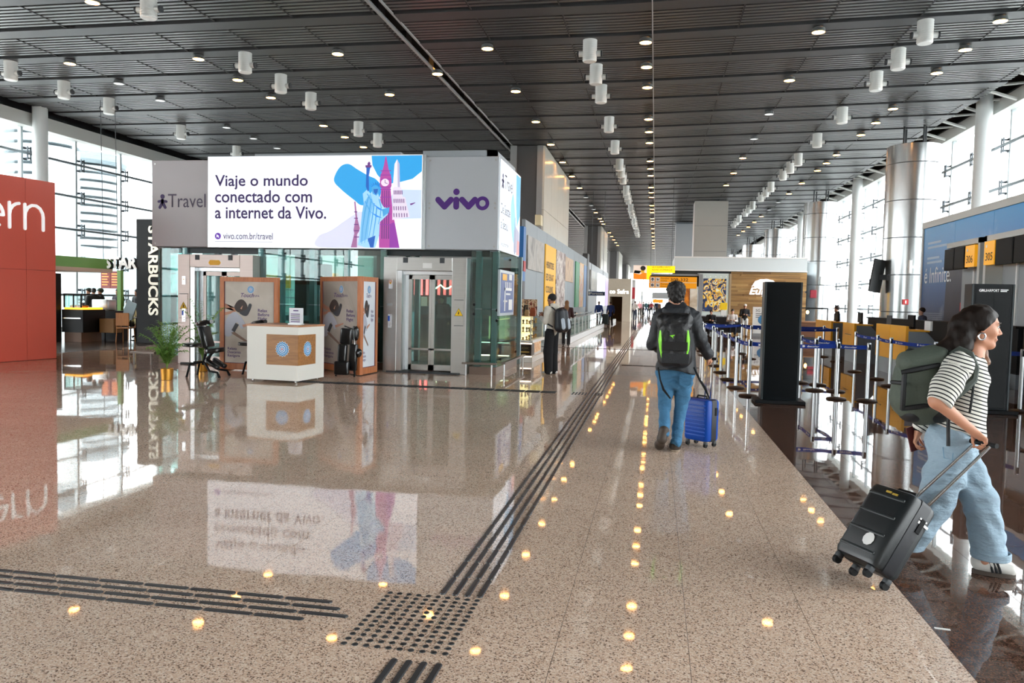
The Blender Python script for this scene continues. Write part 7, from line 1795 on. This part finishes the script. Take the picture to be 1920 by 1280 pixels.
body += hand_prims(wrR, w_(1834, 824, -0.24)-wrR+np.array([0.03, 0, 0.0]), (-0.15, -0.25, -1), 0.98, 0.95, 1, 0.9)
body += hand_prims(wrL, w_(1713, 836, 0.2)-wrL, (0.8, -0.3, 0.2), 0.95, 0.75, -1, 0.9)
body += chain([hipL, knF, anF], [0.085, 0.055, 0.038], 0.03)+chain([hipR, knB, anB], [0.085, 0.055, 0.038], 0.03)+[cap(anF, w_(1866, 1072, 0.03), 0.035, 0.03, 0.02)]
sd('body', body, 0.0065, wsk, wom)
for sg in (-1, 1):
    e = V3(at(sg*0.031, 0.0705, 0.012)); eo = ob('eye', MB().ell(tuple(e), (0.0125, 0.0125, 0.0125), n=12, m=8), mat('eye_white', 'b9aca2', 0.3), wom, world=True, smooth=True)
    ob('iris', MB().ell(tuple(V3(at(sg*0.032, 0.0775, 0.011))), (0.0072, 0.0072, 0.0072), n=10, m=6), M_eye, eo, world=True, smooth=True)
    ob('eyelashes', MB().tube([Vector(at(sg*0.018, 0.083, 0.018)), Vector(at(sg*0.032, 0.0845, 0.021)), Vector(at(sg*0.045, 0.072, 0.016))], [0.0015, 0.003, 0.0015], 6), M_eye, eo, world=True)
    ob('eyebrow', MB().tube([Vector(at(sg*0.014, 0.0925, 0.034)), Vector(at(sg*0.032, 0.0885, 0.039)), Vector(at(sg*0.05, 0.074, 0.034))], [0.003, 0.0042, 0.0025], 6), mat('brow_dark', '2a1d16', 0.7), wom, world=True)
ob('lips', MB().tube([Vector(at(-0.022, 0.082, -0.061)), Vector(at(0, 0.0905, -0.061)), Vector(at(0.022, 0.082, -0.061))], [0.003, 0.0065, 0.003], 8), mat('lip_rose', 'a9645a', 0.45), wom, world=True, smooth=True)
ob('earring', MB().tube([Vector(at(0.082+0.002, -0.012+0.018*math.cos(a), -0.052+0.02*math.sin(a))) for a in [k*math.pi/6 for k in range(13)]], 0.0055, 8), mat('earring_silver', 'cfd0d4', 0.2, 0.9), wom, world=True, smooth=True)
hm = mat('woman_hair', '1b120d', 0.55, spec=0.25, var=0.5, vscale=18, bump=0.25, bscale=34, stretch=(2, 2, 0.5))
hair = [ball(at(0, -0.022, 0.045), [0.086, 0.105, 0.092], 0.02, HA), ball(at(0, -0.085, -0.01), [0.075, 0.06, 0.085], 0.04, HA), ball(at(0.066, -0.012, 0.012), [0.028, 0.04, 0.04], 0.02, HA), ball(at(-0.066, -0.012, 0.012), [0.028, 0.04, 0.04], 0.02, HA), ball(at(0, 0.100, -0.020), [0.12, 0.078, 0.098], 0.012, HA, True), ball(at(0.07, 0.03, -0.05), [0.035, 0.035, 0.06], 0.012, HA, True), ball(at(-0.07, 0.03, -0.05), [0.035, 0.035, 0.06], 0.012, HA, True)]
hair += chain([at(0.0, -0.11, -0.01), w_(1800, 632, -0.02), w_(1778, 652, -0.03), w_(1758, 660, -0.04), w_(1735, 668, -0.05)], [0.07, 0.062, 0.05, 0.038, 0.012], 0.03)
hair += chain([at(0.02, -0.085, -0.05), w_(1806, 648, -0.06), w_(1790, 664, -0.10)], [0.055, 0.045, 0.02], 0.03)
sd('hair', hair, 0.0065, hm, wom, noise=(0.0045, 70))
sd('hair_lock', chain([at(-0.06, -0.03, -0.07), w_(1842, 660, 0.03), w_(1847, 678, 0.0), w_(1842, 690, -0.01)], [0.02, 0.026, 0.024, 0.008], 0.02), 0.0065, mat('hair_brown', '7a5236', 0.5, bump=0.5, bscale=60), wom, noise=(0.004, 110))
# striped shirt: stripe coordinate runs along the trunk and down each sleeve
sm = bpy.data.materials.new('striped_jersey'); sm.use_nodes = True
nt = sm.node_tree; bb = nt.nodes['Principled BSDF']; bb.inputs['Roughness'].default_value = 0.85
an_ = nt.nodes.new('ShaderNodeAttribute'); an_.attribute_name = 'stripe'
fr_ = nt.nodes.new('ShaderNodeMath'); fr_.operation = 'FRACT'; nt.links.new(an_.outputs['Fac'], fr_.inputs[0])
cr = nt.nodes.new('ShaderNodeValToRGB'); cr.color_ramp.interpolation = 'CONSTANT'; cr.color_ramp.elements[0].color = lin('17191d'); cr.color_ramp.elements[1].position = 0.34; cr.color_ramp.elements[1].color = lin('d9d6cd')
nt.links.new(fr_.outputs[0], cr.inputs[0]); nt.links.new(cr.outputs[0], bb.inputs['Base Color'])
cuff = shR*0.0+elR+(wrR-elR)*0.06
shirt = [cap(w_(1812, 684), chest, 0.085, 0.135, 0.05), cap(chest, belly, 0.140, 0.130, 0.06, ((1, 0, 0), 0.92)), cap(belly, w_(1797, 812), 0.132, 0.150, 0.05), cap(shR, shL, 0.07, None, 0.05)]
slv = chain([shR, shR*0.45+elR*0.55, cuff], [0.078, 0.076, 0.070], 0.03)
slvL = chain([shL, elL, elL*0.2+wrL*0.8], [0.075, 0.065, 0.05], 0.03)
def seg_d(P, a, b):
    ab = b-a; t = np.clip(((P-a)@ab)/(ab@ab), 0, 1); return np.linalg.norm(P-(a+t[:, None]*ab), axis=1), t*np.linalg.norm(ab)
def stripes(P):
    ax = nrm(neck-pelv); q = (P-pelv)@ax+0.12*(P-pelv)[:, 0]
    dR, tR = seg_d(P, shR, cuff); dL, tL = seg_d(P, shL, wrL); dT, _ = seg_d(P, neck, pelv)
    out = q/0.0225
    mR = (dR < 0.092) & (tR > 0.035) & (P[:, 1] < WY-0.115); mL = (dL < 0.085) & (tL > 0.05) & (P[:, 1] > WY+0.1)
    out = np.where(mR, tR/0.0225, out); return np.where(mL, tL/0.0225, out)
hem0 = w_(1775, 800); hem1 = w_(1838, 822)
def hemcut(P, D):
    zz = hem0[2]+(P[..., 0]-hem0[0])*(hem1[2]-hem0[2])/(hem1[0]-hem0[0]); return np.maximum(D, np.where(P[..., 1] > WY+0.14, -1.0, zz-P[..., 2]))
def shirt_post(P, D):
    D = hemcut(P, D); d = nrm(elR-shR); lim = (P-cuff)@d-0.005; near = (P[..., 1] < WY-0.13)
    return np.where(near, np.maximum(D, lim), D)
sd('shirt', shirt+slv+slvL, 0.0065, sm, wom, attr=stripes, noise=folds(0.004, 50), post=shirt_post)
lj = wrinkle_mat('denim_light', '93a9b8', 0.9, 0.6, 10, 0.2, 3, (1, 1, 2))
jeans = [cap(w_(1790, 806, 0.02), pelv+np.array([0, 0.02, 0]), 0.130, 0.142, 0.05), cap(hipR, hipL, 0.12, None, 0.05)]
jeans += chain([hipL, (hipL+knF)/2, knF, w_(1850, 1000, 0.04), w_(1856, 1048, 0.03)], [0.125, 0.108, 0.096, 0.092, 0.100], 0.03)
jeans += chain([hipR, (hipR+knB)/2, knB, w_(1722, 985, 0.02), anB], [0.120, 0.110, 0.100, 0.095, 0.10], 0.03)
zc = w_(1856, 1047)[2]
sd('jeans', jeans, 0.0075, lj, wom, noise=folds(0.0048, 58), post=lambda P, D: np.maximum(D, np.where(P[..., 0] > 1.75, zc-P[..., 2], 0.12-P[..., 2])))
ring = [(0.104, 0.0), (0.109, 0.006), (0.109, 0.042), (0.104, 0.046), (0.096, 0.04), (0.096, 0.004)]
cf = w_(1857, 1050, 0.03); ob('jeans_cuff', MB().lathe(ring, c=(cf[0], cf[1], zc-0.005), n=32, caps=False), lj, wom, world=True, smooth=True)
ob('pocket_seam', MB().tube([Vector(w_(1768, 838, -0.165)), Vector(w_(1770, 858, -0.165)), Vector(w_(1786, 862, -0.165)), Vector(w_(1788, 836, -0.165))], 0.003, 6), mat('denim_seam', '6f93ad', 0.9), wom, world=True)
# white trainers with black stripes
M_tr = mat('trainer_white', 'd8d6d0', 0.5); M_sole = mat('gum_sole', '4a4038', 0.6)
def trainer(heel, toe):
    h_, t_ = V3(heel), V3(toe); d = nrm(t_-h_); L = np.linalg.norm(t_-h_); up = nrm(np.cross(np.array([0, 1.0, 0]), d)); up = up if up[2] > 0 else -up
    sd_ = np.cross(d, up)
    at_ = lambda a, b, c: h_+d*a*L+sd_*b+up*c
    s = sd('trainer', [cap(at_(0.14, 0, 0.062), at_(0.4, 0, 0.062), 0.040, 0.042, 0.03), cap(at_(0.12, 0, 0.085), at_(0.28, 0, 0.095), 0.036, 0.034, 0.02), cap(at_(0.4, 0, 0.06), at_(0.85, 0, 0.042), 0.042, 0.036, 0.03)], 0.006, M_tr, wom, post=lambda P, D: np.maximum(D, 0.022-((P-h_)@up)))
    out = []
    for k in range(28):
        a = 2*math.pi*k/28; out.append(V3(at_(0.49+0.5*math.cos(a), (0.040+0.006*math.cos(a))*math.sin(a)*1.08, 0)))
    rings = [[Vector(p+up*z) for p in out] for z in (0.002, 0.027)]
    ob('sole', MB().loft(rings), M_sole, s, world=True, smooth=True)
    for i in range(3):
        x = 0.40+i*0.09
        for sgn in (-1, 1): ob('stripe', MB().tube([Vector(at_(x-0.05, sgn*0.036, 0.088)), Vector(at_(x, sgn*0.0455, 0.058)), Vector(at_(x+0.035, sgn*0.046, 0.03))], 0.0075, 6), M_blackm, s, world=True)
    for i in range(4): ob('lace', MB().tube([Vector(at_(0.42+i*0.07, -0.022, 0.1-i*0.008)), Vector(at_(0.44+i*0.07, 0, 0.108-i*0.009)), Vector(at_(0.42+i*0.07, 0.022, 0.1-i*0.008))], 0.0035, 6), M_white, s, world=True)
    return s
f0 = V3(fl(1822, 1073)); f1 = V3(fl(1906, 1084)); trainer(f0, f1)
b1 = V3((1.42, WY+0.17, 0.012)); b0 = b1+nrm((-0.55, 0.03, 0.62))*0.26; trainer(b0, b1)
sd('sock', [cap(anF+np.array([0, 0, 0.03]), f0+np.array([0.06, 0, 0.08]), 0.04, 0.042, 0.02)], 0.008, M_blackm, wom)
# phone in the trailing hand
ph = Vector(w_(1712, 822, 0.2)); ob('phone', MB().rbox((0, 0, 0), (0.075, 0.011, 0.155), 0.004, TR(*ph) @ Matrix.Rotation(math.radians(-14), 4, 'Y') @ RZ(0.5)), mat('phone_red', '5a2328', 0.3), label='dark red phone in the trailing hand of the striped woman', cat='phone')
# green backpack
gp = thing('backpack', 'grey-green backpack with black base worn by the striped woman', 'backpack', Vector(w_(1722, 730)))
gm = wrinkle_mat('pack_green', '4d564c', 0.75, 0.35, 12, 0.14, 4); gb = mat('pack_black', '14171a', 0.6)
sd('main_bag', [cap(w_(1738, 690, 0.0), w_(1732, 752, 0.0), 0.115, 0.13, 0.06, ((0, 1, 0), 1.2)), cap(w_(1712, 700, 0.0), w_(1706, 745, 0.0), 0.105, 0.115, 0.06, ((0, 1, 0), 1.15)), cap(w_(1730, 768, 0), w_(1716, 760, 0), 0.08, 0.08, 0.05, ((0, 1, 0), 1.3))], 0.008, gm, gp, noise=(0.004, 30))
sd('lid', [cap(w_(1706, 680, -0.02), w_(1752, 672, -0.02), 0.075, 0.085, 0.05, ((0, 1, 0), 1.5))], 0.008, gm, gp, noise=(0.004, 35))
sd('bottom_panel', [cap(w_(1705, 772, 0.0), w_(1756, 770, 0.0), 0.060, 0.072, 0.05, ((0, 1, 0), 2.0))], 0.008, gb, gp)
for (x0, y0, x1, y1) in ((1690, 698, 1762, 684), (1696, 700, 1692, 768), (1690, 766, 1756, 758)):
    ob('compression_strap', MB().tube([Vector(w_(x0, y0, -0.13)), Vector(w_((x0+x1)/2, (y0+y1)/2, -0.165)), Vector(w_(x1, y1, -0.14))], [0.014, 0.016, 0.014], 6), gb, gp, world=True, smooth=True)
ob('side_zip', MB().tube([Vector(w_(1672, 716, -0.06)), Vector(w_(1684, 717, -0.12)), Vector(w_(1696, 718, -0.15))], 0.012, 6), gb, gp, world=True, smooth=True)
ob('top_loop', MB().tube([Vector(w_(1700, 660, 0)), Vector(w_(1706, 655, 0)), Vector(w_(1716, 658, 0))], 0.012, 6), gb, gp, world=True)
sp_ = [(1778, 668, -0.10), (1800, 655, -0.13), (1818, 664, -0.155), (1828, 690, -0.155), (1824, 712, -0.165), (1806, 728, -0.185), (1785, 744, -0.19)]
ob('shoulder_strap', MB().tube([Vector(w_(*p)) for p in sp_], [0.018, 0.022, 0.024, 0.024, 0.024, 0.03, 0.03], 8), mat('strap_green', '3a423c', 0.7), gp, world=True, smooth=True)
ob('strap_tail', MB().tube([Vector(w_(1785, 744, -0.19)), Vector(w_(1778, 790, -0.175)), Vector(w_(1778, 836, -0.18))], 0.011, 6), gb, gp, world=True)
ob('hanging_strap', MB().tube([Vector(w_(1826, 716, -0.16)), Vector(w_(1822, 750, -0.165)), Vector(w_(1818, 774, -0.17))], 0.007, 6), gb, gp, world=True)
ob('shoulder_strap', MB().tube([Vector(w_(1790, 668, 0.12)), Vector(w_(1812, 658, 0.15)), Vector(w_(1832, 672, 0.15)), Vector(w_(1832, 720, 0.16))], 0.022, 8), mat('strap_green', '3a423c'), gp, world=True, smooth=True)

# black suitcase, tilted and rolling on its handle-side wheels
ca = math.radians(28); lean = math.radians(35)
con = fl(1658, 1106)
sx_ = Vector((math.cos(ca), math.sin(ca), 0)); wx_ = Vector((math.sin(ca), -math.cos(ca), 0))   # pull direction, width (toward the viewer)
Wc, Dc, Hc = 0.335, 0.23, 0.48
# local y is the pull direction; local x = y cross z
lx = sx_.cross(Z_)
Rm = Matrix(((lx.x, sx_.x, 0, 0), (lx.y, sx_.y, 0, 0), (0, 0, 1, 0), (0, 0, 0, 1)))
pivot = Vector((Wc/2-0.045, Dc/2-0.04, 0.0))
MM = TR(con.x, con.y, 0) @ Rm @ Matrix.Rotation(-lean, 4, 'X') @ TR(-pivot.x, -pivot.y, -0.026)
MM = TR(0, 0, 0.026) @ MM
bkm = mat('suit_black', '1d2123', 0.38); bk2 = mat('suit_black_rib', '262b2d', 0.35)
hd_ = V3(wrR)+nrm(w_(1834, 824, -0.24)-wrR+np.array([0.03, 0, 0]))*0.085+np.array([0, 0.0, -0.02])
bc = suitcase('suitcase', 'black hard-shell suitcase tilted and rolling behind the striped woman', (con.x, con.y, 0), MM, Wc, Dc, Hc, bkm, bk2, 4, 0, 4, M_alu)
for sx in (-1, 1): ob('handle_rod', MB().cyl(MM @ Vector((sx*0.06+0.03, Dc/2-0.035, 0.055+Hc)), Vector(hd_)+lx*sx*0.05, 0.0095, n=10), M_chrome, bc, world=True, smooth=True)
ob('handle_grip', MB().tube([Vector(hd_)+lx*0.085, Vector(hd_)-lx*0.085], 0.015, 10), M_blackm, bc, world=True, smooth=True)
ob('sticker', MB().prism(disc((0, 0), 0, 0, 0.04, 10), MM @ Vector((0.05, -Dc/2-0.004, 0.20)), (MM.to_3x3() @ Vector((1, 0, 0))), (MM.to_3x3() @ Vector((0, 0, 1))), 0.003), M_white, bc, world=True)
ob('gold_mark', MB().box((-0.02, -Dc/2-0.004, 0.50), (0.02, -Dc/2+0.002, 0.512), MM).box((0.03, -Dc/2-0.004, 0.495), (0.07, -Dc/2+0.002, 0.507), MM), mat('gold_text', 'b89a3a', 0.4), bc, world=True)
ob('side_label', MB().box((Wc/2+0.002, 0.0, 0.42), (Wc/2+0.006, 0.085, 0.435), MM).box((Wc/2+0.002, 0.0, 0.445), (Wc/2+0.006, 0.06, 0.455), MM), M_white, bc, world=True)

# =================================================================== OTHER PEOPLE
p = fl(1033, 701)
hm_, o, s = figure('person', 'man in cream hoodie and black trousers standing by the jewellery kiosk', (p.x, p.y, 0), math.radians(62), 1.73, 'cfc9bd', '121317', '151211', 'b07f66', 'dcdad6', 'stand', 0.012, arms='phone', legwide=0.115)
sd('hood', [cap(o((-0.09, -0.06, 1.5)), o((0.09, -0.06, 1.5)), 0.06, None, 0.04), cap(o((0, -0.09, 1.46)), o((0, -0.1, 1.4)), 0.07, 0.06, 0.04)], 0.012, mat('cloth_cfc9bd', 'cfc9bd'), hm_, world=False)
hb = thing('backpack', 'black and white backpack worn by the man in the cream hoodie', 'backpack', (p.x, p.y, 0), math.radians(62))
sd('main_bag', [cap(o((-0.07, -0.24, 1.36)), o((-0.08, -0.27, 1.05)), 0.10, 0.12, 0.05), cap(o((0.07, -0.24, 1.36)), o((0.08, -0.27, 1.05)), 0.10, 0.12, 0.05)], 0.012, mat('pack_navy', '171c24', 0.5), hb, world=False)
sd('side_pocket', [cap(o((0.1, -0.34, 1.2)), o((0.1, -0.36, 1.05)), 0.05, 0.055, 0.03), cap(o((-0.1, -0.34, 1.2)), o((-0.1, -0.36, 1.05)), 0.05, 0.055, 0.03)], 0.012, mat('pack_white', 'b8c4d0', 0.5), hb, world=False)
for x in (-0.13, 0.13): ob('shoulder_strap', MB().tube([o((x, -0.2, 1.38)), o((x, -0.02, 1.52)), o((x, 0.13, 1.4)), o((x*1.1, 0.12, 1.15)), o((x*1.2, -0.12, 1.05))], 0.018, 6), mat('pack_navy', '171c24'), hb, smooth=True)
sd('waist_pouch', [cap(o((0.16, 0.1, 0.98)), o((0.16, 0.16, 0.92)), 0.05, 0.06, 0.03)], 0.012, M_blackm, hb, world=False)
p = fl(1061, 648); figure('person', 'woman with long light brown hair in dark clothes by the balustrade', (p.x, p.y, 0), 0.1, 1.60, '3a2326', '17171b', '7c5634', pose='walk', h=0.016, long_hair=True, arms='front', hem=0.06)
p = fl(1122, 611); figure('person', 'left one of two distant women in long blue coats', (p.x, p.y, 0), 0.1, 1.6, '2c4f9c', '1d2a4a', '8a7a6a', h=0.022, hem=-0.1, group='women in blue coats')
p = fl(1144, 611); figure('person', 'right one of two distant women in long blue coats', (p.x, p.y, 0), 0.2, 1.6, '2a4690', '16181f', '3a2c24', pose='walk', h=0.022, hem=-0.15, group='women in blue coats')
t = thing('suitcase', 'dark teal suitcase pulled by the distant women in blue', 'suitcase', fl(1134, 611))
q = fl(1134, 611); ob('shell', MB().rbox((q.x, q.y, 0.45), (0.45, 0.3, 0.7), 0.06), mat('teal_case', '2c4650', 0.4), t, world=True); ob('handle', MB().tube([(q.x-0.1, q.y, 0.8), (q.x-0.1, q.y, 1.05), (q.x+0.1, q.y, 1.05), (q.x+0.1, q.y, 0.8)], 0.012, 6), M_dgrey, t, world=True)
for sx in (-0.16, 0.16): ob('wheel', MB().cyl((q.x+sx-0.015, q.y, 0.05), (q.x+sx+0.015, q.y, 0.05), 0.05, n=10), M_blackm, t, world=True)
# distant crowd down the walkway
cr_ = random.Random(11)
tops_ = [('dark', '23262c'), ('white', 'd8d6d2'), ('pink', 'c98a92'), ('grey', '6c7076'), ('teal', '2f5458'), ('black', '141518'), ('red', '8c2f34'), ('beige', 'b9a98c'), ('navy', '20304f'), ('brown', '5a4030'), ('olive', '565a3c'), ('pale blue', '9fb4c8')]
cpx = [(1183, 597), (1190, 600), (1199, 592), (1206, 591), (1211, 589), (1216, 588), (1221, 590), (1226, 589), (1231, 591), (1236, 593), (1195, 588), (1203, 587)]
for i, (x, y) in enumerate(cpx):
    q = fl(x, y); figure('person', 'distant traveller in %s top far down the walkway' % tops_[i][0], (q.x, q.y, 0), cr_.uniform(0, 6.28), cr_.uniform(1.6, 1.8), tops_[i][1], ('1d2026', '2d3a52', '3a3632')[i % 3], ('1c1714', '3b2a20', '15110f')[i % 3], pose=('walk', 'stand')[i % 2], h=0.036, group='distant travellers')
# cafe staff and guests behind the booth
for (x, y, Y, fa, tp, cp, lab) in ((168, 537, 24.9, 2.6, '1d2420', '2c3a30', 'cafe worker in dark top and cap left of the counter'), (176, 552, 24.0, 1.0, '1b1f24', None, 'customer in black top at the pastry case'), (190, 547, 24.3, 2.2, '1c2226', '3a4a3c', 'cafe worker with cap leaning at the counter'), (222, 550, 24.9, 3.0, '2c2430', None, 'cafe guest in dark purple standing at the back'), (258, 552, 24.5, 2.8, '26282c', None, 'cafe guest in grey standing beside the black pillar')):
    q = atY(x, y, Y); figure('person', lab, (q.x, Y, 0), fa, 1.66, tp, '17181b', '1c1613', h=0.03, cap_=cp, arms='front', group='people in the cafe')
figure('person', 'cafe guest with long dark hair and pale yellow top seated at table', (atY(240, 560, 23.9).x, 24.1, 0), 2.9, 1.7, 'd8cf9a', '25262a', '2a1c16', pose='sit', h=0.03, long_hair=True, group='people in the cafe')
# coffee shop guests behind the queue
q = atY(1334, 600, 42.3); figure('person', 'man in black seated looking down on the coffee shop sofa', (q.x, 42.75, 0), math.pi, 1.7, '131417', '1b1c20', '17120f', pose='sit', h=0.024, arms='front', group='coffee shop guests')
q = atY(1374, 600, 42.3); figure('person', 'man in white shirt seated on the coffee shop sofa', (q.x, 42.75, 0), math.pi, 1.78, 'd9d4d2', '1d2230', '241a15', pose='sit', h=0.024, arms='front', group='coffee shop guests')
q = atY(1396, 600, 41.0); figure('person', 'man in white cap and open black jacket standing by the sofas', (q.x, 41.0, 0), math.pi, 1.62, '1c1c20', 'c9cac8', '231a16', h=0.024, arms='front', cap_='e4e2de', group='coffee shop guests')
q = atY(829, 600, 24.0); figure('person', 'woman in black seen through the right lift door glass', (q.x, 24.0, 0), 3.0, 1.66, '16171a', '17181c', '1a1412', h=0.026, long_hair=True)
q = atY(1592, 590, 30); figure('person', 'check-in agent partly hidden behind the farthest desks', (6.5, 30.2, 0), 1.6, 1.62, '26304a', '1b1d22', '2a1d16', h=0.03, group='check-in staff')
figure('person', 'check-in agent standing behind the black back counter', (7.95, 25.6, 0), 1.6, 1.62, '26304a', '1b1d22', '1b1512', h=0.03, group='check-in staff')
bpy.data.scenes.remove(TXT_SCENE)
